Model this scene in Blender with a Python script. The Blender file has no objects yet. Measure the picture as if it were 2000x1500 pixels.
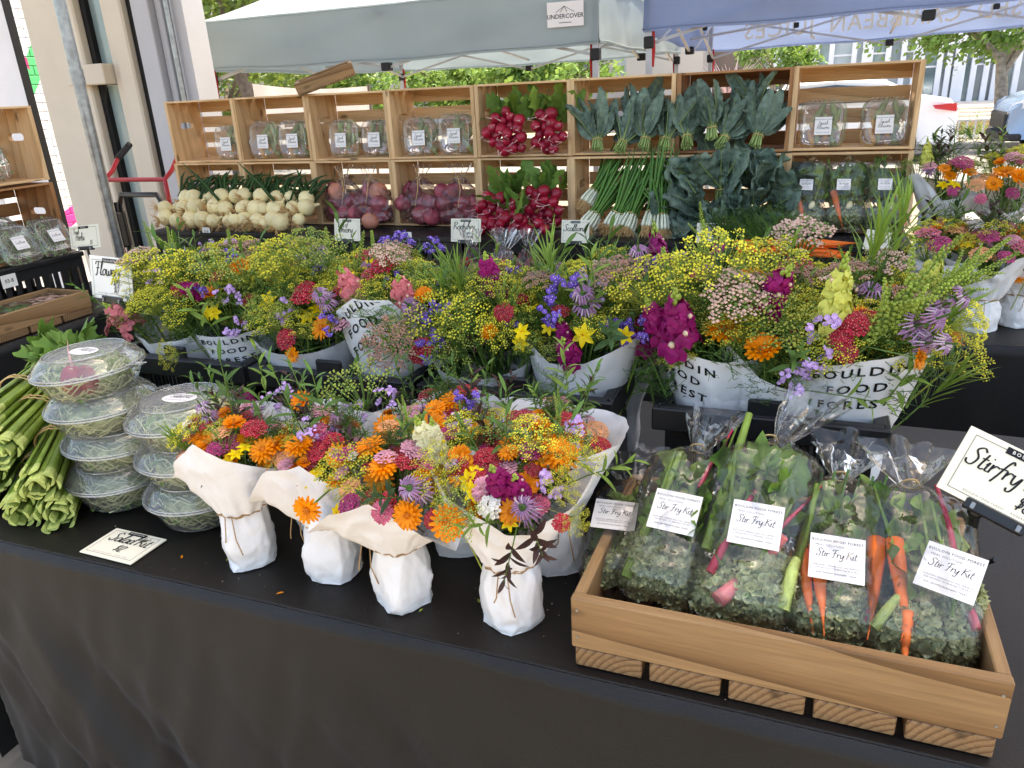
import bpy, bmesh, math, random
from mathutils import Vector, Matrix, noise
R = random.Random(11)
PI = math.pi
V = Vector
scn = bpy.context.scene
COL = scn.collection

# ------------------------------------------------------------------ camera
CAM = V((0.0, 0.0, 1.6)); YAW, PITCH, ROLL, FPX = 22.06, 21.36, -2.98, 1477.0
_y, _p, _r = (math.radians(a) for a in (YAW, PITCH, ROLL))
FWD = V((-math.sin(_y)*math.cos(_p), math.cos(_y)*math.cos(_p), -math.sin(_p)))
_rt = V((math.cos(_y), math.sin(_y), 0)); _up = _rt.cross(FWD)
RT = _rt*math.cos(_r) + _up*math.sin(_r); UP = -_rt*math.sin(_r) + _up*math.cos(_r)
cd = bpy.data.cameras.new('camera'); cam = bpy.data.objects.new('camera', cd); COL.objects.link(cam)
cd.sensor_width = 36; cd.lens = 36*FPX/2000; cd.clip_start = .05; cd.clip_end = 600
m = Matrix((RT, UP, -FWD)).transposed().to_4x4(); m.translation = CAM; cam.matrix_world = m
scn.camera = cam
# ------------------------------------------------------------------ sky, sun, exposure
SUN_EL, SUN_AZ = 70, 25        # the sun stands beyond the tents, a little to the right
w = bpy.data.worlds.new('World'); scn.world = w; w.use_nodes = True
nt = w.node_tree; bg = nt.nodes['Background']
sky = nt.nodes.new('ShaderNodeTexSky'); sky.sky_type = 'NISHITA'; sky.sun_disc = False
sky.sun_elevation = math.radians(SUN_EL); sky.sun_rotation = math.radians(SUN_AZ); sky.dust_density = 2.5; sky.air_density = .8
nt.links.new(sky.outputs[0], bg.inputs[0]); bg.inputs[1].default_value = .15
sl = bpy.data.lights.new('sun', 'SUN'); sl.energy = 2.9; sl.angle = math.radians(.6); sl.color = (1, .95, .86)
sun = bpy.data.objects.new('sun', sl); COL.objects.link(sun)
sd = V((math.sin(math.radians(SUN_AZ))*math.cos(math.radians(SUN_EL)), math.cos(math.radians(SUN_AZ))*math.cos(math.radians(SUN_EL)), math.sin(math.radians(SUN_EL))))
sun.rotation_euler = sd.to_track_quat('Z', 'Y').to_euler(); sun.location = (6, 10, 20)
vs = scn.view_settings; vs.view_transform = 'Standard'; vs.look = 'None'; vs.gamma = 1; vs.exposure = 2.2
vs.use_white_balance = True; vs.white_balance_temperature = 7900; vs.white_balance_tint = 8
cy = scn.cycles; cy.use_denoising = True; cy.max_bounces = 10; cy.diffuse_bounces = 4; cy.glossy_bounces = 4
cy.transmission_bounces = 6; cy.transparent_max_bounces = 32; cy.caustics_reflective = False; cy.caustics_refractive = False
cy.sample_clamp_indirect = 6; cy.use_adaptive_sampling = True; cy.adaptive_threshold = .015

def ray(px, py): return FWD + RT*((px-1000)/FPX) - UP*((py-750)/FPX)
def aty(px, py, Y): d = ray(px, py); return CAM + d*(Y/d.y)
def atz(px, py, z): d = ray(px, py); return CAM + d*((z-CAM.z)/d.z)

# ------------------------------------------------------------------ mesh builder
class MB:
    def __init__(s): s.v = []; s.f = []; s.m = []
    def add(s, vs, fs, m=0):
        o = len(s.v); s.v.extend(tuple(p) for p in vs)
        for f in fs: s.f.append(tuple(i+o for i in f)); s.m.append(m)
    def join(s, other, M=None, mo=0):
        o = len(s.v)
        s.v.extend(tuple(M @ V(p)) if M else p for p in other.v)
        for f, q in zip(other.f, other.m): s.f.append(tuple(i+o for i in f)); s.m.append(q+mo)
    def box(s, c, d, m=0, M=None):
        x, y, z = (k/2 for k in d)
        vs = [V((a*x, b*y, e*z)) for a in (-1, 1) for b in (-1, 1) for e in (-1, 1)]
        vs = [(M @ p if M else p)+V(c) for p in vs]
        s.add(vs, [(0,1,3,2),(4,6,7,5),(0,4,5,1),(2,3,7,6),(0,2,6,4),(1,5,7,3)], m)
    def cbox(s, c, d, b, m=0, M=None):
        h = [k/2 for k in d]; vs = []; ix = {}
        S = (-1, 1)
        for a in S:
            for e in S:
                for g in S:
                    for ax in range(3):
                        q = [a*(h[0]-b), e*(h[1]-b), g*(h[2]-b)]; q[ax] = (a, e, g)[ax]*h[ax]
                        ix[(a, e, g, ax)] = len(vs); vs.append((M @ V(q) if M else V(q))+V(c))
        fs = []
        def key(ax, sg, i, j):
            k = [0, 0, 0]; k[ax] = sg; o = [t for t in range(3) if t != ax]; k[o[0]] = i; k[o[1]] = j; return tuple(k)
        for ax in range(3):
            for sg in S: fs.append(tuple(ix[key(ax, sg, i, j)+(ax,)] for i, j in ((-1,-1),(1,-1),(1,1),(-1,1))))
        for t in range(3):
            o = [k for k in range(3) if k != t]
            for i in S:
                for j in S:
                    k0 = [0]*3; k0[t] = -1; k0[o[0]] = i; k0[o[1]] = j; k1 = list(k0); k1[t] = 1
                    fs.append((ix[tuple(k0)+(o[0],)], ix[tuple(k1)+(o[0],)], ix[tuple(k1)+(o[1],)], ix[tuple(k0)+(o[1],)]))
        for a in S:
            for e in S:
                for g in S: fs.append((ix[(a,e,g,0)], ix[(a,e,g,1)], ix[(a,e,g,2)]))
        s.add(vs, fs, m)
    def tube(s, pts, rad, n=6, m=0, cap=True, flat=1.0):
        pts = [V(p) for p in pts]; k = len(pts)
        if not hasattr(rad, '__len__'): rad = [rad]*k
        t = (pts[1]-pts[0]).normalized(); a = t.orthogonal().normalized()
        vs = []; fs = []
        for i, p in enumerate(pts):
            t = (pts[min(i+1, k-1)]-pts[max(i-1, 0)])
            t = t.normalized() if t.length > 1e-9 else V((0, 0, 1))
            a = a - t*a.dot(t); a = a.normalized() if a.length > 1e-6 else t.orthogonal().normalized(); b = t.cross(a)
            for j in range(n):
                an = 2*PI*j/n; vs.append(p + (a*math.cos(an) + b*(math.sin(an)*flat))*rad[i])
        for i in range(k-1):
            for j in range(n): fs.append((i*n+j, i*n+(j+1) % n, (i+1)*n+(j+1) % n, (i+1)*n+j))
        s.add(vs, fs, m)
        if cap and n > 2:
            for i0 in (0, (k-1)*n): s.add(vs[i0:i0+n], [tuple(range(n))], m)
    def lathe(s, prof, n=16, m=0, M=None, arc=1.0):
        vs = []; fs = []; k = len(prof)
        for r, z in prof:
            for j in range(n):
                a = 2*PI*j/n; p = V((r*math.cos(a), r*math.sin(a), z)); vs.append(M @ p if M else p)
        for i in range(k-1):
            for j in range(n): fs.append((i*n+j, i*n+(j+1) % n, (i+1)*n+(j+1) % n, (i+1)*n+j))
        s.add(vs, fs, m)
    def grid(s, fn, nu, nv, m=0, closed=False):
        vs = [V(fn(i/nu, j/nv)) for j in range(nv+1) for i in range(nu+(0 if closed else 1))]
        W = nu+(0 if closed else 1); fs = []
        for j in range(nv):
            for i in range(nu): fs.append((j*W+i, j*W+(i+1) % W, (j+1)*W+(i+1) % W, (j+1)*W+i))
        s.add(vs, fs, m)
    def ball(s, c, r, nu=10, nv=6, m=0, M=None, nz=0.0, sc=20):
        if not hasattr(r, '__len__'): r = (r, r, r)
        c = V(c); vs = [V((0, 0, r[2]))]; fs = []
        for j in range(1, nv):
            ph = PI*j/nv
            for i in range(nu):
                a = 2*PI*i/nu; vs.append(V((r[0]*math.sin(ph)*math.cos(a), r[1]*math.sin(ph)*math.sin(a), r[2]*math.cos(ph))))
        vs.append(V((0, 0, -r[2])))
        if nz: vs = [p*(1+nz*noise.noise((p+c)*sc)) for p in vs]
        for i in range(nu): fs.append((0, 1+i, 1+(i+1) % nu))
        for j in range(nv-2):
            for i in range(nu): fs.append((1+j*nu+i, 1+(j+1)*nu+i, 1+(j+1)*nu+(i+1) % nu, 1+j*nu+(i+1) % nu))
        L = len(vs)-1
        for i in range(nu): fs.append((L, 1+(nv-2)*nu+(i+1) % nu, 1+(nv-2)*nu+i))
        s.add([(M @ p if M else p)+c for p in vs], fs, m)
    def octa(s, c, r, m=0):
        x, y, z = c
        s.add([(x+r,y,z),(x-r,y,z),(x,y+r,z),(x,y-r,z),(x,y,z+r),(x,y,z-r)],
              [(0,2,4),(2,1,4),(1,3,4),(3,0,4),(2,0,5),(1,2,5),(3,1,5),(0,3,5)], m)
    def disc(s, c, nrm, r, n=5, m=0, dome=.3, ph=0):
        nrm = V(nrm).normalized(); a = nrm.orthogonal().normalized(); b = nrm.cross(a); c = V(c)
        vs = [c+nrm*(r*dome)]+[c+(a*math.cos(2*PI*i/n+ph)+b*math.sin(2*PI*i/n+ph))*r for i in range(n)]
        s.add(vs, [(0, 1+i, 1+(i+1) % n) for i in range(n)], m)
    def leaf(s, base, d, up, L, W, bend=.3, seg=5, m=0, fold=.25, prof=None, wav=0):
        base = V(base); d = V(d).normalized(); up = V(up); up = (up-d*up.dot(d))
        up = up.normalized() if up.length > 1e-6 else d.orthogonal().normalized(); sd = d.cross(up)
        vs = []; fs = []
        for i in range(seg+1):
            t = i/seg; wd = W*.5*(prof(t) if prof else (math.sin(PI*min(1, t*.93+.07))**.8))
            c = base + d*(L*t) - up*(bend*L*t*t)
            wv = wav*W*math.sin(i*2.3)
            vs += [c+sd*wd+up*(fold*wd+wv), c, c-sd*wd+up*(fold*wd-wv)]
        for i in range(seg):
            o = i*3; fs += [(o, o+1, o+4, o+3), (o+1, o+2, o+5, o+4)]
        s.add(vs, fs, m)
    def mesh(s, name, mats, smooth=True):
        me = bpy.data.meshes.new(name); me.from_pydata(s.v, [], s.f)
        mats = mats if isinstance(mats, (list, tuple)) else [mats]
        for q in mats: me.materials.append(q)
        if len(mats) > 1: me.polygons.foreach_set('material_index', s.m)
        if smooth: me.polygons.foreach_set('use_smooth', [True]*len(s.f))
        me.update(); return me
    def build(s, name, mats, parent=None, smooth=True, loc=None, rot=None):
        return put(name, s.mesh(name, mats, smooth), parent, loc, rot)

def put(name, me, parent=None, loc=None, rot=None, scale=None):
    o = bpy.data.objects.new(name, me); COL.objects.link(o)
    if parent: o.parent = parent
    if loc is not None: o.location = loc
    if rot is not None:
        if isinstance(rot, Matrix): o.rotation_euler = rot.to_euler()
        elif hasattr(rot, 'to_euler') : o.rotation_euler = rot.to_euler()
        else: o.rotation_euler = rot
    if scale is not None: o.scale = (scale,)*3 if not hasattr(scale, '__len__') else scale
    return o
def tag(o, label, cat, group=None):
    o['label'] = label; o['category'] = cat
    if group: o['group'] = group
    return o
def struct(o): o['kind'] = 'structure'; return o
def stuff(o): o['kind'] = 'stuff'; return o
def thing(name, label, cat, loc=(0,0,0), rot=(0,0,0), group=None):
    o = bpy.data.objects.new(name, None); COL.objects.link(o); o.location = loc
    o.rotation_euler = rot.to_euler() if hasattr(rot, 'to_euler') else rot
    o.empty_display_size = .05
    return tag(o, label, cat, group)
def quat(d, roll=0):
    return V(d).normalized().to_track_quat('Z', 'Y') @ Matrix.Rotation(roll, 3, 'Z').to_quaternion()
def rotm(ax, deg): return Matrix.Rotation(math.radians(deg), 3, ax)
def lerp(a, b, t): return a+(b-a)*t
def nz(x, y=0, z=0): return noise.noise(V((x, y, z)))
def ridged(p): return 1-2*abs(noise.noise(V(p)))

# ------------------------------------------------------------------ materials
def lin(c): return tuple((x/255/12.92 if x <= 10 else ((x/255+.055)/1.055)**2.4) for x in c)
def _new(name):
    ma = bpy.data.materials.new(name); ma.use_nodes = True; t = ma.node_tree
    return ma, t, t.nodes['Principled BSDF'], t.nodes['Material Output']
def mat(name, col, rough=.6, var=.18, vs=9, bump=0, bs=60, spec=.3, rand=0, trans=0, metal=0, coat=0, col2=None, sheen=0, det=3, bd=.004, tcol=None):
    """col is display sRGB 0..255 of the thing's own colour; var/vs: noise mottling; rand: per-object brightness spread"""
    ma, t, b, out = _new(name); N = t.nodes.new; L = t.links.new
    c = lin(col); c2 = lin(col2) if col2 else None
    tc = N('ShaderNodeTexCoord'); no = N('ShaderNodeTexNoise'); no.inputs['Scale'].default_value = vs; no.inputs['Detail'].default_value = det
    L(tc.outputs['Object'], no.inputs['Vector'])
    rp = N('ShaderNodeMapRange'); rp.inputs[1].default_value = .3; rp.inputs[2].default_value = .7; L(no.outputs[0], rp.inputs[0])
    mx = N('ShaderNodeMix'); mx.data_type = 'RGBA'; L(rp.outputs[0], mx.inputs[0])
    mx.inputs[6].default_value = tuple(min(1, k*(1-var)) for k in c)+(1,)
    mx.inputs[7].default_value = (tuple(c2) if c2 else tuple(min(1, k*(1+var)) for k in c))+(1,)
    src = mx.outputs[2]
    if rand:
        oi = N('ShaderNodeObjectInfo'); hs = N('ShaderNodeHueSaturation')
        mr = N('ShaderNodeMapRange'); mr.inputs[3].default_value = 1-rand; mr.inputs[4].default_value = 1+rand
        L(oi.outputs['Random'], mr.inputs[0]); L(mr.outputs[0], hs.inputs['Value']); L(src, hs.inputs['Color']); src = hs.outputs[0]
    L(src, b.inputs['Base Color'])
    b.inputs['Roughness'].default_value = rough; b.inputs['Specular IOR Level'].default_value = spec; b.inputs['Metallic'].default_value = metal
    if coat: b.inputs['Coat Weight'].default_value = coat; b.inputs['Coat Roughness'].default_value = .08
    if sheen: b.inputs['Sheen Weight'].default_value = sheen; b.inputs['Sheen Roughness'].default_value = .4
    if bump:
        n2 = N('ShaderNodeTexNoise'); n2.inputs['Scale'].default_value = bs; n2.inputs['Detail'].default_value = 4; L(tc.outputs['Object'], n2.inputs['Vector'])
        bp = N('ShaderNodeBump'); bp.inputs['Strength'].default_value = bump; bp.inputs['Distance'].default_value = bd; L(n2.outputs[0], bp.inputs['Height']); L(bp.outputs[0], b.inputs['Normal'])
    if trans:
        tr = N('ShaderNodeBsdfTranslucent'); ms = N('ShaderNodeMixShader'); ms.inputs[0].default_value = trans
        if tcol: tr.inputs[0].default_value = lin(tcol)+(1,)
        else: L(src, tr.inputs[0])
        L(b.outputs[0], ms.inputs[1]); L(tr.outputs[0], ms.inputs[2]); L(ms.outputs[0], out.inputs[0])
    return ma
def wood(name, c1, c2, dark=.55, scale=1.0, rough=.6, rand=.12, end=False):
    """grain runs along the board's local X"""
    ma, t, b, out = _new(name); N = t.nodes.new; L = t.links.new
    tc = N('ShaderNodeTexCoord'); oi = N('ShaderNodeObjectInfo')
    mu = N('ShaderNodeVectorMath'); mu.operation = 'MULTIPLY_ADD'; mu.inputs[1].default_value = (1, 1, 1)
    cb = N('ShaderNodeCombineXYZ'); sm = N('ShaderNodeMath'); sm.operation = 'MULTIPLY'; sm.inputs[1].default_value = .09 if end else 37
    L(oi.outputs['Random'], sm.inputs[0])
    for i in range(3): L(sm.outputs[0], cb.inputs[i])
    L(tc.outputs['Object'], mu.inputs[0]); L(cb.outputs[0], mu.inputs[2])
    mp = N('ShaderNodeMapping'); mp.inputs['Scale'].default_value = (.9*scale, 9*scale, 9*scale); L(mu.outputs[0], mp.inputs[0])
    n1 = N('ShaderNodeTexWave'); n1.wave_type = 'RINGS' if end else 'BANDS'; n1.wave_profile = 'SAW'; n1.inputs['Scale'].default_value = 2.2 if end else 1.0
    if end: n1.rings_direction = 'X'
    else: n1.bands_direction = 'DIAGONAL'
    n1.inputs['Distortion'].default_value = 1.2 if end else 7; n1.inputs['Detail'].default_value = 2; n1.inputs['Detail Scale'].default_value = .7; L(mp.outputs[0], n1.inputs['Vector'])
    # contour lines of a stretched noise = growth rings
    cr = N('ShaderNodeValToRGB'); cr.color_ramp.elements[0].position = 0; cr.color_ramp.elements[1].position = .55
    cr.color_ramp.elements[0].color = tuple(k*dark for k in lin(c2))+(1,); cr.color_ramp.elements[1].color = lin(c1)+(1,)
    e = cr.color_ramp.elements.new(.14); e.color = lin(c2)+(1,)
    L(n1.outputs['Fac'], cr.inputs[0])
    n2 = N('ShaderNodeTexNoise'); n2.inputs['Scale'].default_value = 5; n2.inputs['Detail'].default_value = 5
    mp2 = N('ShaderNodeMapping'); mp2.inputs['Scale'].default_value = (2, 40, 40); L(mu.outputs[0], mp2.inputs[0]); L(mp2.outputs[0], n2.inputs['Vector'])
    mx = N('ShaderNodeMix'); mx.data_type = 'RGBA'; mx.blend_type = 'MULTIPLY'; mx.inputs[0].default_value = .5
    g = N('ShaderNodeMapRange'); g.inputs[1].default_value = .3; g.inputs[2].default_value = .7; g.inputs[3].default_value = .6; g.inputs[4].default_value = 1.15; L(n2.outputs[0], g.inputs[0])
    L(cr.outputs[0], mx.inputs[6]); L(g.outputs[0], mx.inputs[7])
    # knots
    vo = N('ShaderNodeTexVoronoi'); vo.inputs['Scale'].default_value = 1; mp3 = N('ShaderNodeMapping'); mp3.inputs['Scale'].default_value = (5, 13, 13); L(mu.outputs[0], mp3.inputs[0]); L(mp3.outputs[0], vo.inputs['Vector'])
    kr = N('ShaderNodeMapRange'); kr.inputs[1].default_value = .07; kr.inputs[2].default_value = .16; kr.inputs[3].default_value = .35; kr.inputs[4].default_value = 1; L(vo.outputs['Distance'], kr.inputs[0])
    m2 = N('ShaderNodeMix'); m2.data_type = 'RGBA'; m2.blend_type = 'MULTIPLY'; m2.inputs[0].default_value = 1; L(mx.outputs[2], m2.inputs[6]); L(kr.outputs[0], m2.inputs[7])
    hs = N('ShaderNodeHueSaturation'); mr = N('ShaderNodeMapRange'); mr.inputs[3].default_value = 1-rand; mr.inputs[4].default_value = 1+rand
    L(oi.outputs['Random'], mr.inputs[0]); L(mr.outputs[0], hs.inputs['Value']); L(m2.outputs[2], hs.inputs['Color']); L(hs.outputs[0], b.inputs['Base Color'])
    b.inputs['Roughness'].default_value = rough; b.inputs['Specular IOR Level'].default_value = .25
    bp = N('ShaderNodeBump'); bp.inputs['Strength'].default_value = .25; bp.inputs['Distance'].default_value = .002; L(n2.outputs[0], bp.inputs['Height']); L(bp.outputs[0], b.inputs['Normal'])
    return ma
def film(name, haze=.05, gloss=.9, blend=.35, tint=(.98, .985, .98), bump=.5, bs=25, rough=.06, lo=.04, hi=.7):
    """thin clear plastic: Fresnel mirror over a clear sheet with a little haze"""
    ma, t, b, out = _new(name); t.nodes.remove(b); N = t.nodes.new; L = t.links.new
    tr = N('ShaderNodeBsdfTransparent'); tr.inputs[0].default_value = tint+(1,)
    gl = N('ShaderNodeBsdfGlossy'); gl.inputs['Roughness'].default_value = rough; gl.inputs[0].default_value = (gloss, gloss, gloss, 1)
    df = N('ShaderNodeBsdfDiffuse'); df.inputs[0].default_value = (.9, .88, .85, 1)
    lw = N('ShaderNodeLayerWeight'); lw.inputs[0].default_value = blend
    mr = N('ShaderNodeMapRange'); mr.inputs[3].default_value = lo; mr.inputs[4].default_value = hi; L(lw.outputs['Fresnel'], mr.inputs[0])
    m1 = N('ShaderNodeMixShader'); m1.inputs[0].default_value = haze; L(tr.outputs[0], m1.inputs[1]); L(df.outputs[0], m1.inputs[2])
    m2 = N('ShaderNodeMixShader'); L(mr.outputs[0], m2.inputs[0]); L(m1.outputs[0], m2.inputs[1]); L(gl.outputs[0], m2.inputs[2]); L(m2.outputs[0], out.inputs[0])
    if bump:
        tc = N('ShaderNodeTexCoord'); no = N('ShaderNodeTexNoise'); no.inputs['Scale'].default_value = bs; no.inputs['Detail'].default_value = 2; L(tc.outputs['Object'], no.inputs['Vector'])
        bp = N('ShaderNodeBump'); bp.inputs['Strength'].default_value = bump; bp.inputs['Distance'].default_value = .01; L(no.outputs[0], bp.inputs['Height'])
        L(bp.outputs[0], gl.inputs['Normal']); L(bp.outputs[0], lw.inputs['Normal'])
    return ma

M_crate = wood('crate_pine', (230, 190, 142), (216, 172, 122), .84)
M_crate_dark = wood('crate_stained', (172, 122, 80), (152, 102, 64), .75)
M_cedar = wood('cedar', (162, 127, 88), (142, 106, 70), .6, .8)
M_cedar_end = wood('cedar_end', (146, 114, 80), (116, 85, 57), .6, 1.6, end=True)
M_cloth = mat('black_cloth', (14, 13, 13), .55, .35, 3, .25, 420, .4, sheen=.08)
M_clothtop = mat('black_cloth_top', (15, 14, 13), .5, .35, 2.6, .15, 380, .28, col2=(38, 31, 26))
M_black = mat('black_plastic', (26, 26, 27), .42, .25, 7, .12, 200, .45)
M_blackm = mat('black_metal', (24, 24, 25), .35, .2, 20, 0, 60, .5)
def paper_mat():
    ma = mat('white_paper', (240, 238, 236), .5, .03, 12, 0, 45, .35, trans=.03); t = ma.node_tree; N = t.nodes.new; L = t.links.new; b = t.nodes['Principled BSDF']
    tc = N('ShaderNodeTexCoord'); hs = []
    for sc, am in ((16, 1.0), (38, .5)):          # creases: where a noise crosses its middle
        no = N('ShaderNodeTexNoise'); no.inputs['Scale'].default_value = sc; no.inputs['Detail'].default_value = 1; L(tc.outputs['Object'], no.inputs['Vector'])
        s_ = N('ShaderNodeMath'); s_.operation = 'SUBTRACT'; s_.inputs[1].default_value = .5; L(no.outputs[0], s_.inputs[0])
        ab = N('ShaderNodeMath'); ab.operation = 'ABSOLUTE'; L(s_.outputs[0], ab.inputs[0]); mu = N('ShaderNodeMath'); mu.operation = 'MULTIPLY'; mu.inputs[1].default_value = am; L(ab.outputs[0], mu.inputs[0]); hs.append(mu.outputs[0])
    ad = N('ShaderNodeMath'); ad.operation = 'ADD'; L(hs[0], ad.inputs[0]); L(hs[1], ad.inputs[1])
    bp = N('ShaderNodeBump'); bp.inputs['Strength'].default_value = .55; bp.inputs['Distance'].default_value = .006; L(ad.outputs[0], bp.inputs['Height']); L(bp.outputs[0], b.inputs['Normal']); return ma
M_paper = paper_mat()
M_card = mat('cream_card', (240, 232, 208), .55, .04, 8, 0, 60, .3)
M_cardw = mat('white_card', (238, 235, 226), .4, .03, 8, 0, 60, .4)
M_label = mat('label_paper', (240, 234, 228), .5, .02, 10, 0, 60, .3)
M_ink = mat('black_ink', (16, 16, 16), .5, .05, 8)
M_inkgrey = mat('grey_ink', (120, 116, 112), .6, .05, 8)
M_film = film('clear_film', .018, .95, .22, tint=(.992, .994, .99), bump=.7, bs=22, rough=.06, lo=.03, hi=.75)
M_rimp = film('clear_rim', .22, .95, .3, bump=0, rough=.05, lo=.12, hi=.9)
M_clear = film('clear_tub', .1, .95, .25, bump=.12, bs=40, rough=.04, lo=.05, hi=.8)
M_fog = film('fogged_tub', .2, .9, .25, bump=.5, bs=260, rough=.12, lo=.06, hi=.6)
M_twine = mat('jute_twine', (170, 135, 95), .9, .3, 300)
M_band = mat('rubber_band', (205, 170, 115), .6, .1, 30)
# plants
M_stem = mat('stem_green', (104, 134, 62), .5, .25, 20, rand=.15)
M_leaf = mat('leaf_green', (84, 118, 52), .5, .3, 22, .2, 120, rand=.25, trans=.25)
M_leafd = mat('leaf_dark', (56, 84, 44), .5, .3, 22, .2, 120, rand=.25, trans=.2)
M_leafl = mat('leaf_light', (128, 158, 66), .5, .25, 22, .2, 120, rand=.2, trans=.3)
M_leafp = mat('leaf_purple', (66, 44, 42), .5, .3, 22, rand=.2, trans=.1)
M_dill = mat('dill_yellow', (230, 220, 74), .6, .25, 30, rand=.22, trans=.15)
M_dillg = mat('dill_green', (164, 176, 78), .6, .25, 30, rand=.15, trans=.15)
M_beads = mat('bud_green', (158, 178, 76), .6, .25, 40, rand=.15, trans=.15)
M_mauve = mat('lace_mauve', (186, 142, 122), .6, .2, 40, rand=.12, trans=.1)
M_rose = mat('lace_pink', (226, 188, 168), .6, .15, 40, rand=.1, trans=.1)
M_orange = mat('calendula_orange', (248, 146, 14), .5, .14, 60, rand=.1, trans=.2)
M_orangec = mat('calendula_eye', (196, 104, 16), .7, .3, 120)
M_yellow = mat('star_yellow', (250, 214, 24), .5, .1, 40, rand=.06, trans=.2)
M_yred = mat('yarrow_red', (164, 22, 44), .55, .2, 60, rand=.2)
M_ypink = mat('yarrow_pink', (206, 92, 122), .55, .2, 60, rand=.15)
M_ymag = mat('yarrow_magenta', (170, 44, 104), .55, .2, 60, rand=.15)
M_ypeach = mat('yarrow_peach', (226, 156, 104), .55, .2, 60, rand=.1)
M_ydust = mat('yarrow_dusty', (208, 140, 156), .55, .2, 60, rand=.12)
M_pale = mat('floret_eye', (228, 196, 168), .6, .1, 60)
M_white = mat('petal_white', (238, 232, 216), .5, .06, 40, trans=.15)
M_snapm = mat('snap_magenta', (158, 22, 104), .5, .25, 60, rand=.15, trans=.2)
M_snapp = mat('snap_pink', (226, 128, 134), .5, .2, 60, rand=.15, trans=.2)
M_snapc = mat('snap_cream', (240, 234, 190), .5, .1, 60, trans=.2)
M_snapy = mat('snap_lime', (216, 216, 104), .5, .15, 60, trans=.2)
M_lilac = mat('balm_lilac', (176, 132, 168), .5, .2, 60, rand=.12, trans=.15)
M_statice = mat('statice_violet', (116, 84, 178), .6, .2, 60, rand=.15)
M_stlil = mat('statice_lilac', (196, 160, 212), .6, .15, 60, rand=.1)
M_gomph = mat('globe_magenta', (176, 26, 112), .6, .2, 60)
# ------------------------------------------------------------------ lettering
_tc = {}
def block(s, size=1.0, bold=.012, spacing=1.25):
    """printed capitals as a mesh in XY, centred"""
    k = (s, bold, spacing)
    if k not in _tc:
        cu = bpy.data.curves.new('lettering', 'FONT'); cu.body = s; cu.align_x = 'CENTER'; cu.align_y = 'CENTER'; cu.offset = bold; cu.space_character = spacing; cu.resolution_u = 2; cu.size = 1
        o = bpy.data.objects.new('lettering', cu); COL.objects.link(o); bpy.context.view_layer.update()
        me = bpy.data.meshes.new_from_object(o.evaluated_get(bpy.context.evaluated_depsgraph_get()))
        _tc[k] = ([tuple(v.co) for v in me.vertices], [tuple(p.vertices) for p in me.polygons])
        bpy.data.objects.remove(o); bpy.data.curves.remove(cu); bpy.data.meshes.remove(me)
    vs, fs = _tc[k]; mb = MB(); mb.add([(x*size, y*size, 0) for x, y, z in vs], fs); return mb
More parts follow.
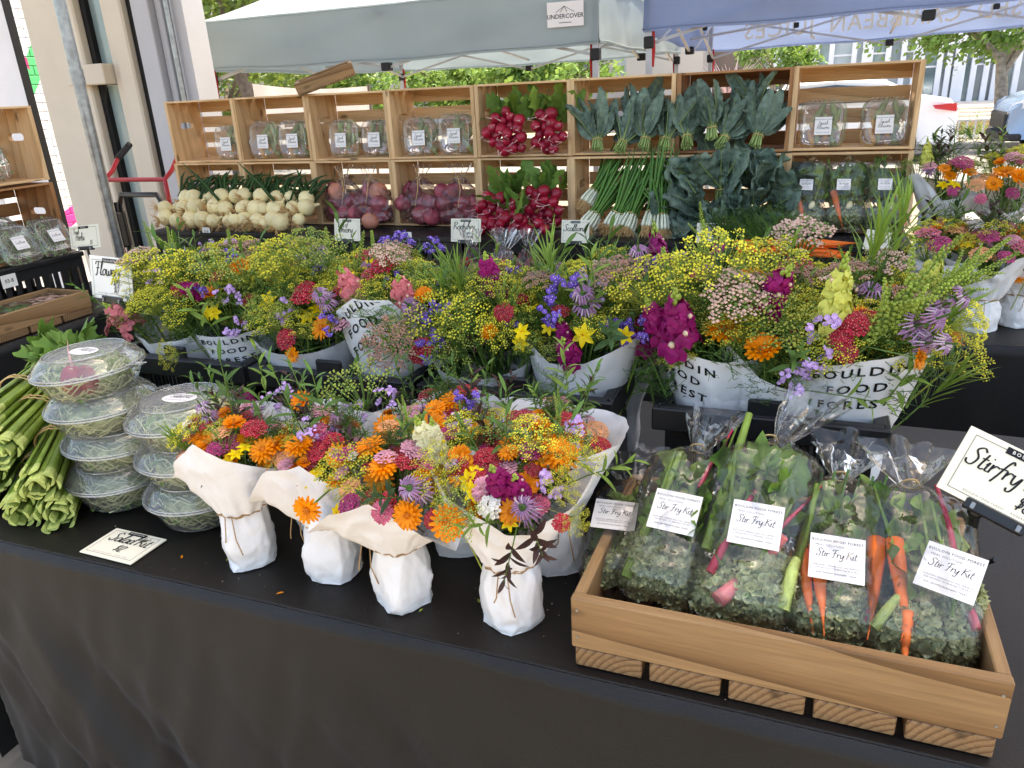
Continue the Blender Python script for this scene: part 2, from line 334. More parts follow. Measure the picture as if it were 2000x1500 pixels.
G = {  # pen strokes, x height 1, capitals 2: advance, strokes
'a': (1.0, [[(.85,.75),(.5,1),(.12,.6),(.15,.12),(.5,0),(.82,.45),(.86,.95),(.84,.25),(1.05,0)]]),
'b': (.95, [[(.1,.2),(.35,1.7),(.2,2.1),(.1,1),(.12,.1),(.5,0),(.82,.45),(.6,.95),(.25,.75)]]),
'c': (.85, [[(.8,.82),(.45,1),(.1,.5),(.4,0),(.9,.25)]]),
'd': (1.05, [[(.8,.8),(.4,1),(.1,.4),(.4,0),(.75,.45),(.95,2.1),(.84,.3),(1.08,0)]]),
'e': (.85, [[(.1,.4),(.7,.65),(.5,1),(.15,.7),(.2,.12),(.55,0),(.92,.3)]]),
'f': (.7, [[(.85,1.8),(.6,2.1),(.4,1.5),(.25,.2),(.1,-.7)],[(.05,.95),(.75,1.05)]]),
'g': (1.0, [[(.85,.75),(.5,1),(.12,.6),(.2,.12),(.5,.05),(.82,.5),(.86,.95),(.75,-.6),(.35,-.85),(.15,-.5)]]),
'h': (1.0, [[(.1,.2),(.4,1.8),(.25,2.1),(.12,0)],[(.14,.45),(.5,.98),(.75,.7),(.75,.1),(1,.05)]]),
'i': (.5, [[(.1,.6),(.25,1),(.22,.15),(.5,.05)],[(.3,1.45),(.36,1.55)]]),
'k': (.9, [[(.15,2.1),(.1,0)],[(.8,1),(.15,.45),(.85,0)]]),
'l': (.6, [[(.08,.2),(.48,1.8),(.32,2.1),(.2,.6),(.3,0),(.62,.15)]]),
'm': (1.4, [[(.1,1),(.12,0)],[(.12,.5),(.4,.98),(.6,.7),(.6,0)],[(.6,.5),(.9,.98),(1.15,.7),(1.15,.1),(1.4,.05)]]),
'n': (1.0, [[(.1,1),(.12,0)],[(.12,.5),(.5,.98),(.75,.7),(.75,.1),(1,.05)]]),
'o': (.95, [[(.5,1),(.12,.6),(.3,.02),(.75,.25),(.75,.8),(.5,1),(.95,.8)]]),
'p': (.95, [[(.15,1),(.1,-.8)],[(.13,.5),(.5,1),(.85,.6),(.6,.05),(.15,.15)]]),
'q': (1.0, [[(.85,.75),(.5,1),(.12,.6),(.2,.1),(.55,.05),(.84,.95),(.8,-.8),(1.05,-.3)]]),
'r': (.75, [[(.1,1),(.15,0)],[(.14,.5),(.4,.95),(.75,.85)]]),
's': (.75, [[(.1,.1),(.5,1),(.35,.55),(.65,.2),(.35,0),(.08,.15)]]),
't': (.65, [[(.35,1.7),(.25,.25),(.45,0),(.7,.15)],[(.02,1.1),(.65,1.15)]]),
'u': (1.0, [[(.1,1),(.15,.15),(.5,0),(.78,.4),(.82,1),(.82,.2),(1.05,.05)]]),
'w': (1.3, [[(.1,1),(.2,.05),(.55,.15),(.62,.8),(.75,.05),(1.1,.3),(1.12,1),(1.35,.85)]]),
'y': (.95, [[(.1,1),(.2,.2),(.5,.05),(.8,.95),(.7,-.6),(.35,-.85),(.2,-.5)]]),
'B': (1.4, [[(.2,2),(.15,0)],[(.0,1.8),(.6,2.1),(1,1.65),(.3,1.05),(1.1,.7),(.8,.05),(0,.05)]]),
'C': (1.3, [[(1.1,1.7),(.7,2.1),(.15,1),(.6,0),(1.2,.35)]]),
'F': (1.2, [[(0,1.6),(.2,2.05),(1.3,2)],[(.65,2),(.45,.1),(.1,0)],[(.2,1.05),(.95,1.1)]]),
'H': (1.4, [[(.25,2),(.15,0)],[(1.1,2.05),(1,.0)],[(-.05,.85),(1.3,1.15)]]),
'K': (1.3, [[(.25,2.05),(.15,0)],[(1.2,2),(.25,1),(.7,.8),(1.25,0)]]),
'O': (1.4, [[(.7,2.05),(.1,1.1),(.5,0),(1.2,.7),(.95,1.9),(.6,2)]]),
'R': (1.3, [[(.25,2),(.15,0)],[(-.1,1.7),(.5,2.1),(1.1,1.7),(.3,1),(.8,.7),(1.25,0)]]),
'S': (1.2, [[(1.15,1.75),(.75,2.1),(.3,1.65),(.85,.9),(.7,.05),(.2,.05),(0,.45)]]),
'$': (.9, [[(.75,1.5),(.3,1.6),(.2,1.15),(.65,.8),(.5,.3),(.05,.35)],[(.5,1.95),(.35,-.05)]]),
'0': (.9, [[(.45,1.7),(.1,.9),(.4,.02),(.75,.8),(.5,1.7)]]), '1': (.45, [[(.3,1.75),(.2,0)]]),
'2': (.9, [[(.1,1.4),(.4,1.75),(.7,1.35),(.05,.05),(.85,.05)]]),
'3': (.8, [[(.1,1.6),(.5,1.75),(.6,1.3),(.25,.95),(.7,.6),(.4,0),(0,.15)]]),
'5': (.85, [[(.75,1.7),(.25,1.65),(.2,1),(.65,.8),(.5,.05),(.05,.1)]]),
'7': (.8, [[(.1,1.65),(.75,1.7),(.25,0)]]),
'8': (.9, [[(.7,1.5),(.35,1.75),(.2,1.3),(.65,.6),(.4,0),(.1,.4),(.7,1.2),(.68,1.55)]]),
' ': (.55, []), '/': (.6, [[(.5,2),(.05,-.1)]]), '-': (.6, [[(.05,.6),(.5,.6)]]),
}
def script(s, size, pen=.09, shear=.22, mb=None, ox=0, oy=0, z=0):
    """handwriting: ribbons following the strokes; size = x height"""
    mb = mb or MB(); x = 0
    def cr(p, n=5):
        q = [V((a, b, 0)) for a, b in p]; out = []
        for i in range(len(q)-1):
            a, b, c, d = q[max(i-1, 0)], q[i], q[i+1], q[min(i+2, len(q)-1)]
            for k in range(n):
                t = k/n; out.append(.5*(2*b+(c-a)*t+(2*a-5*b+4*c-d)*t*t+(3*b-a-3*c+d)*t**3))
        out.append(q[-1]); return out
    for ch in s:
        adv, st = G.get(ch, G[' '])
        for p in st:
            pts = cr(p); vs = []; fs = []
            for i, q in enumerate(pts):
                t = pts[min(i+1, len(pts)-1)]-pts[max(i-1, 0)]; t = t.normalized() if t.length > 1e-9 else V((1, 0, 0)); nn = V((-t.y, t.x, 0))
                for sg in (1, -1):
                    w = q+nn*(sg*pen*(.8+.4*abs(t.y))); xx = x+w.x+w.y*shear
                    vs.append((ox+xx*size, oy+w.y*size, z))
            for i in range(len(pts)-1): fs.append((2*i, 2*i+1, 2*i+3, 2*i+2))
            mb.add(vs, fs)
        x += adv*.95
    return mb, x*size
def script_c(s, size, pen=.09, **k):
    mb, wd = script(s, size, pen, **k); mb.v = [(a-wd/2, b, c) for a, b, c in mb.v]; return mb
def frame_lines(mb, w, h, t, z=0):
    for c, d in (((0, h/2), (w+t, t)), ((0, -h/2), (w+t, t)), ((-w/2, 0), (t, h-t)), ((w/2, 0), (t, h-t))):
        x, y = d[0]/2, d[1]/2; mb.add([(c[0]-x, c[1]-y, z), (c[0]+x, c[1]-y, z), (c[0]+x, c[1]+y, z), (c[0]-x, c[1]+y, z)], [(0, 1, 2, 3)])
def shift(mb, dx=0, dy=0, dz=0): mb.v = [(x+dx, y+dy, z+dz) for x, y, z in mb.v]; return mb
def sign_card(parent, w, h, lines, ground=None, pen=.1, head=True, foot=True):
    """the card lies in local XY, facing +Z; lines: (text, x, y, size)"""
    ground = ground or M_cardw
    c = MB(); c.cbox((0, 0, 0), (w, h, .003), .0006); card = c.build('card', ground, parent, False)
    e = .0022; k = MB(); frame_lines(k, w*.86, h*.82, w*.006, e); k.build('printed_border', M_inkgrey, card, False)
    if head:
        b = MB(); b.box((0, h*.41, e), (w*.34, h*.1, .0006)); hb = b.build('header_bar', M_ink, card, False)
        shift(block('BOULDIN', h*.068, .01, 1.5), 0, h*.41, e+.0007).build('header_lettering', M_cardw, hb, False)
    for s, x, y, sz in lines: script(s, sz*h, pen, ox=x*w, oy=y*h, z=e+.0004)[0].build('handwriting', M_ink, card, False)
    if foot:
        f = block('BOULDIN FOOD FOREST  /  ROGERS, TEXAS', h*.04, 0, 1.3); shift(f, 0, -h*.36, e); f.build('footer_lettering', M_inkgrey, card, False)
    return card
# ================================================================== THE SETTING
M_ground = mat('concrete_floor', (128, 117, 102), .8, .2, 1.3, .3, 40, .25, det=6)
M_pave = mat('pavement', (168, 162, 152), .85, .12, 2, .2, 30)
M_asph = mat('asphalt', (128, 126, 124), .9, .15, 3, .3, 60)
M_kerb = mat('kerb_stone', (188, 182, 172), .85, .12, 4)
M_cream = mat('cream_paint', (212, 200, 182), .5, .05, 3, .05, 30)
M_whitep = mat('white_paint', (226, 226, 230), .5, .05, 3)
M_greyp = mat('grey_white_paint', (184, 184, 188), .45, .05, 3)
M_roofm = mat('roof_underside', (214, 208, 198), .7, .08, 1)
M_glassd = mat('dark_glass', (96, 118, 120), .08, .35, 1.2, 0, 60, .8, col2=(150, 168, 166))
M_rubber = mat('black_gasket', (24, 23, 23), .6, .1, 9)
M_galv = mat('galvanised_steel', (150, 152, 152), .35, .25, 30, .05, 100, .5, metal=.7)
M_frame = mat('tent_frame_grey', (172, 174, 178), .4, .1, 8, metal=.3)
M_joint = mat('tent_joint_black', (30, 30, 32), .5, .1, 9)
M_strap = mat('red_strap', (170, 36, 36), .7, .2, 40)
M_tentw = mat('tent_white_cloth', (158, 173, 181), .8, .05, 2, .25, 18, .15, trans=.35)
M_tentb = mat('tent_blue_cloth', (138, 156, 192), .8, .07, 2, .25, 18, .15, trans=.45)
M_tletter = mat('tent_letter', (236, 222, 196), .8, .05, 5, trans=.5)

g = MB(); g.add([(-220, -120, 0), (220, -120, 0), (220, 300, 0), (-220, 300, 0)], [(0, 1, 2, 3)]); struct(g.build('ground', M_ground, None, False))
g = MB(); g.box((0, 15.6, .004), (120, 5.2, .004)); struct(g.build('road', M_asph, None, False))
g = MB()
for i in range(40): g.cbox((-38+i*2.0, 18.3, .06), (1.985, .18, .12), .015)
struct(g.build('kerb', M_kerb, None, False))
g = MB(); g.box((0, 21.5, .05), (120, 6.1, .1)); struct(g.build('pavement', M_pave, None, False))
# the pavilion roof that shades the stall, above the frame
roof = MB(); roof.box((-.6, 3.2, 4.1), (9.6, 2.9, .2)); struct(roof.build('pavilion_roof', M_roofm, None, False))

# ---- painted brick wall with a mural, at the far left
def mural():
    ma, t, b, out = _new('mural_paint'); N = t.nodes.new; L = t.links.new
    ge = N('ShaderNodeNewGeometry'); sp = N('ShaderNodeSeparateXYZ'); L(ge.outputs['Position'], sp.inputs[0])
    def mth(op, a, c=None):
        n = N('ShaderNodeMath'); n.operation = op
        for i, q in enumerate((a, c)):
            if q is None: continue
            if isinstance(q, (int, float)): n.inputs[i].default_value = q
            else: L(q, n.inputs[i])
        return n.outputs[0]
    col = None; base = lin((226, 228, 232))+(1,)
    def band(s, o, lo, hi, y0, y1, c):
        nonlocal col
        k = mth('ADD', mth('MULTIPLY', sp.outputs[1], s), mth('ADD', sp.outputs[2], o))
        f = mth('MULTIPLY', mth('MULTIPLY', mth('GREATER_THAN', k, lo), mth('LESS_THAN', k, hi)), mth('MULTIPLY', mth('GREATER_THAN', sp.outputs[1], y0), mth('LESS_THAN', sp.outputs[1], y1)))
        mx = N('ShaderNodeMix'); mx.data_type = 'RGBA'; L(f, mx.inputs[0])
        if col is None: mx.inputs[6].default_value = base
        else: L(col, mx.inputs[6])
        mx.inputs[7].default_value = lin(c)+(1,); col = mx.outputs[2]
    pg = aty(45, 140, 5.25); pp = aty(110, 385, 5.6); pm = aty(34, 122, 5.2)
    band(-1.3, 0, pg.z-1.3*pg.y-.13, pg.z-1.3*pg.y+.16, pg.y-.5, pg.y+.7, (78, 190, 120))
    band(1.2, 0, pm.z+1.2*pm.y-.05, pm.z+1.2*pm.y+.05, pm.y-.5, pm.y+.02, (186, 60, 120))
    band(-.4, 0, pp.z-.4*pp.y-.07, pp.z-.4*pp.y+.09, pp.y-.6, pp.y+.6, (232, 70, 160))
    L(col, b.inputs['Base Color']); b.inputs['Roughness'].default_value = .55
    n2 = N('ShaderNodeTexNoise'); n2.inputs['Scale'].default_value = 60; bp = N('ShaderNodeBump'); bp.inputs['Strength'].default_value = .3; bp.inputs['Distance'].default_value = .003
    L(n2.outputs[0], bp.inputs['Height']); L(bp.outputs[0], b.inputs['Normal'])
    return ma
M_mural = mural()
XW = -6.55
wall = thing('brick_wall', 'white painted brick wall with green and pink mural shapes behind the cream column', 'wall', (XW, 6.0, 0))
q = MB(); q.box((-.11, -.6, 1.9), (.2, 2.9, 3.8)); q.build('mortar_core', M_mural, wall, False)
bk = MB(); bk.cbox((0, 0, 0), (.03, .198, .0715), .004); bkm = bk.mesh('brick', M_mural, False)
for r in range(37):
    for i in range(8):
        put('brick', bkm, wall, (0, -1.35+i*.203+(r % 2)*.1015, .35+r*.076))
pn = thing('door_panel', 'tall white door panel with a dark edge beside the mural wall', 'door', aty(10, 100, 4.55).xy.to_3d())
q = MB(); q.cbox((-.02, 0, 1.5), (.34, .06, 3.0), .006); q.build('leaf', M_whitep, pn, False)
q = MB(); q.box((.156, -.01, 1.5), (.014, .062, 3.0)); q.build('edge_seal', M_rubber, pn, False)

# ---- cream storefront column, glazing and frames
YC = 4.25
def xat(px): return aty(px, 0, YC).x
st = thing('storefront_frame', 'cream steel storefront column with dark glazing and a transom, left of the crates', 'storefront', (0, YC, 0))
def slab(name, p0, p1, y0, y1, z0, z1, ma, bev=.006):
    x0, x1 = xat(p0), xat(p1); q = MB(); q.cbox(((x0+x1)/2, (y0+y1)/2, (z0+z1)/2), (x1-x0, y1-y0, z1-z0), bev); return q.build(name, ma, st, False)
slab('column', 36, 137, 0, .3, 0, 3.5, M_cream, .012)
slab('gasket', 137.5, 147, .06, .2, 0, 3.5, M_rubber, .002)
zt = aty(160, 145, YC).z
slab('glass_pane', 147.5, 186, .1, .12, zt+.06, 3.5, M_glassd, .001); slab('glass_pane', 147.5, 196, .1, .12, .1, zt-.08, M_glassd, .001)
slab('transom', 108, 186, -.07, .09, zt-.075, zt+.055, M_cream, .006)
slab('mullion', 187, 205, .02, .22, 0, 3.5, M_cream); slab('mullion', 206, 236, -.02, .22, 0, 3.5, M_cream, .012)
slab('gasket', 236.5, 250, .03, .2, 0, 3.5, M_rubber, .002)
slab('side_panel', 251, 286, .0, .22, 0, 3.5, M_greyp); slab('side_panel', 287, 300, .05, .2, 0, 3.5, M_greyp)
slab('glass_pane', 300.5, 318, .1, .12, 0, 3.5, M_glassd, .001)
slab('mullion', 318.5, 330, .04, .2, 0, 3.5, M_greyp); slab('mullion', 331, 352, .0, .2, 0, 3.5, M_greyp)
x0 = (xat(330)+xat(331))/2; q = MB(); q.tube([(x0-.004, -.03, .2), (x0-.004, -.03, 3.4)], .018, 10); q.build('door_pull', M_galv, st)

# ---- galvanised pole standing behind the left table
pp = aty(175, 250, 3.0)
po = thing('steel_pole', 'round galvanised steel pole standing in front of the hand truck', 'pole', (pp.x, pp.y, 0))
q = MB(); q.tube([(0, 0, .012), (0, 0, 3.5)], .028, 16); q.build('shaft', M_galv, po)
q = MB(); q.tube([(0, 0, 1.72), (0, 0, 1.79)], .032, 16); q.build('coupling', M_galv, po)
q = MB(); q.cbox((0, 0, .007), (.16, .16, .012), .002); q.build('base_plate', M_galv, po, False)

# ---- canopy tents
def tent(label, X0, X1, Y0, Y1, zb, hv, pk, cloth, group):
    T = thing('canopy_tent', label, 'tent', ((X0+X1)/2, (Y0+Y1)/2, 0), group=group)
    hx, hy = (X1-X0)/2, (Y1-Y0)/2; zt_ = zb+hv
    for k, (a, b) in enumerate((((-hx, -hy), (hx, -hy)), ((hx, -hy), (hx, hy)), ((hx, hy), (-hx, hy)), ((-hx, hy), (-hx, -hy)))):
        a = V(a+(0,)); b = V(b+(0,)); nrm = (b-a).normalized().cross(V((0, 0, 1)))
        def val(u, v):
            p = a.lerp(b, u); rp = (.016*nz(u*7+k*5, v*2, 3)+.006*nz(u*23+k, v*3+u*9, 8)+.010*ridged((u*4+k, v*.7+u, 6)))*(1-v*.6)
            p = p+nrm*rp; p.z = lerp(zb+.012*math.sin(u*19)*.4-.02*math.sin(u*PI), zt_, v); return p
        q = MB(); q.grid(val, 60, 8); vl = q.build('valance', cloth, T)
        for vv in (.05, .97): q = MB(); q.tube([V(val(i_/40, vv))+nrm*.004 for i_ in range(41)], .0035, 4); q.build('hem_seam', cloth, vl)
        def top(u, v):
            p = a.lerp(b, u).lerp(V((0, 0, 0)), v); z = lerp(zt_, pk, v**1.15) - .08*math.sin(PI*v)*math.sin(PI*u)
            return (p.x, p.y, z)
        q = MB(); q.grid(top, 16, 10); q.build('roof_panel', cloth, T)
        # truss on this side: two scissor pairs
        m_ = a.lerp(b, .5); inn = -nrm*.05
        pts = [a.lerp(b, .015), m_, a.lerp(b, .985)]
        for i in range(2):
            s0, s1 = pts[i]+inn, pts[i+1]+inn
            for zz in ((zb-.06, zt_-.05), (zt_-.05, zb-.06)):
                q = MB(); p0, p1 = V((s0.x, s0.y, zz[0])), V((s1.x, s1.y, zz[1])); off = nrm*(.02 if zz[0] > zz[1] else -.0)
                q.tube([p0-off, p1-off], .0125, 4, cap=True); q.build('truss_bar', M_frame, T, False)
        for zz in (zb-.05, zt_-.05): q = MB(); q.cbox((m_.x+inn.x, m_.y+inn.y, zz), (.065, .065, .055), .006); q.build('truss_joint', M_joint, T, False)
        for f_ in (.25, .75): m3 = a.lerp(b, f_)+inn*1.2; q = MB(); q.cbox((m3.x, m3.y, (zb+zt_)/2-.005), (.045, .045, .045), .006); q.build('truss_joint', M_joint, T, False)
        q = MB(); m2 = m_+inn; q.tube([(m2.x, m2.y, zt_-.03), (0, 0, pk-.35)], .0125, 4); q.build('rafter', M_frame, T, False)
        q = MB(); q.tube([(m2.x, m2.y, zb+.03), (0, 0, zb+.16)], .0125, 4); q.build('rafter', M_frame, T, False)
        c_ = a*.985
        q = MB(); q.cbox((c_.x, c_.y, zt_/2), (.038, .038, zt_-.02), .004); lg = q.build('leg', M_frame, T, False)
        for zz in (zt_-.05, zb-.06): q = MB(); q.cbox((c_.x, c_.y, zz), (.06, .06, .07), .006); q.build('corner_bracket', M_joint, lg, False)
        q = MB(); q.tube([(c_.x*.985, c_.y*1.0, zb+.02), (c_.x*.982, c_.y*1.002, zb-.1), (c_.x*.987, c_.y*1.003, zb-.2)], .014, 5, flat=.3); q.build('strap', M_strap, lg)
        q = MB(); q.box((c_.x, c_.y, .004), (.1, .1, .008)); q.build('foot', M_frame, lg, False)
    q = MB(); q.tube([(0, 0, pk-.02), (0, 0, zb+.12)], .018, 8); q.build('centre_pole', M_frame, T)
    q = MB(); q.cbox((0, 0, zb+.16), (.09, .09, .07), .006); q.build('centre_joint', M_joint, T, False)
    return T
TG = 'canopy tents of the market behind the crates'
Tw = tent('white canopy tent with a small logo patch on its front valance', -4.40, -1.33, 5.0, 8.05, 1.83, .34, 3.0, M_tentw, TG)
tb_z = 1.885
Tb = tent('blue canopy tent with pale capital lettering on its far valance', -1.02, 2.1, 5.05, 8.0, tb_z, .33, 3.1, M_tentb, TG)
Tb.rotation_euler = (-.018, -.02, 0)
# logo patch on the white valance
p = aty(1106, 28, 4.985)
q = MB(); q.cbox((0, 0, 0), (.235, .003, .14), .001); lp = q.build('logo_patch', M_whitep, Tw, False, loc=(p.x+2.865, 4.962-6.525, p.z))
t_ = block('UNDERCOVER', .036, .006, 1.0)
q = MB(); q.v = [(x, -.003, y-.012) for x, y, z in t_.v]; q.f = t_.f; q.m = t_.m
for a, b in (((-.06, .012), (-.005, .045)), ((-.005, .045), (.06, .01)), ((-.005, .045), (.012, .012)), ((-.03, .012), (-.005, .045))):
    q.tube([(a[0], -.003, a[1]), (b[0], -.003, b[1])], .0013, 4)
q.tube([(-.04, -.003, -.047), (.04, -.003, -.047)], .002, 4)
q.build('logo_lettering', M_ink, lp, False)
# lettering on the blue tent, printed outside and showing through
x_left = aty(1462, 70, 7.98).x; wx_ = 0
for word, ww in (('JUICES', .62), ('CARIBBEAN', 1.02), ('PRESSED', .74)):      # seen from inside, so mirrored
    t_ = block(word, .2, .008, 1.12); xs = [v[0] for v in t_.v]; sc = ww/(max(xs)-min(xs))
    q = MB(); q.v = [(-(x-max(xs))*sc, 0, y) for x, y, z in t_.v]; q.f = t_.f; q.m = t_.m
    q.build('valance_lettering', M_tletter, Tb, False, loc=(x_left-.54+wx_, 8.0-.028-6.525, tb_z+.14)); wx_ += ww+.12

# ---- trees
M_bark = mat('bark', (112, 100, 90), .9, .3, 14, .8, 40)
M_barkp = mat('pale_bark', (150, 138, 126), .9, .3, 14, .8, 40)
M_tl1 = mat('tree_leaf', (84, 106, 50), .5, .4, 3, rand=.1, trans=.3, tcol=(128, 146, 60))
M_tl2 = mat('tree_leaf_bright', (98, 130, 62), .5, .4, 3, trans=.3, tcol=(136, 162, 80))
M_tl3 = mat('tree_leaf_deep', (70, 100, 48), .5, .3, 3, trans=.35, tcol=(120, 150, 50))
def tree(name, label, base, h, crown_c, crown_r, n, ls, lm, bark=M_bark, tr=.12, seed=1, group='trees beyond the tents', clumps=26):
    rr = random.Random(seed); T = thing(name, label, 'tree', base, group=group)
    top = V(crown_c); q = MB()
    pts = [V((0, 0, 0)), V((.04, .02, h*.35)), V((-.05, 0, h*.7)), V((top.x*.5, top.y*.5, h))]
    q.tube(pts, [tr*1.25, tr, tr*.85, tr*.6], 10)
    for i in range(9):
        a = rr.uniform(0, 2*PI); s0 = pts[2].lerp(pts[3], rr.random()); e = top+V((math.cos(a)*crown_r[0]*.7, math.sin(a)*crown_r[1]*.7, rr.uniform(-.3, .6)*crown_r[2]))
        md = s0.lerp(e, .5)+V((0, 0, .12*h)); q.tube([s0, md, e], [tr*.45, tr*.28, tr*.1], 6)
    q.build('trunk', bark, T)
    q = MB(); cl = []
    for i in range(clumps):
        d = V((rr.gauss(0, 1), rr.gauss(0, 1), rr.gauss(0, 1))).normalized()*(rr.random()**.45)
        cl.append((top+V((d.x*crown_r[0], d.y*crown_r[1], d.z*crown_r[2])), rr.uniform(.22, .42)*min(crown_r)))
    for i in range(n):
        c, s = rr.choice(cl); d = V((rr.gauss(0, 1), rr.gauss(0, 1), rr.gauss(0, .8)))
        p = c+d*s*.6; nr = V((rr.gauss(0, 1), rr.gauss(0, 1), rr.gauss(.5, 1))).normalized(); a = nr.orthogonal().normalized(); b = nr.cross(a); L = ls*rr.uniform(.6, 1.3)
        q.add([p, p+a*L*.5+b*L*.28, p+a*L, p+a*L*.5-b*L*.28], [(0, 1, 2, 3)], 0)
    q.build('crown', lm, T, False); return T
def G0(px, Y): p = aty(px, 200, Y); return (p.x, p.y, 0)
tree('shade_tree', 'large leafy tree left of the white tent beside the storefront', G0(492, 11), 2.4, (-.6, 0, 3.7), (2.6, 1.8, 2.2), 9000, .13, M_tl1, seed=3, clumps=48)
tree('shade_tree', 'dense tree behind the white tent showing under its left corner', G0(440, 15), 1.6, (0, 0, 2.2), (2.6, 1.6, 1.5), 6000, .15, M_tl1, seed=5, clumps=36)
tree('shade_tree', 'low bright tree seen under the middle of the white tent', G0(640, 21), 1.4, (0, 0, 2.0), (3.0, 1.6, 1.15), 5000, .2, M_tl2, seed=6, clumps=36)
tree('shade_tree', 'leafy tree under the white tent above the radish crates', G0(900, 24), 1.4, (0, 0, 2.0), (3.0, 1.6, 1.1), 5000, .2, M_tl2, seed=7, clumps=36)
tree('shade_tree', 'leafy tree under the right edge of the white tent', G0(1080, 22), 1.4, (0, 0, 1.9), (2.0, 1.6, 1.05), 4000, .2, M_tl2, seed=8)
tree('shade_tree', 'dark tree standing behind the storefront frames at left', G0(330, 19), 2.4, (0, 0, 3.4), (3.4, 1.6, 3.0), 7000, .2, M_tl3, seed=9, clumps=40)
tree('young_tree', 'small lime green tree beyond the kale crates', G0(1520, 15), 1.3, (0, 0, 1.9), (.75, .5, .45), 1800, .1, M_tl2, M_barkp, .05, seed=10)
tree('street_tree', 'slim street tree with pale trunk between the white and blue cars', (aty(1938, 285, 18.75).x, 18.75, .1), 1.75, (-.3, 0, 2.55), (2.3, 1.2, .95), 8000, .14, M_tl2, M_barkp, .13, seed=12, clumps=44)
# pinkish bare shrub between the tents
sh = thing('bare_shrub', 'pinkish bare twiggy shrub between the white and blue tents', 'shrub', G0(1420, 13)); q = MB()
M_twig = mat('pink_twig', (186, 164, 166), .8, .2, 20)
for i in range(90):
    a = R.uniform(0, 2*PI); l = R.uniform(.3, .62); e = V((math.cos(a)*l*.75, math.sin(a)*l*.5, 1.45+R.uniform(.1, .75)*l)); s0 = V((0, 0, 1.25))
    q.tube([s0, s0.lerp(e, .5)+V((R.uniform(-.05, .05), 0, .05)), e], [.012, .008, .003], 4)
q.tube([(0, 0, 0), (.02, 0, .7), (0, 0, 1.3)], [.06, .05, .035], 8)
q.build('branches', M_twig, sh)
# hedge row and far building
M_far = mat('far_facade', (176, 170, 164), .8, .1, .3)
M_farglass = mat('far_glass', (120, 134, 140), .12, .4, .5, 0, 60, .7, col2=(182, 192, 196))
M_brown = mat('brown_facade', (120, 104, 96), .8, .15, .6)
M_step = mat('stair_stone', (196, 188, 178), .85, .1, 1)
M_redbrick = mat('pale_brick', (180, 136, 120), .85, .15, 3)
fb = thing('glass_building', 'pale glass fronted building with white mullions across the street behind the blue tent', 'building', (6, 30, 0))
def FX(px, py=150, Y=29.9): return aty(px, py, Y).x-6
q = MB(); q.box((7, 1.2, 5), (34, 2, 10)); q.build('wall', M_far, fb, False)
zp = aty(1900, 197, 29.9).z
ppx = [1470, 1506, 1532, 1556, 1586, 1620, 1664, 1690, 1730, 1760, 1790, 1832, 1850, 1872, 1900, 1925, 1950, 1985, 2020, 2060, 2110]
for i in range(len(ppx)-1):
    xa, xb = FX(ppx[i]), FX(ppx[i+1])
    q = MB(); q.box(((xa+xb)/2, .14, zp+2.4), (xb-xa-.12, .04, 4.8)); wn = q.build('window', [M_farglass, M_glassd][i % 3 == 1], fb, False)
    q = MB(); q.box(((xa+xb)/2, .1, zp+1.1+(i % 2)*.5), (xb-xa-.14, .05, .06)); q.build('rail', M_whitep, wn, False)
    q = MB(); q.box((xb, .04, zp+2.4), (.16 if i % 3 else .34, .2, 4.8)); q.build('mullion', M_whitep, fb, False)
q = MB(); q.box((FX(1450)-.8, .02, 3), (2.6, .2, 6)); q.build('side_wall', M_brown, fb, False)
q = MB(); q.box((FX(1380)-1.2, -1, 2.4), (2.6, 2, 4.8)); q.build('stair_tower', M_far, fb, False)
pz = thing('plaza_stair', 'broad pale stone steps below the glass building across the street', 'stairs', (6, 26, 0))
ns = 6
for i in range(ns):
    y0 = -1.9+i*.36; zz = zp*(i+1)/ns
    q = MB(); q.cbox((7, (y0+5)/2, zz-zp/ns/2), (34, 5-y0, zp/ns-.002), .01); q.build('step', M_step, pz, False)
q = MB(); q.tube([(FX(1955)+0, -1.9, .1), (FX(1955), -1.9, 1.0), (FX(1962), .3, zp+.9), (FX(1962), .3, zp)], .03, 6); q.build('handrail', M_frame, pz)
bw = thing('planter_wall', 'low pale red brick planter wall below the stone steps', 'wall', (6, 21.0, .1)); q = MB(); q.box((4, .14, .16), (26, .26, .32)); q.build('core', M_kerb, bw, False)
bm = MB(); bm.cbox((0, 0, 0), (.38, .05, .145), .01); bm = bm.mesh('brick', M_redbrick, False)
for r in range(2):
    for i in range(14): put('brick', bm, bw, (-4.6+i*.4+(r % 2)*.2, 0, .085+r*.155))
fn = thing('planter_fence', 'low white metal fence along the planting strip behind the cars', 'fence', (0, 19.2, .1))
xa, xb = aty(1835, 280, 19.2).x, aty(1965, 280, 19.2).x
for zz in (.08, .4): q = MB(); q.box(((xa+xb)/2, 0, zz), (xb-xa, .03, .03)); q.build('rail', M_whitep, fn, False)
for i in range(9): q = MB(); q.box((lerp(xa, xb, i/8), 0, .2), (.03, .028, .4)); q.build('picket', M_whitep, fn, False)
for k, px in enumerate((1850, 1905)):
    b0 = aty(px, 270, 19.5); s = thing('low_shrub', ('round' if k else 'ragged')+' green shrub behind the low white fence, '+('beside the street tree' if k else 'beside the white car'), 'shrub', (b0.x, 19.6, .1)); q = MB()
    for i in range(900):
        d = V((R.gauss(0, .3), R.gauss(0, .14), abs(R.gauss(0, .2)))); nr = V((R.gauss(0, 1), R.gauss(0, 1), 1)); q.leaf(d, nr, (0, 0, 1), .11, .05, .2, 1)
    q.build('foliage', M_tl2, s, False)
lb = thing('far_building', 'long pale building far behind the trees and the white tent', 'building', (-22, 42, 0)); q = MB(); q.box((0, 0, 3.5), (46, 4, 7)); q.build('wall', M_far, lb, False)
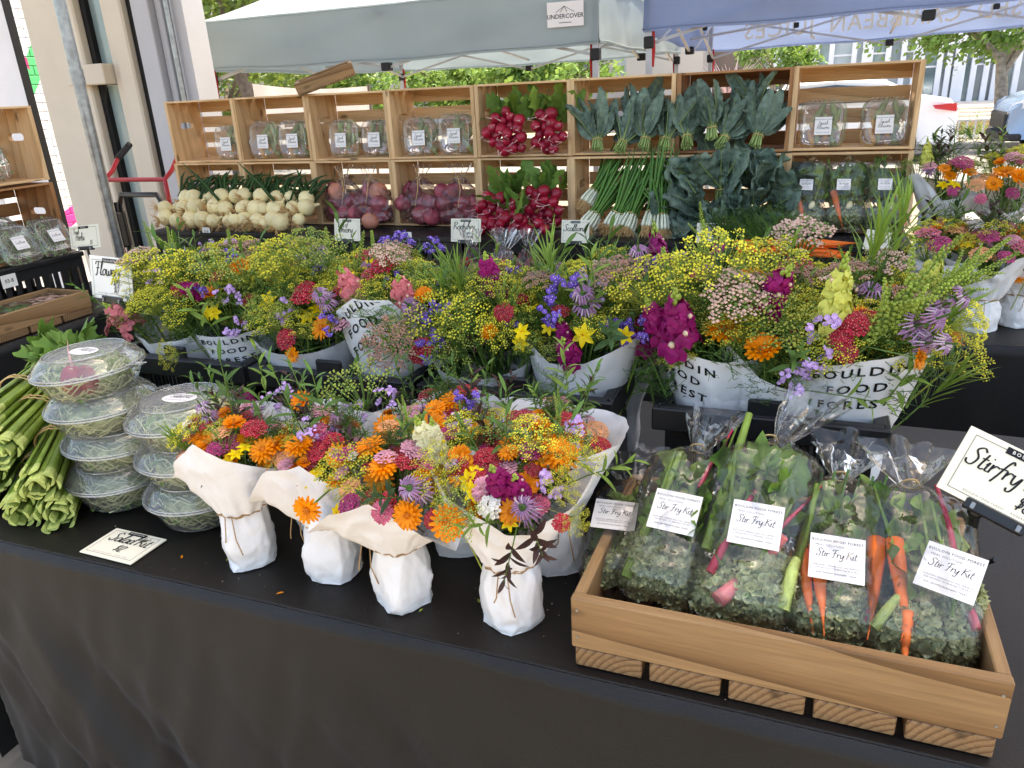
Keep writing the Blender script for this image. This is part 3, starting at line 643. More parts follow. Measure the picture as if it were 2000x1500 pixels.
for i in range(14): q = MB(); q.box((-20+i*3.0, -2.02, 2.2), (1.7, .06, 1.6)); q.build('window', M_farglass, lb, False)
# banner hung under the white tent and items of the next stall
M_banner = mat('sheer_banner', (200, 192, 188), .8, .1, 4, trans=.4)
bn = thing('mesh_banner', 'sheer pale banner hung behind the crates under the white tent', 'banner', (0, 9.0, 0))
a, b = aty(490, 163, 9), aty(720, 168, 9)
q = MB(); q.grid(lambda u, v: (lerp(a.x, b.x, u), .02*nz(u*6, v*3), lerp(.9, lerp(a.z, b.z, u)-.05*math.sin(PI*u), v)), 24, 8); q.build('cloth', M_banner, bn)
for k in (a, b): q = MB(); q.tube([(k.x, 0, 0), (k.x, 0, k.z+.02)], .02, 8); q.build('post', M_bark, bn)

# ---- parked cars
M_carw = mat('car_white', (232, 234, 238), .25, .02, 2, 0, 60, .5, coat=.6)
M_carb = mat('car_blue', (122, 146, 176), .25, .04, 2, 0, 60, .5, coat=.6, metal=.2)
M_tyre = mat('tyre', (26, 26, 27), .8, .1, 9); M_rim = mat('wheel_rim', (160, 162, 166), .3, .1, 9, metal=.7)
M_tail = mat('tail_light', (190, 24, 40), .2, .1, 9, spec=.6); M_head = mat('head_light', (206, 212, 218), .15, .1, 9, spec=.6)
M_cglass = mat('car_glass', (44, 52, 58), .08, .2, 2, spec=.7); M_grille = mat('car_grille', (34, 34, 37), .5, .3, 30)
def car(label, X, Y, L, Wd, prof, glass, paint, group):
    """front points to -X; prof: (x, z) outline of the body side from rear bumper over the roof to the front"""
    T = thing('parked_car', label, 'car', (X, Y, .006), group=group)
    def sec(k):  # half width shrinks towards roof and ends
        out = []
        for x, z in prof:
            w_ = Wd/2*(1-.10*max(0, (z-.85))/.6)*(1-.14*max(0, abs(x)/(L/2)-.75)/.25)
            out.append((x, w_, z))
        return out
    P = sec(0); q = MB(); n = len(P); rows = []
    for f, ins in ((-1, 0), (-.93, .035), (-.6, .06), (0, .065), (.6, .06), (.93, .035), (1, 0)):
        rows.append([(x*(1-.0), f*w_, z+(ins if z > .35 else 0)) for x, w_, z in P])
    vs = [p for r in rows for p in r]; fs = []
    for r in range(len(rows)-1):
        for i in range(n-1): fs.append((r*n+i, r*n+i+1, (r+1)*n+i+1, (r+1)*n+i))
    q.add(vs, fs)
    for r in (0, len(rows)-1):
        q.add([(0, rows[r][0][1], .3)]+list(rows[r]), [(0, i+1, i+2) for i in range(n-1)]+[(0, n, 1)])
    q.build('body', paint, T)
    for sg in (-1, 1):
        q = MB(); q.add([(x, sg*(Wd/2*(1-.10*max(0, z-.85)/.6)+.012), z) for x, z in glass], [tuple(range(len(glass)))]); q.build('side_window', M_cglass, T, False)
    for wx in (-L*.32, L*.30):
        for sg in (-1, 1):
            wl = MB(); Mx = Matrix.Rotation(PI/2, 3, 'X')
            wl.lathe([(.17, -.1), (.3, -.11), (.325, -.07), (.325, .07), (.3, .11), (.17, .1)], 24, 0, Mx); wo = wl.build('wheel', M_tyre, T, True, loc=(wx, sg*(Wd/2-.09), .327))
            rm = MB(); rm.lathe([(.0, -.1*sg*-1), (.06, .105), (.17, .09)], 20, 0, Mx)
            for k in range(5): rm.cbox(Mx @ V((.1*math.cos(k*1.257), .1*math.sin(k*1.257), .1)), (.05, .03, .05), .005)
            rm.build('rim', M_rim, wo, True)
    return T
CG = 'cars parked along the far kerb'
xr = aty(1850, 250, 16.6).x
sed = [(2.3, .3), (2.33, .55), (2.34, .78), (2.22, .98), (1.7, 1.08), (1.1, 1.36), (.3, 1.42), (-.5, 1.36), (-1.15, 1.02), (-1.9, .88), (-2.3, .68), (-2.36, .42), (-2.3, .26)]
c1 = car('white sedan parked behind the rightmost crates, rear end showing', xr-2.3, 16.6, 4.7, 1.8, sed, [(1.5, 1.06), (1.0, 1.3), (.3, 1.36), (-.45, 1.3), (-1.0, 1.02)], M_carw, CG)
for sg in (-1, 1):
    q = MB(); q.add([(2.36, sg*.5, .84), (2.3, sg*.79, .84), (1.95, sg*.915, .9), (1.9, sg*.915, .96), (2.28, sg*.8, .98), (2.34, sg*.5, .93)], [(0, 1, 4, 5), (1, 2, 3, 4)]); q.build('tail_light', M_tail, c1, False)
q = MB(); q.cbox((2.3, 0, .36), (.14, 1.5, .16), .02); q.build('bumper', M_carw, c1, False)
q = MB(); q.cbox((2.36, 0, .7), (.02, .34, .12), .004); q.build('number_plate', M_whitep, c1, False)
xl = aty(1948, 260, 16.9).x
suv = [(2.25, .34), (2.3, .8), (2.2, 1.1), (1.95, 1.5), (1.2, 1.66), (.2, 1.66), (-.6, 1.58), (-1.15, 1.2), (-1.5, 1.12), (-2.05, 1.0), (-2.28, .82), (-2.32, .5), (-2.2, .32)]
c2 = car('light blue car at the right edge, dark grille and front bumper showing', xl+2.3, 16.9, 4.6, 1.85, suv, [(1.8, 1.16), (1.75, 1.45), (1.1, 1.58), (.2, 1.58), (-.5, 1.5), (-1.0, 1.18)], M_carb, CG)
q = MB(); q.cbox((-2.3, 0, .62), (.1, 1.3, .3), .03); q.build('grille', M_grille, c2, False)
q = MB(); q.cbox((-2.22, 0, .36), (.28, 1.72, .12), .03); q.build('front_bumper', M_grille, c2, False)
for sg in (-1, 1):
    q = MB(); q.add([(-2.3, sg*.66, .8), (-2.02, sg*.93, .86), (-1.8, sg*.935, .98), (-2.1, sg*.9, 1.0), (-2.27, sg*.68, .92)], [(0, 1, 2, 3, 4)]); q.build('head_light', M_head, c2, False)

# ---- red hand truck beside the column
M_redp = mat('red_paint', (176, 34, 42), .35, .12, 8, coat=.3)
a = aty(204, 350, 3.55); b = aty(322, 352, 3.55)
H = thing('hand_truck', 'red hand truck with black grips leaning behind the steel pole', 'hand truck', ((a.x+b.x)/2, 3.55, 0)); hw = (b.x-a.x)/2; zc = (a.z+b.z)/2
q = MB(); q.tube([(-hw, 0, zc), (hw, 0, zc)], .013, 8); q.build('cross_bar', M_redp, H)
for sg in (-1, 1):
    q = MB(); q.tube([(sg*hw, .14, zc+.12), (sg*hw, .07, zc+.045), (sg*hw, 0, zc), (sg*hw, .0, zc-.12), (sg*hw*.94, .03, .15)], .014, 8); rl = q.build('side_rail', M_redp, H)
    q = MB(); q.tube([(sg*hw, .25, zc+.19), (sg*hw, .13, zc+.11)], .019, 10); q.build('grip', M_rubber, rl)
    q = MB(); q.tube([(sg*hw*.97, .02, zc-.14), (sg*hw*.94, .03, zc-.34)], .024, 8); q.build('sleeve', M_rubber, rl)
    q = MB(); q.lathe([(.03, -.03), (.1, -.035), (.125, 0), (.1, .035), (.03, .03)], 18, 0, Matrix.Rotation(PI/2, 3, 'Y')); q.build('wheel', M_tyre, H, True, loc=(sg*(hw+.05), .1, .126))
q = MB(); q.tube([(-hw*.75, .01, .3), (-hw*.75, .01, zc-.16), (-hw*.6, .01, zc-.09), (hw*.6, .01, zc-.09), (hw*.75, .01, zc-.16), (hw*.75, .01, .3)], .016, 8); q.build('back_loop', M_blackm, H)
q = MB(); q.cbox((-hw*.8, 0, zc-.3), (.05, .08, .22), .01); q.build('latch', M_blackm, H, False)
q = MB(); q.cbox((0, -.12, .02), (hw*1.7, .26, .008), .002); q.build('toe_plate', M_redp, H, False)
# ================================================================== TABLES
def cloth_table(label, X0, X1, Y0, Y1, z, sides, bot=.03, seed=1, wrinkle=.012):
    """black cloth over a folding table: sides = which drops are built ('f','b','l','r')"""
    T = thing('cloth_covered_table', label, 'table', ((X0+X1)/2, (Y0+Y1)/2, 0)); hx, hy = (X1-X0)/2, (Y1-Y0)/2
    def top(u, v):
        x, y = lerp(-hx, hx, u), lerp(-hy, hy, v); return (x, y, z+.0012*nz(x*9+seed, y*9)+.0015*ridged((x*3, y*4, seed)))
    q = MB(); q.grid(top, 60, 24); q.build('cloth_top', M_clothtop, T)
    ed = {'f': ((-hx, -hy), (hx, -hy)), 'r': ((hx, -hy), (hx, hy)), 'b': ((hx, hy), (-hx, hy)), 'l': ((-hx, hy), (-hx, -hy))}
    for k in sides:
        a, b = (V(e+(0,)) for e in ed[k]); L = (b-a).length; nr = (b-a).normalized().cross(V((0, 0, 1)))
        def drop(u, v):
            s = u*L; dpt = (1-v); fo = (.5*nz(s*3.2+seed*7, dpt*.9, 1)+.35*nz(s*8, dpt*1.4, seed)+.15*nz(s*1.3-dpt*1.5, dpt*2, 5))
            puck = .006*ridged((s*16+seed, 0, 3))*math.exp(-dpt*14)
            p = a.lerp(b, u)+nr*(.012+fo*wrinkle*2.6*(.25+dpt*1.4)+puck); zz = lerp(bot+.01*nz(s*3, 2), z-.001, v)
            if v > .985: p = a.lerp(b, u)
            return (p.x, p.y, zz)
        q = MB(); q.grid(drop, int(L*60), 40); q.build('cloth_drop', M_cloth, T)
    for sx in (-1, 1):
        for sy in (-1, 1):
            q = MB(); q.tube([(sx*(hx-.12), sy*(hy-.1), .004), (sx*(hx-.12), sy*(hy-.1), z-.03)], .014, 8); q.build('leg', M_frame, T)
    q = MB(); q.cbox((0, 0, z-.022), (hx*2-.02, hy*2-.02, .035), .004); q.build('board', M_whitep, T, False)
    return T
TZ = .75
def front_table():
    X0, X1, Y0, Y1 = -1.84, 1.05, .885, 1.98
    T = cloth_table('front table under a black cloth, holding the bouquets and the wooden tray', X0, X1, Y0, Y1, TZ, 'rl', seed=2)
    hx, hy = (X1-X0)/2, (Y1-Y0)/2
    def drop(u, v):
        s = u*(X1-X0); dpt = 1-v; x = lerp(-hx, hx, u)
        fo = .5*nz(s*3.4+2, dpt*.9, 1)+.35*nz(s*7-dpt*2.2, dpt*1.4, 2)+.3*nz(s*1.8-dpt*2.4, dpt*1.1, 5)+.34*ridged((s*2.3-dpt*1.7, dpt*.5, 9))*min(1, dpt*2)+.42*ridged((s*5.2-dpt*2.6, dpt*.35, 4))*min(1, dpt*3)+.22*ridged((s*11+dpt*1.5, dpt*.6, 2))*min(1, dpt*6)
        puck = .010*ridged((s*17, dpt*2, 3))*math.exp(-dpt*18)*(.4+.6*abs(nz(s*3, 7)))
        corner = math.exp(-s*5)
        y = -hy-.012-.02*dpt-fo*.06*(.15+dpt*1.3)-puck+.12*corner*dpt
        zz = lerp(.05+.16*corner+.015*nz(s*3, 2), TZ-.001, v)
        if v > .99: y = -hy
        return (x, y, zz)
    q = MB(); q.grid(drop, 170, 60); q.build('cloth_drop', M_cloth, T)
    q = MB(); q.tube([(lerp(-hx, hx, i/60), -hy+.002+.001*nz(i*.7), TZ+.0005) for i in range(61)], .0022, 5); q.build('seam_cord', M_cloth, T)
front_table()
cloth_table('long rear table under black cloth below the stacked crates', -3.55, 1.7, 2.72, 3.8, TZ, 'fl', seed=4)
cloth_table('left side table under black cloth with the herb display', -3.75, -2.94, .8, 2.62, TZ, 'rb', seed=6)

# ================================================================== CRATES
CW, CH, CD = .457, .3175, .24; CX0, CY, CZ = -3.311, 3.367, .983
def end_panel():
    """upright end board with an oval hand hole; local X runs up the board (grain), Y = depth, Z = thickness"""
    q = MB(); n = 28; h, d, t = CH, CD, .018; out = []; inn = []
    for i in range(n):
        a = 2*PI*i/n; c, s = math.cos(a), math.sin(a); k = max(abs(c)/(h/2), abs(s)/(d/2)); out.append((c/k, s/k))
        inn.append((.016*c, .0125*s*1.2+(.034 if s > 0 else -.034)) if True else None)
    # snap corners
    for cx, cy_ in ((h/2, d/2), (h/2, -d/2), (-h/2, d/2), (-h/2, -d/2)):
        j = min(range(n), key=lambda i: (out[i][0]-cx)**2+(out[i][1]-cy_)**2); out[j] = (cx, cy_)
    hx = .03
    vs = [(x, y, t/2) for x, y in out]+[(x+hx, y, t/2) for x, y in inn]+[(x, y, -t/2) for x, y in out]+[(x+hx, y, -t/2) for x, y in inn]
    fs = []
    for i in range(n):
        j = (i+1) % n; fs += [(i, j, n+j, n+i), (2*n+i, 3*n+i, 3*n+j, 2*n+j), (i, 2*n+i, 2*n+j, j), (n+i, n+j, 3*n+j, 3*n+i)]
    q.add(vs, fs); return q
EP = end_panel(); CM = {}
def crate_meshes(ma):
    if ma.name not in CM:
        e = EP.mesh('end_panel', ma, False)
        s = MB(); s.cbox((0, 0, 0), (CW-.001, .068, .0095), .0015); s = s.mesh('slat', ma, False)
        b = MB(); b.cbox((0, 0, 0), (CW-.037, .0095, .058), .0015); b = b.mesh('back_slat', ma, False)
        CM[ma.name] = (e, s, b)
    return CM[ma.name]
def crate(label, loc, rz=0, ma=None, group='wooden crates stacked along the back', rot=None):
    ma = ma or M_crate; e, s, b = crate_meshes(ma)
    T = thing('wooden_crate', label, 'crate', loc, rot or (0, 0, rz), group)   # origin: front bottom centre; opening faces -Y
    for sg in (-1, 1):
        put('end_panel', e, T, (sg*(CW/2-.009), CD/2, CH/2), Matrix.Rotation(-PI/2, 3, 'Y') @ Matrix.Rotation(0, 3, 'X'))
    for zz in (.0048, CH-.0048):
        for i in range(3): put('slat', s, T, (R.uniform(-.001, .001), .036+i*.084+R.uniform(-.002, .002), zz), (0, 0, R.uniform(-.004, .004)))
    for i in range(4): put('back_slat', b, T, (0, CD+.005, .036+i*.082), (0, R.uniform(-.008, .008), 0))
    return T
names_top = ['squash blossom tubs, leftmost of the top row', 'two squash blossom tubs, second in the top row', 'two squash blossom tubs, third in the top row', 'two squash blossom tubs, left of the upper radishes',
             'the upper radish bunches', 'the paler kale bunches, top row right of the radishes', 'the darker kale bunches, top row', 'two large squash blossom tubs, rightmost of the top row']
names_bot = ['white onions, leftmost of the bottom row', 'white onions, second in the bottom row', 'bagged red onions, left one of two', 'bagged red onions, right one of two',
             'the lower radish bunches', 'scallions', 'the big loose kale leaves, bottom row', 'bagged stir fry vegetables, bottom row']
def cx(i): return CX0+CW*(i+.5)
jit = [.0, .004, -.003, .002, .006, .012, .01, .016]
for i in range(8):
    crate('wooden crate holding '+names_bot[i], (cx(i), CY+R.uniform(-.004, .004), CZ), R.uniform(-.006, .006))
    crate('wooden crate holding '+names_top[i], (cx(i)+R.uniform(-.004, .004), CY+.015+R.uniform(-.004, .004), CZ+CH+.002+jit[i]*.3), R.uniform(-.006, .006), M_crate_dark if i == 6 else None)
# tilted crate beyond the row and left side crates
TILT_TRAY = True
XL = -3.26; YE = 2.56
crate('wooden crate at the left edge of the picture, upper one', (XL, YE-CW/2, CZ+CH+.012), PI/2, None, 'wooden crates at the left table')
crate('darker wooden crate at the left edge with clear tubs before it, lower one', (XL, YE-CW/2+.01, CZ), PI/2, M_crate_dark, 'wooden crates at the left table')

# ---- black vented plastic crates under the wooden ones
def vent_crate(label, loc, w, d, h, rz=0, group=None):
    T = thing('plastic_crate', label, 'crate', loc, (0, 0, rz), group)
    q = MB(); t = .006
    for sy in (-1, 1):
        q.box((0, sy*(d/2-t/2), .02), (w, t, .04)); q.box((0, sy*(d/2-t/2), h-.035), (w-.002, t*1.01, .07))
        n = int(w/.05)
        for i in range(n+1): q.box((lerp(-w/2+.012, w/2-.012, i/n), sy*(d/2-t/2), h/2-.015), (.024, t*.9, h-.10))
    for sx in (-1, 1):
        q.box((sx*(w/2-t/2), 0, .02), (t, d-2*t, .04)); q.box((sx*(w/2-t/2), 0, h-.035), (t*1.01, d-2*t, .07))
        n = int(d/.05)
        for i in range(n+1): q.box((sx*(w/2-t/2), lerp(-d/2+.018, d/2-.018, i/n), h/2-.015), (t*.9, .024, h-.10))
    q.build('wall', M_black, T, False)
    q = MB(); q.cbox((0, 0, h-.005), (w-.014, d-.014, .008), .002); q.build('deck', M_black, T, False)
    for sy in (-1, 1):
        q = MB(); q.cbox((0, sy*(d/2+.006), h-.012), (w+.012, .014, .022), .003); q.build('rim', M_black, T, False)
    return T
for i in range(6):
    vent_crate('black vented plastic crate under '+['the white onions at left', 'the white onions, right of the first', 'the red onion bags', 'the lower radishes', 'the scallions and kale', 'the stir fry bags'][i], (-3.0+i*.612, 3.40, TZ+.0022), .60, .56, .228, 0, 'black plastic crates under the wooden ones')
for i, l in enumerate(('farther', 'nearer')):
    vent_crate('black vented plastic crate on the left table, '+l+' one', (-3.42, 2.34-i*.51, TZ+.0022), .50, .40, .228, PI/2, 'black plastic crates on the left table')

# ================================================================== TUBS, LABELS
def sup(a, n=5.0):
    c, s = math.cos(a), math.sin(a); return (abs(c)**(2/n)*(1 if c > 0 else -1), abs(s)**(2/n)*(1 if s > 0 else -1))
def tub_mesh():
    q = MB(); n = 40; sec = [(.075, .70), (.07, .76), (.03, .86), (.008, .9), (.006, 1.0), (-.002, 1.0), (-.004, .9), (-.012, .88), (-.02, .84), (-.022, .78), (-.018, .74)]
    vs = []; fs = []
    for y, s in sec:
        for i in range(n): a, b = sup(2*PI*i/n); vs.append((a*s*.5, y, b*s*.5))
    for k in range(len(sec)-1):
        for i in range(n): fs.append((k*n+i, k*n+(i+1) % n, (k+1)*n+(i+1) % n, (k+1)*n+i))
    fs += [tuple(range(n)), tuple((len(sec)-1)*n+i for i in range(n))]
    q.add(vs, fs)
    for i in range(7): q.cbox((-.3+i*.1, .002, .515), (.05, .016, .03), .006)   # crimped hinge and tabs
    q.cbox((.52, .0, -.05), (.03, .016, .16), .006); q.cbox((-.52, .0, -.05), (.03, .016, .16), .006)
    return q
def scaled(q, sx, sy, sz): q.v = [(x*sx, y*sy, z*sz) for x, y, z in q.v]; return q
ME_tub = scaled(tub_mesh(), .158, 1, .158).mesh('tub', M_clear)
M_blosg = mat('blossom_green', (176, 186, 116), .6, .25, 30, trans=.2, rand=.2); M_bloso = mat('blossom_orange', (240, 170, 60), .6, .2, 30, trans=.2, rand=.15)
def blossoms(seed):
    rr = random.Random(seed); q = MB()
    for i in range(17):
        a = rr.uniform(-.6, .6)+(PI if rr.random() < .5 else 0); b = V((rr.uniform(-.045, .045), rr.uniform(.01, .055), rr.uniform(-.05, .03))); L = rr.uniform(.04, .07)
        d = V((math.sin(a), rr.uniform(-.2, .2), math.cos(a)))
        q.tube([b, b+d*L*.4, b+d*L*.8, b+d*L], [.004, .011, .009, .001], 6, 1 if rr.random() < .3 else 0)
    return q.mesh('blossoms', [M_blosg, M_bloso])
ME_bl = [blossoms(i) for i in range(3)]
def label_meshes(w, h, kind):
    c = MB(); c.cbox((0, 0, 0), (w, h, .0008), .0002); t = MB(); e = .0007
    a = block('BOULDIN FOOD FOREST', h*.078, .006, 1.15); shift(a, 0, h*.36, e); t.join(a)
    if kind == 'squash':
        t.join(shift(script_c('Squash', h*.095, .07, z=e), -h*.02, h*.08)); t.join(shift(script_c('Blossoms', h*.095, .07, z=e), 0, -h*.16))
    elif kind == 'stir': t.join(shift(script_c('Stir Fry Kit', h*.085, .07, z=e), -.02*w, -.0*h)); b = block('MEAL SOLUTION', h*.062, -.004, 1.2); t.join(shift(b, -w*.14, h*.25, e))
    else: t.join(shift(script_c(kind, h*.1, .07, z=e), 0, -.06*h))
    for k, (s, y) in enumerate((('SEASONAL GREENS AND VEG. PERFECT', -.2), ('FOR AN EASY TO PREPARE STIR FRY', -.26), ('SOIL-GROWN IN ROGERS, TEXAS', -.36)) if kind == 'stir' else (('SOIL-GROWN IN ROGERS, TEXAS', -.36),)):
        b = block(s, h*.048, .004 if y < -.3 else -.006, 1.05); t.join(shift(b, 0, h*y, e))
    return c.mesh('label', M_label, False), t.mesh('label_lettering', M_ink, False)
LB_sq = label_meshes(.064, .068, 'squash'); LB_sun = label_meshes(.062, .06, 'Sunflower'); LB_st = label_meshes(.085, .082, 'stir')
def add_label(parent, lb, loc, rot):
    o = put('label', lb[0], parent, loc, rot); put('label_lettering', lb[1], o); return o
FACE_F = Matrix.Rotation(PI/2, 3, 'X')      # a card in XY turned to face -Y, upright
def tub(label, x, y, z, s=1.0, lean=-.12, rz=0, lx=0, lz=0, k=0, group='clear tubs of squash blossoms'):
    T = thing('clear_tub', label, 'tub', (x, y, z+.08*s), Matrix.Rotation(rz, 3, 'Z') @ Matrix.Rotation(lean, 3, 'X'), group)
    put('shell', ME_tub, T, scale=s); put('blossoms', ME_bl[k % 3], T, scale=s*1.05); add_label(T, LB_sq, (lx, -.0245*s, lz), FACE_F); return T
fz = CZ+CH+.0145
def cr(i, f): return CX0+CW*(i+f)
for i, f, s, lb in ((0, .78, 1.06, 'alone in the leftmost top crate'), (1, .30, 1.15, 'left one in the second top crate'), (1, .71, 1.15, 'right one in the second top crate'),
                    (2, .36, 1.1, 'left one in the third top crate'), (2, .75, 1.06, 'right one in the third top crate'), (3, .30, 1.1, 'left one beside the radish crate'), (3, .70, 1.15, 'right one beside the radish crate'),
                    (7, .26, 1.12, 'left one in the rightmost top crate'), (7, .76, 1.12, 'right one in the rightmost top crate')):
    tub('clear tub of squash blossoms with a square label, '+lb, cr(i, f), CY+.06+(.02 if i in (2, 3) and f > .5 else 0), fz, s, -.1, R.uniform(-.12, .12), R.uniform(-.008, .008), -.008, i)

# ================================================================== PRODUCE
M_onw = mat('white_onion', (236, 218, 164), .35, .07, 18, .05, 60, .4, rand=.08); M_roots = mat('dry_roots', (202, 164, 112), .9, .2, 60)
M_ongreen = mat('onion_green', (50, 82, 40), .45, .35, 9, rand=.2, trans=.15); M_skin = mat('onion_skin', (214, 172, 112), .7, .25, 40)
M_onr = mat('red_onion', (124, 40, 62), .35, .35, 22, .1, 60, .4, rand=.25, col2=(176, 84, 92))
M_onr2 = mat('pale_red_onion', (198, 128, 104), .35, .2, 30, .1, 60, .4)
M_rad = mat('radish_red', (150, 20, 46), .35, .3, 20, .08, 80, .45, rand=.2); M_tail = mat('radish_tail', (228, 178, 172), .6, .2, 40)
M_kale = mat('kale_blue_green', (88, 110, 92), .55, .25, 26, .9, 130, .3, rand=.2, col2=(134, 156, 138), bd=.006, trans=.06); M_kstem = mat('kale_stem', (146, 166, 100), .5, .2, 20)
M_curly = mat('curly_kale', (182, 192, 124), .5, .4, 60, .4, 200, .35, rand=.15, col2=(226, 228, 178), trans=.3)
M_carrot = mat('carrot_orange', (236, 112, 40), .45, .15, 40, .3, 60, .35, rand=.12)
M_cstalk = mat('celery_stalk', (122, 148, 52), .45, .3, 24, .1, 120, .45, rand=.12); M_cpale = mat('celery_butt', (184, 198, 112), .4, .2, 60, .1, 120, .4, rand=.08)
def ribbed(ma, st=.6):
    t = ma.node_tree; N = t.nodes.new; L = t.links.new; tc = N('ShaderNodeTexCoord'); mp = N('ShaderNodeMapping'); mp.inputs['Scale'].default_value = (260, 260, 5); no = N('ShaderNodeTexNoise'); no.inputs['Scale'].default_value = 1
    bp = N('ShaderNodeBump'); bp.inputs['Strength'].default_value = st; bp.inputs['Distance'].default_value = .004; L(tc.outputs['Object'], mp.inputs[0]); L(mp.outputs[0], no.inputs['Vector']); L(no.outputs[0], bp.inputs['Height']); L(bp.outputs[0], t.nodes['Principled BSDF'].inputs['Normal'])
ribbed(M_cstalk); ribbed(M_cpale)
M_chard = mat('chard_red', (190, 32, 66), .35, .2, 24, 0, 60, .45); M_chpink = mat('chard_pink', (232, 128, 126), .35, .2, 24, 0, 60, .45)
M_scw = mat('scallion_white', (232, 234, 208), .4, .08, 20, 0, 60, .4); M_scg = mat('scallion_green', (104, 150, 56), .4, .25, 16, 0, 60, .4, rand=.2, col2=(70, 118, 50))
def onion_mesh():
    q = MB(); q.lathe([(.001, -.036), (.016, -.034), (.031, -.021), (.0385, -.002), (.036, .014), (.025, .028), (.012, .036), (.007, .044), (.006, .06)], 18)
    return q.mesh('onion', M_onw)
def root_mesh(seed=1, n=22, L=.05, r0=.006, r=.0007):
    rr = random.Random(seed); q = MB()
    for i in range(n):
        a = rr.uniform(0, 2*PI); b = V((math.cos(a)*r0*rr.random(), math.sin(a)*r0*rr.random(), -.034)); l = L*rr.uniform(.4, 1); o = V((math.cos(a)*l*.6, math.sin(a)*l*.6, -l*.5))
        q.tube([b, b+o*.5+V((rr.uniform(-.008, .008), rr.uniform(-.008, .008), 0)), b+o], [r, r, r*.5], 3, cap=False)
    return q.mesh('roots', M_roots, False)
ME_on = onion_mesh(); ME_rt = [root_mesh(i, 36, .07, .008, .0011) for i in range(3)]
OB = ['leftmost, against the crate side', 'left of the crate divider', 'below the crate divider', 'right of the crate divider', 'rightmost, beside the red onions']
rr = random.Random(21)
for k in range(5):
    T = thing('white_onion_bunch', 'bunch of white onions with dark green tops, '+OB[k], 'onions', (lerp(-3.17, -2.47, k/4), CY-.1, CZ+.002), group='white onion bunches in the bottom crates')
    for j in range(9):
        tier = (0, 0, 0, 1, 1, 1, 2, 2, 1)[j]; x = ((-.066, .0, .07, -.05, .03, .09, -.03, .05, -.1)[j])+rr.uniform(-.022, .022)
        s = rr.uniform(.85, 1.3); d = V((rr.uniform(-.9, .9), rr.uniform(.2, .9), rr.uniform(-.1, .8)))
        o = put('onion', ME_on, T, (x, -.10+tier*.055+rr.uniform(-.02, .02), .04+tier*.05+rr.uniform(-.002, .016)), quat(d), s); put('roots', ME_rt[j % 3], o)
    q = MB()
    for j in range(34):
        b = V((rr.uniform(-.1, .1), rr.uniform(-.02, .06), .11+rr.uniform(-.03, .05))); a = rr.uniform(-.7, .9); L = rr.uniform(.16, .3)
        e = b+V((math.sin(a)*L*.9, rr.uniform(.05, .14), math.cos(a)*L*.55)); e.z = min(e.z, .285); e.y = min(e.y, .3)
        md = b.lerp(e, .55)+V((0, 0, .025)); q.tube([b, md, e+V((0, 0, -rr.uniform(0, .04)))], [.006, .0065, .0015], 5, 0, flat=.6)
    if k in (1, 3):
        b = V((.1, -.06, .14)); q.tube([b, b+V((-.06, -.03, .1)), b+V((-.14, -.06, .2))], [.008, .01, .001], 5, flat=.4)
    stuff(q.build('green_tops', M_ongreen, T))
    q = MB()
    for j in range(60):
        b = V((rr.uniform(-.11, .11), -.135+rr.uniform(-.02, .05), rr.uniform(.004, .06))); e = b+V((rr.uniform(-.04, .04), rr.uniform(-.03, .02), rr.uniform(-.03, .015))); e.z = max(e.z, .002)
        q.tube([b, b.lerp(e, .5)+V((0, 0, .008)), e], .0011, 3, cap=False)
    stuff(q.build('loose_roots', M_roots, T))
# red onions, radishes share a bag maker
def bag_film(w, d, h, neck=.013, flare=.05, top=.09, seed=0, wr=.010, bend=(0, 0), nu=56, nv=44, sh=.5):
    q = MB()
    def f(u, v):
        a = 2*PI*u; c, s = math.cos(a), math.sin(a); T1 = .78
        if v < T1:
            t = v/T1; pr = (math.sin(min(1, t*7)*PI/2))**.3 * (1-.10*max(0, t-.3)) * (1 if t < sh else lerp(neck/(w/2), 1, (math.cos((t-sh)/(1-sh)*PI)*.5+.5)**.8))
            rx, ry, z = w/2*pr, max(neck, d/2*pr), h*(t**1.05)
            k = wr*(.5+t)*ridged((c*2.2+seed, s*2.2, t*4))+wr*.5*ridged((c*5+seed, s*5, t*9))+wr*1.4*math.sin(a*11+seed)*max(0, t-sh)
        else:
            t = (v-T1)/(1-T1); rx = ry = neck+flare*t**.8*(.8+.35*math.sin(a*2+seed)); z = h+top*t; ry *= .55
            k = .010*t*math.sin(a*7+seed*2)+.008*t*ridged((c*5+seed, s*5, t*3))
        b = max(0, v-.5)*2
        return ((rx+k)*c+bend[0]*b*b, (ry+k)*s+bend[1]*b*b, z)
    q.grid(f, nu, nv, closed=True); return q
def red_onion_bag(label, x, y, z, seed, n=12, w=.235):
    rr = random.Random(seed); T = thing('red_onion_bag', label, 'bag', (x, y, z), (0, 0, rr.uniform(-.3, .3)), 'clear bags of red onions')
    sp = []
    for j in range(n):
        ly = j//4; o = put('onion', ME_onr[0 if rr.random() < .85 else 1], T, (-.075+(j % 4)*.05+rr.uniform(-.012, .012), rr.uniform(-.055, .04), .042+ly*.056), (rr.uniform(0, 6), rr.uniform(0, 6), 0), rr.uniform(1.0, 1.3))
    bag_film(w, .18, .215, .012, .04, .07, seed, .012, (rr.uniform(-.06, .06), -.05)).build('film', M_film, T)
    q = MB(); q.tube([(.012*math.cos(a*.7), .012*math.sin(a*.7)-.02, .213+.001*a) for a in range(10)], .002, 4); q.tube([(.01, -.03, .215), (.03, -.06, .17), (.02, -.08, .09)], [.003, .002, .001], 4); q.build('twist_tie', M_skin, T)
def ronion(ma):
    q = MB(); q.lathe([(.001, -.034), (.018, -.032), (.033, -.018), (.039, 0), (.034, .018), (.02, .03), (.008, .038), (.004, .05)], 16); return q.mesh('onion', ma)
ME_onr = (ronion(M_onr), ronion(M_onr2))
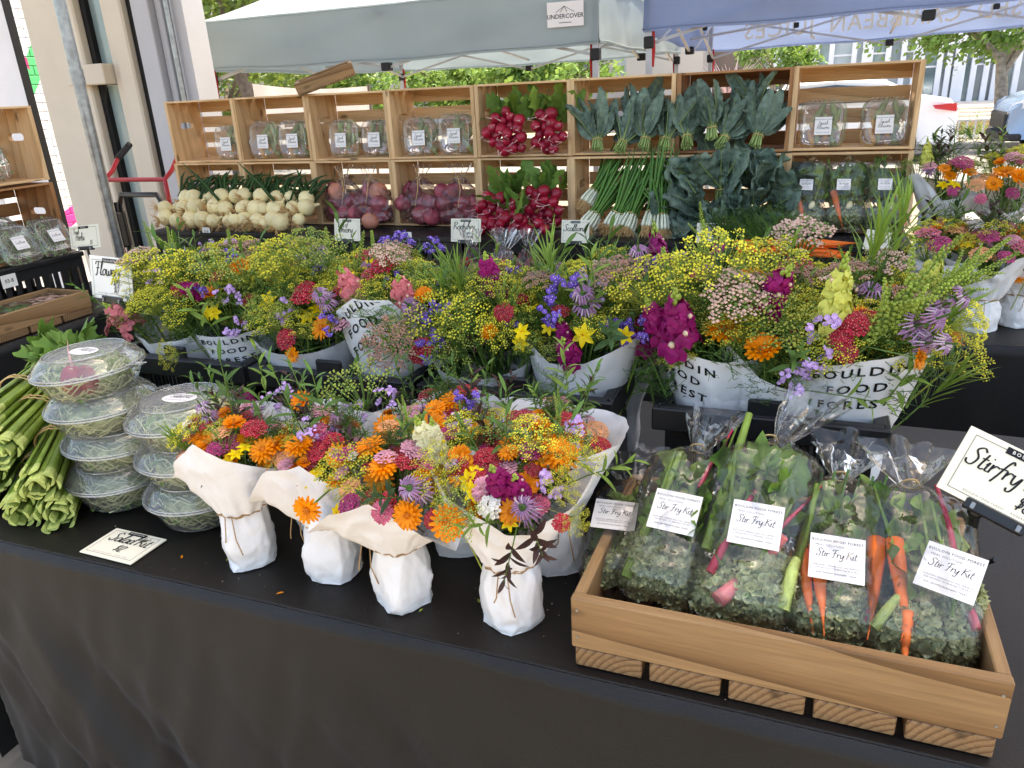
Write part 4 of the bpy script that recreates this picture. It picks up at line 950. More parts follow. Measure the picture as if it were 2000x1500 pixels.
for k, (i, f, dy, n, l) in enumerate(((2, .32, -.02, 10, 'left one in the third bottom crate'), (2, .72, -.05, 11, 'right one in the third bottom crate'), (3, .3, -.03, 10, 'left one beside the radishes'), (3, .74, -.02, 10, 'right one beside the radishes'))):
    red_onion_bag('clear bag of red onions tied at the top, '+l, cr(i, f), CY+.06+dy, CZ+.012, 30+k, n)
o = put('loose_onion', ME_onr[1], None, (cr(2, .78), CY-.09, CZ+.036), (.4, .5, 0), 1.15); tag(o, 'pale copper onion lying in front of the red onion bags', 'onion')
# radishes
def radish_mesh(seed):
    rr = random.Random(seed); q = MB(); q.ball((0, 0, 0), (.0245, .0245, .0255), 14, 9, 0, None, .22, 40)
    q.tube([(0, 0, -.02), (.004, 0, -.028), (rr.uniform(-.02, .02), rr.uniform(-.01, .01), -.05), (rr.uniform(-.03, .03), 0, -.065)], [.006, .0025, .001, .0005], 5, 1); return q.mesh('radish', [M_rad, M_tail])
ME_rad = [radish_mesh(i) for i in range(4)]
M_radl = mat('radish_leaf', (104, 136, 60), .5, .3, 30, .4, 120, .3, rand=.2, trans=.25)
def lobed(L, W, ma, seed=0, name='leaf'):
    rr = random.Random(seed); q = MB(); ph = rr.uniform(0, 6)
    pf = lambda t: (.12 if t < .28 else (math.sin(PI*min(1, (t-.2)/.82))**.6)*(.8+.28*math.sin(t*26+ph)))
    q.leaf((0, 0, 0), (0, 0, 1), (0, -1, .2), L, W, .35, 14, 0, .3, pf, .05); return q.mesh(name, ma)
ME_rl = [lobed(.17, .075, M_radl, i) for i in range(2)]+[lobed(.16, .07, M_leafl, 5)]
def radish_bunch(label, x, y, z, n, seed, hh=.1, w=.11, lean=0, leaves=17):
    rr = random.Random(seed); T = thing('radish_bunch', label, 'radishes', (x, y, z), (0, 0, rr.uniform(-.2, .2)), 'radish bunches in the crates')
    for j in range(n):
        a = j*2.399; r = math.sqrt((j+.5)/n); px, pz = w*.5*r*math.cos(a), hh*.5*r*math.sin(a)+hh*.5
        put('radish', ME_rad[j % 4], T, (px, -.045+rr.uniform(-.02, .02)-.02*(1-r), max(.021, pz)), quat((rr.uniform(-.6, .6), rr.uniform(.4, 1), rr.uniform(-.2, .7))), rr.uniform(.85, 1.15))
    for j in range(leaves):
        a = rr.uniform(-1, 1)+lean; put('leaf', ME_rl[j % 3], T, (rr.uniform(-.04, .04), .0+rr.uniform(-.01, .04), hh*.55+rr.uniform(-.02, .03)), quat((math.sin(a)*.9, rr.uniform(-.35, .5), math.cos(a)), rr.uniform(0, 6)), rr.uniform(.75, 1.15))
radish_bunch('bunch of red radishes with leaves, left one in the upper crate', cr(4, .36), CY+.03, fz, 20, 41, .19, .2)
radish_bunch('bunch of red radishes with leaves, right one in the upper crate', cr(4, .78), CY+.04, fz, 16, 42, .19, .15)
radish_bunch('bunch of red radishes spilling from the lower crate, left one', cr(4, .30), CY-.03, CZ+.012, 18, 43, .16, .22)
radish_bunch('bunch of red radishes spilling from the lower crate, right one', cr(4, .72), CY-.0, CZ+.012, 19, 44, .19, .2)
radish_bunch('small bunch of radishes in front of the lower radish crate', cr(4, .5), CY-.13, CZ+.002, 14, 45, .08, .36, 0, 8)
# kale
def kale_leaf(L, W, seed):
    rr = random.Random(seed); q = MB(); ph = rr.uniform(0, 6); bd = rr.uniform(.05, .3)
    def f(u, v):
        s = (u-.5)*2; t = v; wd = W*.5*(math.sin(PI*min(1, max(.0, (t-.08)/.95)))**.55 if t > .1 else .05)
        curl = .35*wd*abs(s)**1.5+.0035*math.sin(t*46+ph+s*4)*abs(s)+.004*nz(s*3+seed, t*14, 1)
        return (s*wd*.93, -curl+bd*L*t*t, L*t)
    q.grid(f, 8, 20); q.tube([(0, .001, 0), (0, .001+bd*L*.25, L*.5), (0, .001+bd*L*.8, L*.9)], [.004, .0028, .001], 5, 1); return q.mesh('leaf', [M_kale, M_kstem])
ME_kl = [kale_leaf(.23, .078, 1), kale_leaf(.2, .07, 2), kale_leaf(.25, .088, 3), kale_leaf(.17, .08, 4)]
q = MB()
for i in range(19):
    a = i*2.399; r = .024*math.sqrt((i+.5)/19); q.tube([(r*math.cos(a), r*math.sin(a), .05), (r*.95*math.cos(a), r*.95*math.sin(a), 0), (r*1.35*math.cos(a), r*1.35*math.sin(a), -.05-.012*R.random())], [.003, .0042, .0045], 6)
ME_ks = q.mesh('stem_ends', M_kstem)
q = MB(); q.tube([(.0262*math.cos(a*PI/8), .0262*math.sin(a*PI/8), .003*math.sin(a)) for a in range(17)], .0028, 5); ME_band = q.mesh('rubber_band', M_band)
def kale_bunch(label, x, y, z, d, seed, s=1.0, n=13, spread=.5, lv=None):
    rr = random.Random(seed); T = thing('kale_bunch', label, 'kale', (x, y, z), quat(d, rr.uniform(0, 6)), 'banded kale bunches in the crates'); T.scale = (s, s, s)
    stuff(put('stem_ends', ME_ks, T)); put('rubber_band', ME_band, T)
    for j in range(n):
        a = j*2.399; k = spread*math.sqrt((j+.5)/n); put('leaf', (lv or ME_kl)[j % 4], T, (.012*math.cos(a), .012*math.sin(a), .0), quat((math.sin(k)*math.cos(a), math.sin(k)*math.sin(a), math.cos(k)), rr.gauss(0, .7)+a), rr.uniform(.65, 1.12))
def wide_leaf(seed):
    q = MB(); ph = seed*1.7; L, W = .2, .12
    def f(u, v):
        s = (u-.5)*2; t = v; wd = W*.5*(math.sin(PI*min(1, max(0, (t-.1)/.92)))**.6 if t > .12 else .05)*(1+.12*math.sin(t*31+ph))
        return (s*wd, -.25*wd*abs(s)**1.5-.010*math.sin(t*27+ph+s*3)*abs(s)**2+.006*nz(s*3+seed, t*9, 2)+(.1+.1*(seed % 3))*L*t*t, L*t)
    q.grid(f, 12, 24); q.tube([(0, .001, 0), (0, .006, L*.5), (0, .1*L, L*.9)], [.005, .003, .001], 5, 1); return q.mesh('leaf', [M_kale, M_kstem])
ME_kw = [wide_leaf(i) for i in range(4)]
def W_(i, f, zz): return cr(i, f), zz
for i, items in ((5, ((.28, .055, (-.1, .45, 1), 'left one'), (.52, .04, (.2, .8, .7), 'small one low in the middle'), (.62, .12, (.0, .75, 1), 'standing upper one in the middle'), (.74, .055, (.15, .45, .9), 'broad right one'), (.93, .05, (.1, .7, 1), 'against the right side'))),
                 (6, ((.12, .055, (-.1, .7, .7), 'low left one'), (.34, .09, (-.1, .4, 1), 'left one with a tan band'), (.45, .05, (.3, .6, .7), 'low one in the middle'), (.68, .15, (-.25, .35, 1), 'top one'), (.74, .055, (.2, .45, 1), 'right one')))):
    for k, (f, dz, d, l) in enumerate(items):
        kale_bunch('banded dark kale bunch, '+l+(' in the sixth top crate' if i == 5 else ' in the darker crate'), cr(i, f), CY+.01+(.05 if dz > .1 else -.02), fz+dz, d, 50+i*7+k, .76 if dz > .1 else .82, 17, .72)
kx = [(.2, .10, (-.7, -.25, .6), 1.15), (.45, .16, (-.1, -.15, 1), 1.1), (.3, .05, (-.5, -.5, .15), 1.05), (.62, .05, (.1, -.6, .25), 1.0), (.78, .14, (.3, -.2, 1), 1.1), (.9, .08, (.6, -.2, .6), 1.0)]
kn = ['leaning out at left', 'upright in the middle', 'drooping at the lower left', 'drooping low in front', 'pale upright one at right', 'against the right crate side']
for k, (f, dz, d, s) in enumerate(kx): kale_bunch('large loose kale bunch spilling from the lower crate, '+kn[k], cr(6, f), CY-.02+(.05 if d[1] > -.3 else 0), CZ+.02+dz, d, 90+k, s*1.02, 14, .95, ME_kw)
# scallions
def scallion_bunch(label, x, y, z, d, seed, n=19, L=.36):
    rr = random.Random(seed); T = thing('scallion_bunch', label, 'scallions', (x, y, z), quat(d, rr.uniform(0, 6)), 'scallion bunches in the bottom crate')
    for j in range(n):
        a = j*2.399; r = .026*math.sqrt((j+.5)/n); p0 = V((r*1.5*math.cos(a), r*1.5*math.sin(a), 0)); p1 = V((r*math.cos(a), r*math.sin(a), .09)); sp = rr.uniform(2, 4.5); p2 = V((r*sp*math.cos(a), r*sp*math.sin(a), L*rr.uniform(.8, 1.05)))
        q = MB(); pm = p1.lerp(p2, .4)+V((0, 0, .01)); pt = p0.lerp(p1, .62)
        q.tube([p0-V((0, 0, .008)), p0, p0+V((0, 0, .02)), pt], [.003, .0075, .005, .0045], 6, 0); q.tube([pt, p1, pm, p2], [.0045, .005, .0068, .0015], 6, 1)
        st_ = q.build('stalk', [M_scw, M_scg], T); q = MB()
        for i in range(9):
            e = p0+V((rr.gauss(0, .016), rr.gauss(0, .016), -.02-.04*rr.random())); q.tube([p0, p0.lerp(e, .5)+V((rr.gauss(0, .004), 0, 0)), e], .0009, 3, cap=False)
        q.build('roots', M_roots, st_, False)
    put('rubber_band', ME_band, T, (0, 0, .06))
for k, (f, dy, dz, d, L, l) in enumerate(((.18, -.02, .12, (.45, .5, .75), .3, 'upper left one'), (.24, -.11, .035, (.4, .55, .7), .34, 'low left one'), (.48, -.12, .035, (.3, .5, .85), .36, 'broad one in the middle'), (.62, -.12, .03, (.25, .55, .8), .36, 'right of the middle'), (.84, -.13, .04, (.12, .45, 1), .36, 'with tall tops at right'), (.96, -.14, .03, (-.1, .4, 1), .22, 'short one beside the kale'))):
    scallion_bunch('bunch of scallions with pale roots, '+l, cr(5, f), CY+.0+dy, CZ+dz, d, 70+k, 19, L)
# carrots with tops, on the rear table
def carrot_mesh(L=.13, r=.014, seed=0):
    rr = random.Random(seed); q = MB(); q.tube([(0, 0, 0), (0, 0, .004), (.002, 0, L*.3), (rr.uniform(-.005, .005), 0, L*.75), (rr.uniform(-.008, .008), 0, L), (rr.uniform(-.012, .012), 0, L*1.25)], [r*.6, r, r*.92, r*.55, r*.18, .0006], 10); return q.mesh('carrot', M_carrot)
ME_ca = [carrot_mesh(.13, .014, i) for i in range(3)]
q = MB()
for i in range(110):
    a = R.uniform(0, 2*PI); k = R.uniform(0, .6); d = V((math.sin(k)*math.cos(a), math.sin(k)*math.sin(a), -math.cos(k))); L = R.uniform(.07, .17); q.tube([(0, 0, 0), d*L*.5, d*L+V((R.gauss(0, .012), R.gauss(0, .012), .01))], [.0012, .001, .0006], 3)
    for j in range(5):
        b = d*L*(.45+.11*j); q.tube([b, b+V((R.gauss(0, .012), R.gauss(0, .012), R.gauss(0, .012)))], .0008, 3, cap=False)
ME_fern = q.mesh('feathery_tops', M_leaf, False)
for k, px in enumerate((1460, 1520, 1575)):
    p = aty(px, 478, 3.0); T = thing('carrot_bunch', 'bunch of orange carrots lying before the kale, '+('left', 'middle', 'right')[k]+' one', 'carrots', (p.x, 3.0, p.z-.02), (0, 0, 0), 'carrot bunches on the rear table')
    for j in range(8): put('carrot', ME_ca[j % 3], T, (-.05+(j % 4)*.022, -.01+.02*(j//4), (j//4)*.024), quat((.9, -.35+R.uniform(-.15, .15), R.uniform(-.1, .1))), R.uniform(.85, 1.15))
    put('feathery_tops', ME_fern, T, (-.05, .0, .01), quat((.5, -.5, -.55)), 1.2)
def bx(label, p, w, d, h, cat='box', name='wooden_tray', ma=None, slats=None, rz=0, group=None, bh=.0):
    """shallow tray of cedar boards standing on end-grain floor slats; origin at the bottom centre"""
    T = thing(name, label, cat, p, (0, 0, rz), group); t = .018; ma = ma or M_cedar; z0 = bh
    q = MB(); q.cbox((0, 0, 0), (w, t, h), .0025); a = q.mesh('side_board', ma, False); q = MB(); q.cbox((0, 0, 0), (d-2*t, t, h-.004), .0025); b = q.mesh('end_board', ma, False)
    for s in (-1, 1): put('side_board', a, T, (0, s*(d/2-t/2), z0+h/2)); put('end_board', b, T, (s*(w/2-t/2), 0, z0+h/2), (0, 0, PI/2))
    n = slats or 5; sw = (w/n)-.012; q = MB(); q.cbox((0, 0, 0), (d, sw, max(.012, bh-.001)), .002); c = q.mesh('floor_slat', M_cedar_end, False)
    for i in range(n): put('floor_slat', c, T, (-w/2+(i+.5)*w/n, 0, max(.006, bh/2)), (0, 0, PI/2))
    return T
p = aty(1520, 500, 3.0); bx('wooden tray under the carrots on the rear table', (p.x+.0, 3.0, TZ+.0025), .62, .3, .085)
p = aty(935, 565, 2.72); bx('wooden tray behind the flowers holding bagged radishes', (p.x+.14, 2.95, TZ+.0025), .5, .34, .09)
for k, (px, py) in enumerate(((925, 520), (978, 500), (1030, 520), (985, 530))):
    p = aty(px, py, 2.95-.06*(k == 3)); T = thing('radish_bag', 'clear bag of pink radishes tied at the top, '+('left', 'back', 'right', 'front')[k]+' one', 'bag', (p.x, p.y, TZ+.022), (0, 0, k), 'bags of radishes behind the flowers')
    for j in range(16): put('radish', ME_rad[j % 4], T, (R.uniform(-.05, .05), R.uniform(-.05, .05), .03+j//5*.038), (R.uniform(0, 6), R.uniform(0, 6), 0), R.uniform(.9, 1.2))
    bag_film(.15, .14, .2, .012, .05, .08, 60+k, .01, (R.uniform(-.03, .03), -.02)).build('film', M_film, T)
# ================================================================== FLOWER LIBRARY (meshes shared by all bouquets)
BL = {}
def stem(q, L=.14, r=.0016, m=0, seed=0):
    k = .012*math.sin(seed*3.1); q.tube([(k, k*.5, -L), (k*.4, 0, -L*.5), (0, 0, 0)], r, 4, m, cap=False)
def dill(seed, rad, mats, name, n=24, k=12, fr=.0020, hgt=.022, deep=.05, spread=.011):
    rr = random.Random(seed); q = MB(); stem(q, .2, .002, 0, seed); o = V((0, 0, 0))
    for i in range(n):
        a = i*2.399+rr.uniform(-.2, .2); f = math.sqrt((i+.6)/n); e = V((rad*f*math.cos(a), rad*f*math.sin(a), deep+hgt*(1-f*f)+rr.uniform(-.006, .006)))
        q.tube([o, o.lerp(e, .5)-V((0, 0, .003)), e], .0008, 3, 0, cap=False)
        for j in range(k):
            b = j*2.399; g = math.sqrt((j+.5)/k)*spread; p = e+V((g*math.cos(b), g*math.sin(b), .006*(1-(g/spread)**2)+rr.uniform(-.0015, .0015)))
            q.octa(p, fr*rr.uniform(.55, 1.35), 1 if rr.random() < .82 else 0)
            if j % 4 == 3: q.tube([e-V((0, 0, .004)), p], .0005, 3, 0, cap=False)
    return q.mesh(name, mats, False)
M_dillg2 = mat('dill_seed', (184, 186, 84), .6, .2, 30, rand=.15, trans=.1)
BL['dill'] = [dill(1, .055, [M_dillg, M_dill], 'dill_umbel', 26, 14), dill(2, .068, [M_dillg, M_dill], 'dill_umbel', 30, 13, .0019), dill(3, .045, [M_stem, M_dill], 'dill_umbel', 18, 12), dill(4, .06, [M_stem, M_dillg], 'dill_umbel', 24), dill(8, .05, [M_stem, M_dillg2], 'dill_umbel', 22, 12, .0018, .012, .03)]
BL['lace'] = [dill(5, .045, [M_stem, M_mauve], 'lace_umbel', 30, 14, .0024, .016, .04, .010), dill(6, .04, [M_stem, M_rose], 'lace_umbel', 28, 14, .0024, .014, .04, .010)]
def yarrow(seed, rad, ma, name='yarrow_cluster', n=140):
    rr = random.Random(seed); q = MB(); stem(q, .16, .0018, 0, seed)
    for i in range(7): a = i*.9; q.tube([(0, 0, -.01), (rad*.5*math.cos(a), rad*.5*math.sin(a), .014)], .0011, 3, 0, cap=False)
    lob = [(rad*.42*math.cos(a), rad*.42*math.sin(a)) for a in (0.3, 1.6, 2.9, 4.2, 5.4)]
    for i in range(n):
        a = i*2.399; f = math.sqrt((i+.5)/n); x, y = rad*f*math.cos(a), rad*f*math.sin(a)
        dm = min((x-u)**2+(y-v)**2 for u, v in lob)**.5; z = .018+.008*(1-f*f)-.34*dm+rr.uniform(-.0022, .0022)
        nr = V((x*9, y*9, 1)).normalized(); q.disc((x, y, z), nr, .0036*rr.uniform(.75, 1.25), 5, 1, .3, a)
        if i % 3: q.octa(V((x, y, z))+nr*.001, .0009, 2)
    return q.mesh(name, [M_stem, ma, M_pale], False)
for k, ma in (('yred', M_yred), ('ypink', M_ypink), ('ymag', M_ymag), ('ypeach', M_ypeach), ('ydust', M_ydust)): BL[k] = [yarrow(1, .03, ma), yarrow(2, .026, ma, n=95)]
BL['white'] = [yarrow(3, .016, M_white, 'white_floret_cluster', 34)]
def calendula(seed, rad=.027, ma=None, dbl=3, half=0):
    rr = random.Random(seed); q = MB(); stem(q, .15, .0022, 0, seed)
    q.lathe([(.003, -.012), (.009, -.006), (.012, .0), (.010, .004)], 10, 0)
    for ring in range(dbl):
        n = (17, 15, 12)[ring]; L = rad*(1, .9, .72)[ring]; el = (.05, .3, .6)[ring]+half
        for i in range(n):
            a = 2*PI*(i+ring*.5)/n+rr.uniform(-.06, .06); e = el+rr.uniform(-.12, .12); d = V((math.cos(a)*math.cos(e), math.sin(a)*math.cos(e), math.sin(e)))
            q.leaf(V((d.x*.006, d.y*.006, .002+ring*.0015)), d, (0, 0, 1), L*rr.uniform(.9, 1.05), .0075, .12, 3, 1, .2, lambda t: (.5, .95, 1.0, .55)[min(3, int(t*3+.01))])
    q.ball((0, 0, .005), (.0075, .0075, .004), 10, 5, 2)
    for i in range(26): a = i*2.399; r = .0072*math.sqrt((i+.5)/26); q.octa((r*math.cos(a), r*math.sin(a), .008), .0011, 2 if i % 2 else 1)
    return q.mesh('calendula_bloom', [M_stem, ma or M_orange, M_orangec], False)
BL['cal'] = [calendula(1), calendula(2, .025, None, 2), calendula(3, .023, None, 3, .35), calendula(4, .029, None, 3)]
def star(seed):
    rr = random.Random(seed); q = MB(); stem(q, .14, .0016, 0, seed)
    for k in range(1 if seed % 2 else 2):
        c = V((0, 0, 0)) if k == 0 else V((.022, .008, -.012)); q.tube([V((0, 0, -.03)), c], .0013, 3, 0); q.lathe([(.001, -.012), (.004, -.008), (.0035, 0)], 6, 0, Matrix.Translation(c))
        for i in range(6):
            a = 2*PI*i/6+seed; e = .35+rr.uniform(-.15, .15); d = V((math.cos(a)*math.cos(e), math.sin(a)*math.cos(e), math.sin(e))); q.leaf(c, d, (0, 0, 1), .02, .0105, .35, 4, 1, .3)
        q.octa(c+V((0, 0, .006)), .002, 2)
    return q.mesh('star_flower', [M_stem, M_yellow, M_orangec], False)
BL['star'] = [star(1), star(2)]
def snap(seed, ma, L=.11, n=11):
    rr = random.Random(seed); q = MB(); q.tube([(0, 0, -.14), (0, 0, 0), (.004, 0, L*.6), (0, 0, L)], [.0025, .0024, .0018, .001], 5, 0)
    for i in range(n):
        t = i/n; a = i*2.399; z = L*(.02+.72*t); s = lerp(1.25, .6, t); b = V((0, 0, z)); d = V((math.cos(a), math.sin(a), .35)).normalized(); sd = V((-math.sin(a), math.cos(a), 0)); up = d.cross(sd)*-1
        up = V((0, 0, 1))-d*d.z; up.normalize()
        q.tube([b, b+d*.008*s, b+d*.018*s], [.003*s, .0075*s, .008*s], 6, 1, cap=False)
        c = b+d*.018*s
        for sg in (-1, 1): q.leaf(c+sd*sg*.003*s, (up*1.0+sd*sg*.55+d*.35), d, .024*s, .024*s, .45, 4, 1, -.3, None, .16)     # upper lip
        for k in (-1, 0, 1): q.leaf(c-up*.002*s, (-up*.8+sd*k*.75+d*.6), d, .021*s, .019*s, .55, 4, 1, -.3, None, .16)               # lower lip
        q.ball(c+d*.002*s-up*.001, .0045*s, 6, 4, 1 if i % 3 else 2)
    for i in range(9): a = i*2.4; t = i/9; q.ball((.005*(1-t)*math.cos(a), .005*(1-t)*math.sin(a), L*(.8+.24*t)), (.0035*(1.2-t*.7),)*2+(.005*(1.2-t*.7),), 6, 4, 0)
    return q.mesh('snapdragon_spike', [M_beads, ma, M_pale if ma is not M_snapc else M_yellow], True)
BL['snapm'] = [snap(1, M_snapm), snap(2, M_snapm, .09, 11)]; BL['snapp'] = [snap(3, M_snapp, .08, 10)]; BL['snapc'] = [snap(4, M_snapc)]; BL['snapy'] = [snap(5, M_snapy, .12, 14)]
M_lilac2 = mat('balm_pale', (214, 188, 204), .5, .1, 60, trans=.15)
def balm(seed, tiers=2, wt=.5):
    rr = random.Random(seed); q = MB(); q.tube([(0, 0, -.15), (0, 0, .06)], .002, 5, 0)
    for t in range(tiers):
        z = .0+t*.034; s = (1, .8, .6)[t]
        q.ball((0, 0, z), (.009*s, .009*s, .007*s), 8, 5, 0)
        for i in range(9):
            a = 2*PI*i/9+t; q.leaf((0, 0, z-.004), (math.cos(a), math.sin(a), -.1), (0, 0, 1), .019*s, .008*s, .5, 3, 1 if i % 3 else 0, .2)
        for i in range(20):
            a = 2*PI*i/20+rr.uniform(-.1, .1); o = V((math.cos(a), math.sin(a), 0)); b = o*.006*s+V((0, 0, z)); e = b+o*.010*s+V((0, 0, .012*s)); f = b+o*.019*s+V((0, 0, .006*s-rr.uniform(0, .012)))
            q.tube([b, e, f], [.0013, .0018, .0009], 4, 2 if rr.random() < wt else 1)
    return q.mesh('bee_balm_bloom', [M_leaf, M_lilac, M_lilac2], True)
BL['balm'] = [balm(1, 2, .2), balm(2, 2, .45), balm(3, 1, .3)]
def statice(seed, ma):
    rr = random.Random(seed); q = MB(); stem(q, .15, .0016, 0, seed)
    for i in range(7):
        a = rr.uniform(0, 2*PI); e = V((math.cos(a)*.022, math.sin(a)*.022, rr.uniform(0, .035))); q.tube([(0, 0, -.02), e], .0011, 3, 0)
        for j in range(7):
            p = e+V((rr.gauss(0, .005), rr.gauss(0, .005), rr.gauss(.002, .004))); q.disc(p, (rr.gauss(0, .6), rr.gauss(0, .6), 1), .0052, 6, 1, -.35, j); q.octa(p+V((0, 0, .0012)), .0011, 2)
    return q.mesh('statice_sprig', [M_stem, ma, M_white], False)
BL['stat'] = [statice(1, M_statice), statice(2, M_statice)]; BL['stlil'] = [statice(3, M_stlil), statice(4, M_stlil)]
def spike(seed, L=.16, side=6):
    rr = random.Random(seed); q = MB(); q.tube([(0, 0, -.14), (0, 0, 0), (.006, 0, L)], [.0026, .0024, .001], 5, 0)
    def run(b, e, n, r0):
        for i in range(n):
            t = i/n; p = b.lerp(e, t); a = i*2.399; r = r0*(1-.75*t); q.octa(p+V((r*math.cos(a), r*math.sin(a), 0)), .0034*(1.15-.6*t), 1)
    run(V((0, 0, 0)), V((.006, 0, L)), 110, .009)
    for k in range(side): a = k*1.7; z = L*(.05+.09*k); b = V((0, 0, z)); e = b+V((.04*math.cos(a), .04*math.sin(a), .05)); run(b, e, 34, .005)
    return q.mesh('green_bud_spike', [M_stem, M_beads], False)
BL['spike'] = [spike(1, .17, 6), spike(2, .12, 3), spike(3, .13, 0)]
q = MB(); stem(q, .14, .0015)
for i in range(60):
    a = i*2.399; z = 1-2*(i+.5)/60; r = math.sqrt(1-z*z); d = V((r*math.cos(a), r*math.sin(a), z)); q.leaf(d*.007, d, (0, 0, 1), .006, .004, .1, 1, 1)
BL['globe'] = [q.mesh('globe_amaranth', [M_stem, M_gomph], False)]
def sprig(seed, ma, L=.15, n=9, ll=.055, lw=.013, name='leafy_sprig'):
    rr = random.Random(seed); q = MB(); q.tube([(0, 0, -.12), (.004, 0, 0), (.0, .006, L)], [.0018, .0017, .0009], 4, 0)
    for i in range(n):
        t = .1+.9*i/(n-1); a = i*2.399; e = lerp(.5, 1.1, t); s = lerp(1, .55, t); d = V((math.cos(a)*math.cos(e), math.sin(a)*math.cos(e), math.sin(e))); q.leaf((0, .006*t, L*t), d, (0, 0, 1), ll*s*rr.uniform(.8, 1.2), lw*s, .35, 5, 1, .25)
    return q.mesh(name, [M_stem, ma], True)
BL['sprig'] = [sprig(1, M_leaf), sprig(2, M_leafl, .13, 10), sprig(3, M_leafd, .12, 11, .05, .016), sprig(4, M_leaf, .16, 8, .07, .016)]
BL['purple'] = [sprig(5, M_leafp, .1, 12, .05, .018, 'purple_leaf_sprig')]
def tuft(seed, n=26, L=.12):
    rr = random.Random(seed); q = MB(); q.tube([(0, 0, -.1), (0, 0, .0)], .0015, 4, 0)
    for i in range(n): a = rr.uniform(0, 2*PI); k = rr.uniform(.05, .55); z = rr.uniform(-.03, .05); q.leaf((0, 0, z), (math.cos(a)*k, math.sin(a)*k, 1), (math.cos(a), math.sin(a), 0), L*rr.uniform(.5, 1), .004, -.25, 4, 1)
    return q.mesh('grassy_tuft', [M_stem, M_leafl], True)
BL['tuft'] = [tuft(1), tuft(2, 30, .1)]
def frond(seed):
    rr = random.Random(seed); q = MB(); q.tube([(0, 0, -.12), (0, 0, .06)], .0016, 4, 0)
    for i in range(44):
        z = rr.uniform(-.06, .06); a = rr.uniform(0, 2*PI); d = V((math.cos(a), math.sin(a), rr.uniform(.2, 1))).normalized(); L = rr.uniform(.03, .07); b = V((0, 0, z)); e = b+d*L
        q.tube([b, e], .0007, 3, 1, cap=False)
        for j in range(4): p = b.lerp(e, .4+.2*j); q.tube([p, p+V((rr.gauss(0, .012), rr.gauss(0, .012), rr.uniform(0, .015)))], .0006, 3, 1, cap=False)
    return q.mesh('feathery_frond', [M_stem, M_leaf], False)
BL['frond'] = [frond(1), frond(2)]
q = MB()
for i in range(26): q.tube([(R.gauss(0, .012), R.gauss(0, .012), -.16), (R.gauss(0, .02), R.gauss(0, .02), -.05), (R.gauss(0, .04), R.gauss(0, .04), .04)], .0022, 5, 0)
for i in range(26): a = R.uniform(0, 2*PI); q.leaf((R.gauss(0, .03), R.gauss(0, .03), R.uniform(-.08, .01)), (math.cos(a), math.sin(a), R.uniform(-.1, .9)), (0, 0, 1), R.uniform(.05, .09), R.uniform(.012, .022), .4, 4, 1)
ME_core = q.mesh('stems_and_leaves', [M_stem, M_leafd])

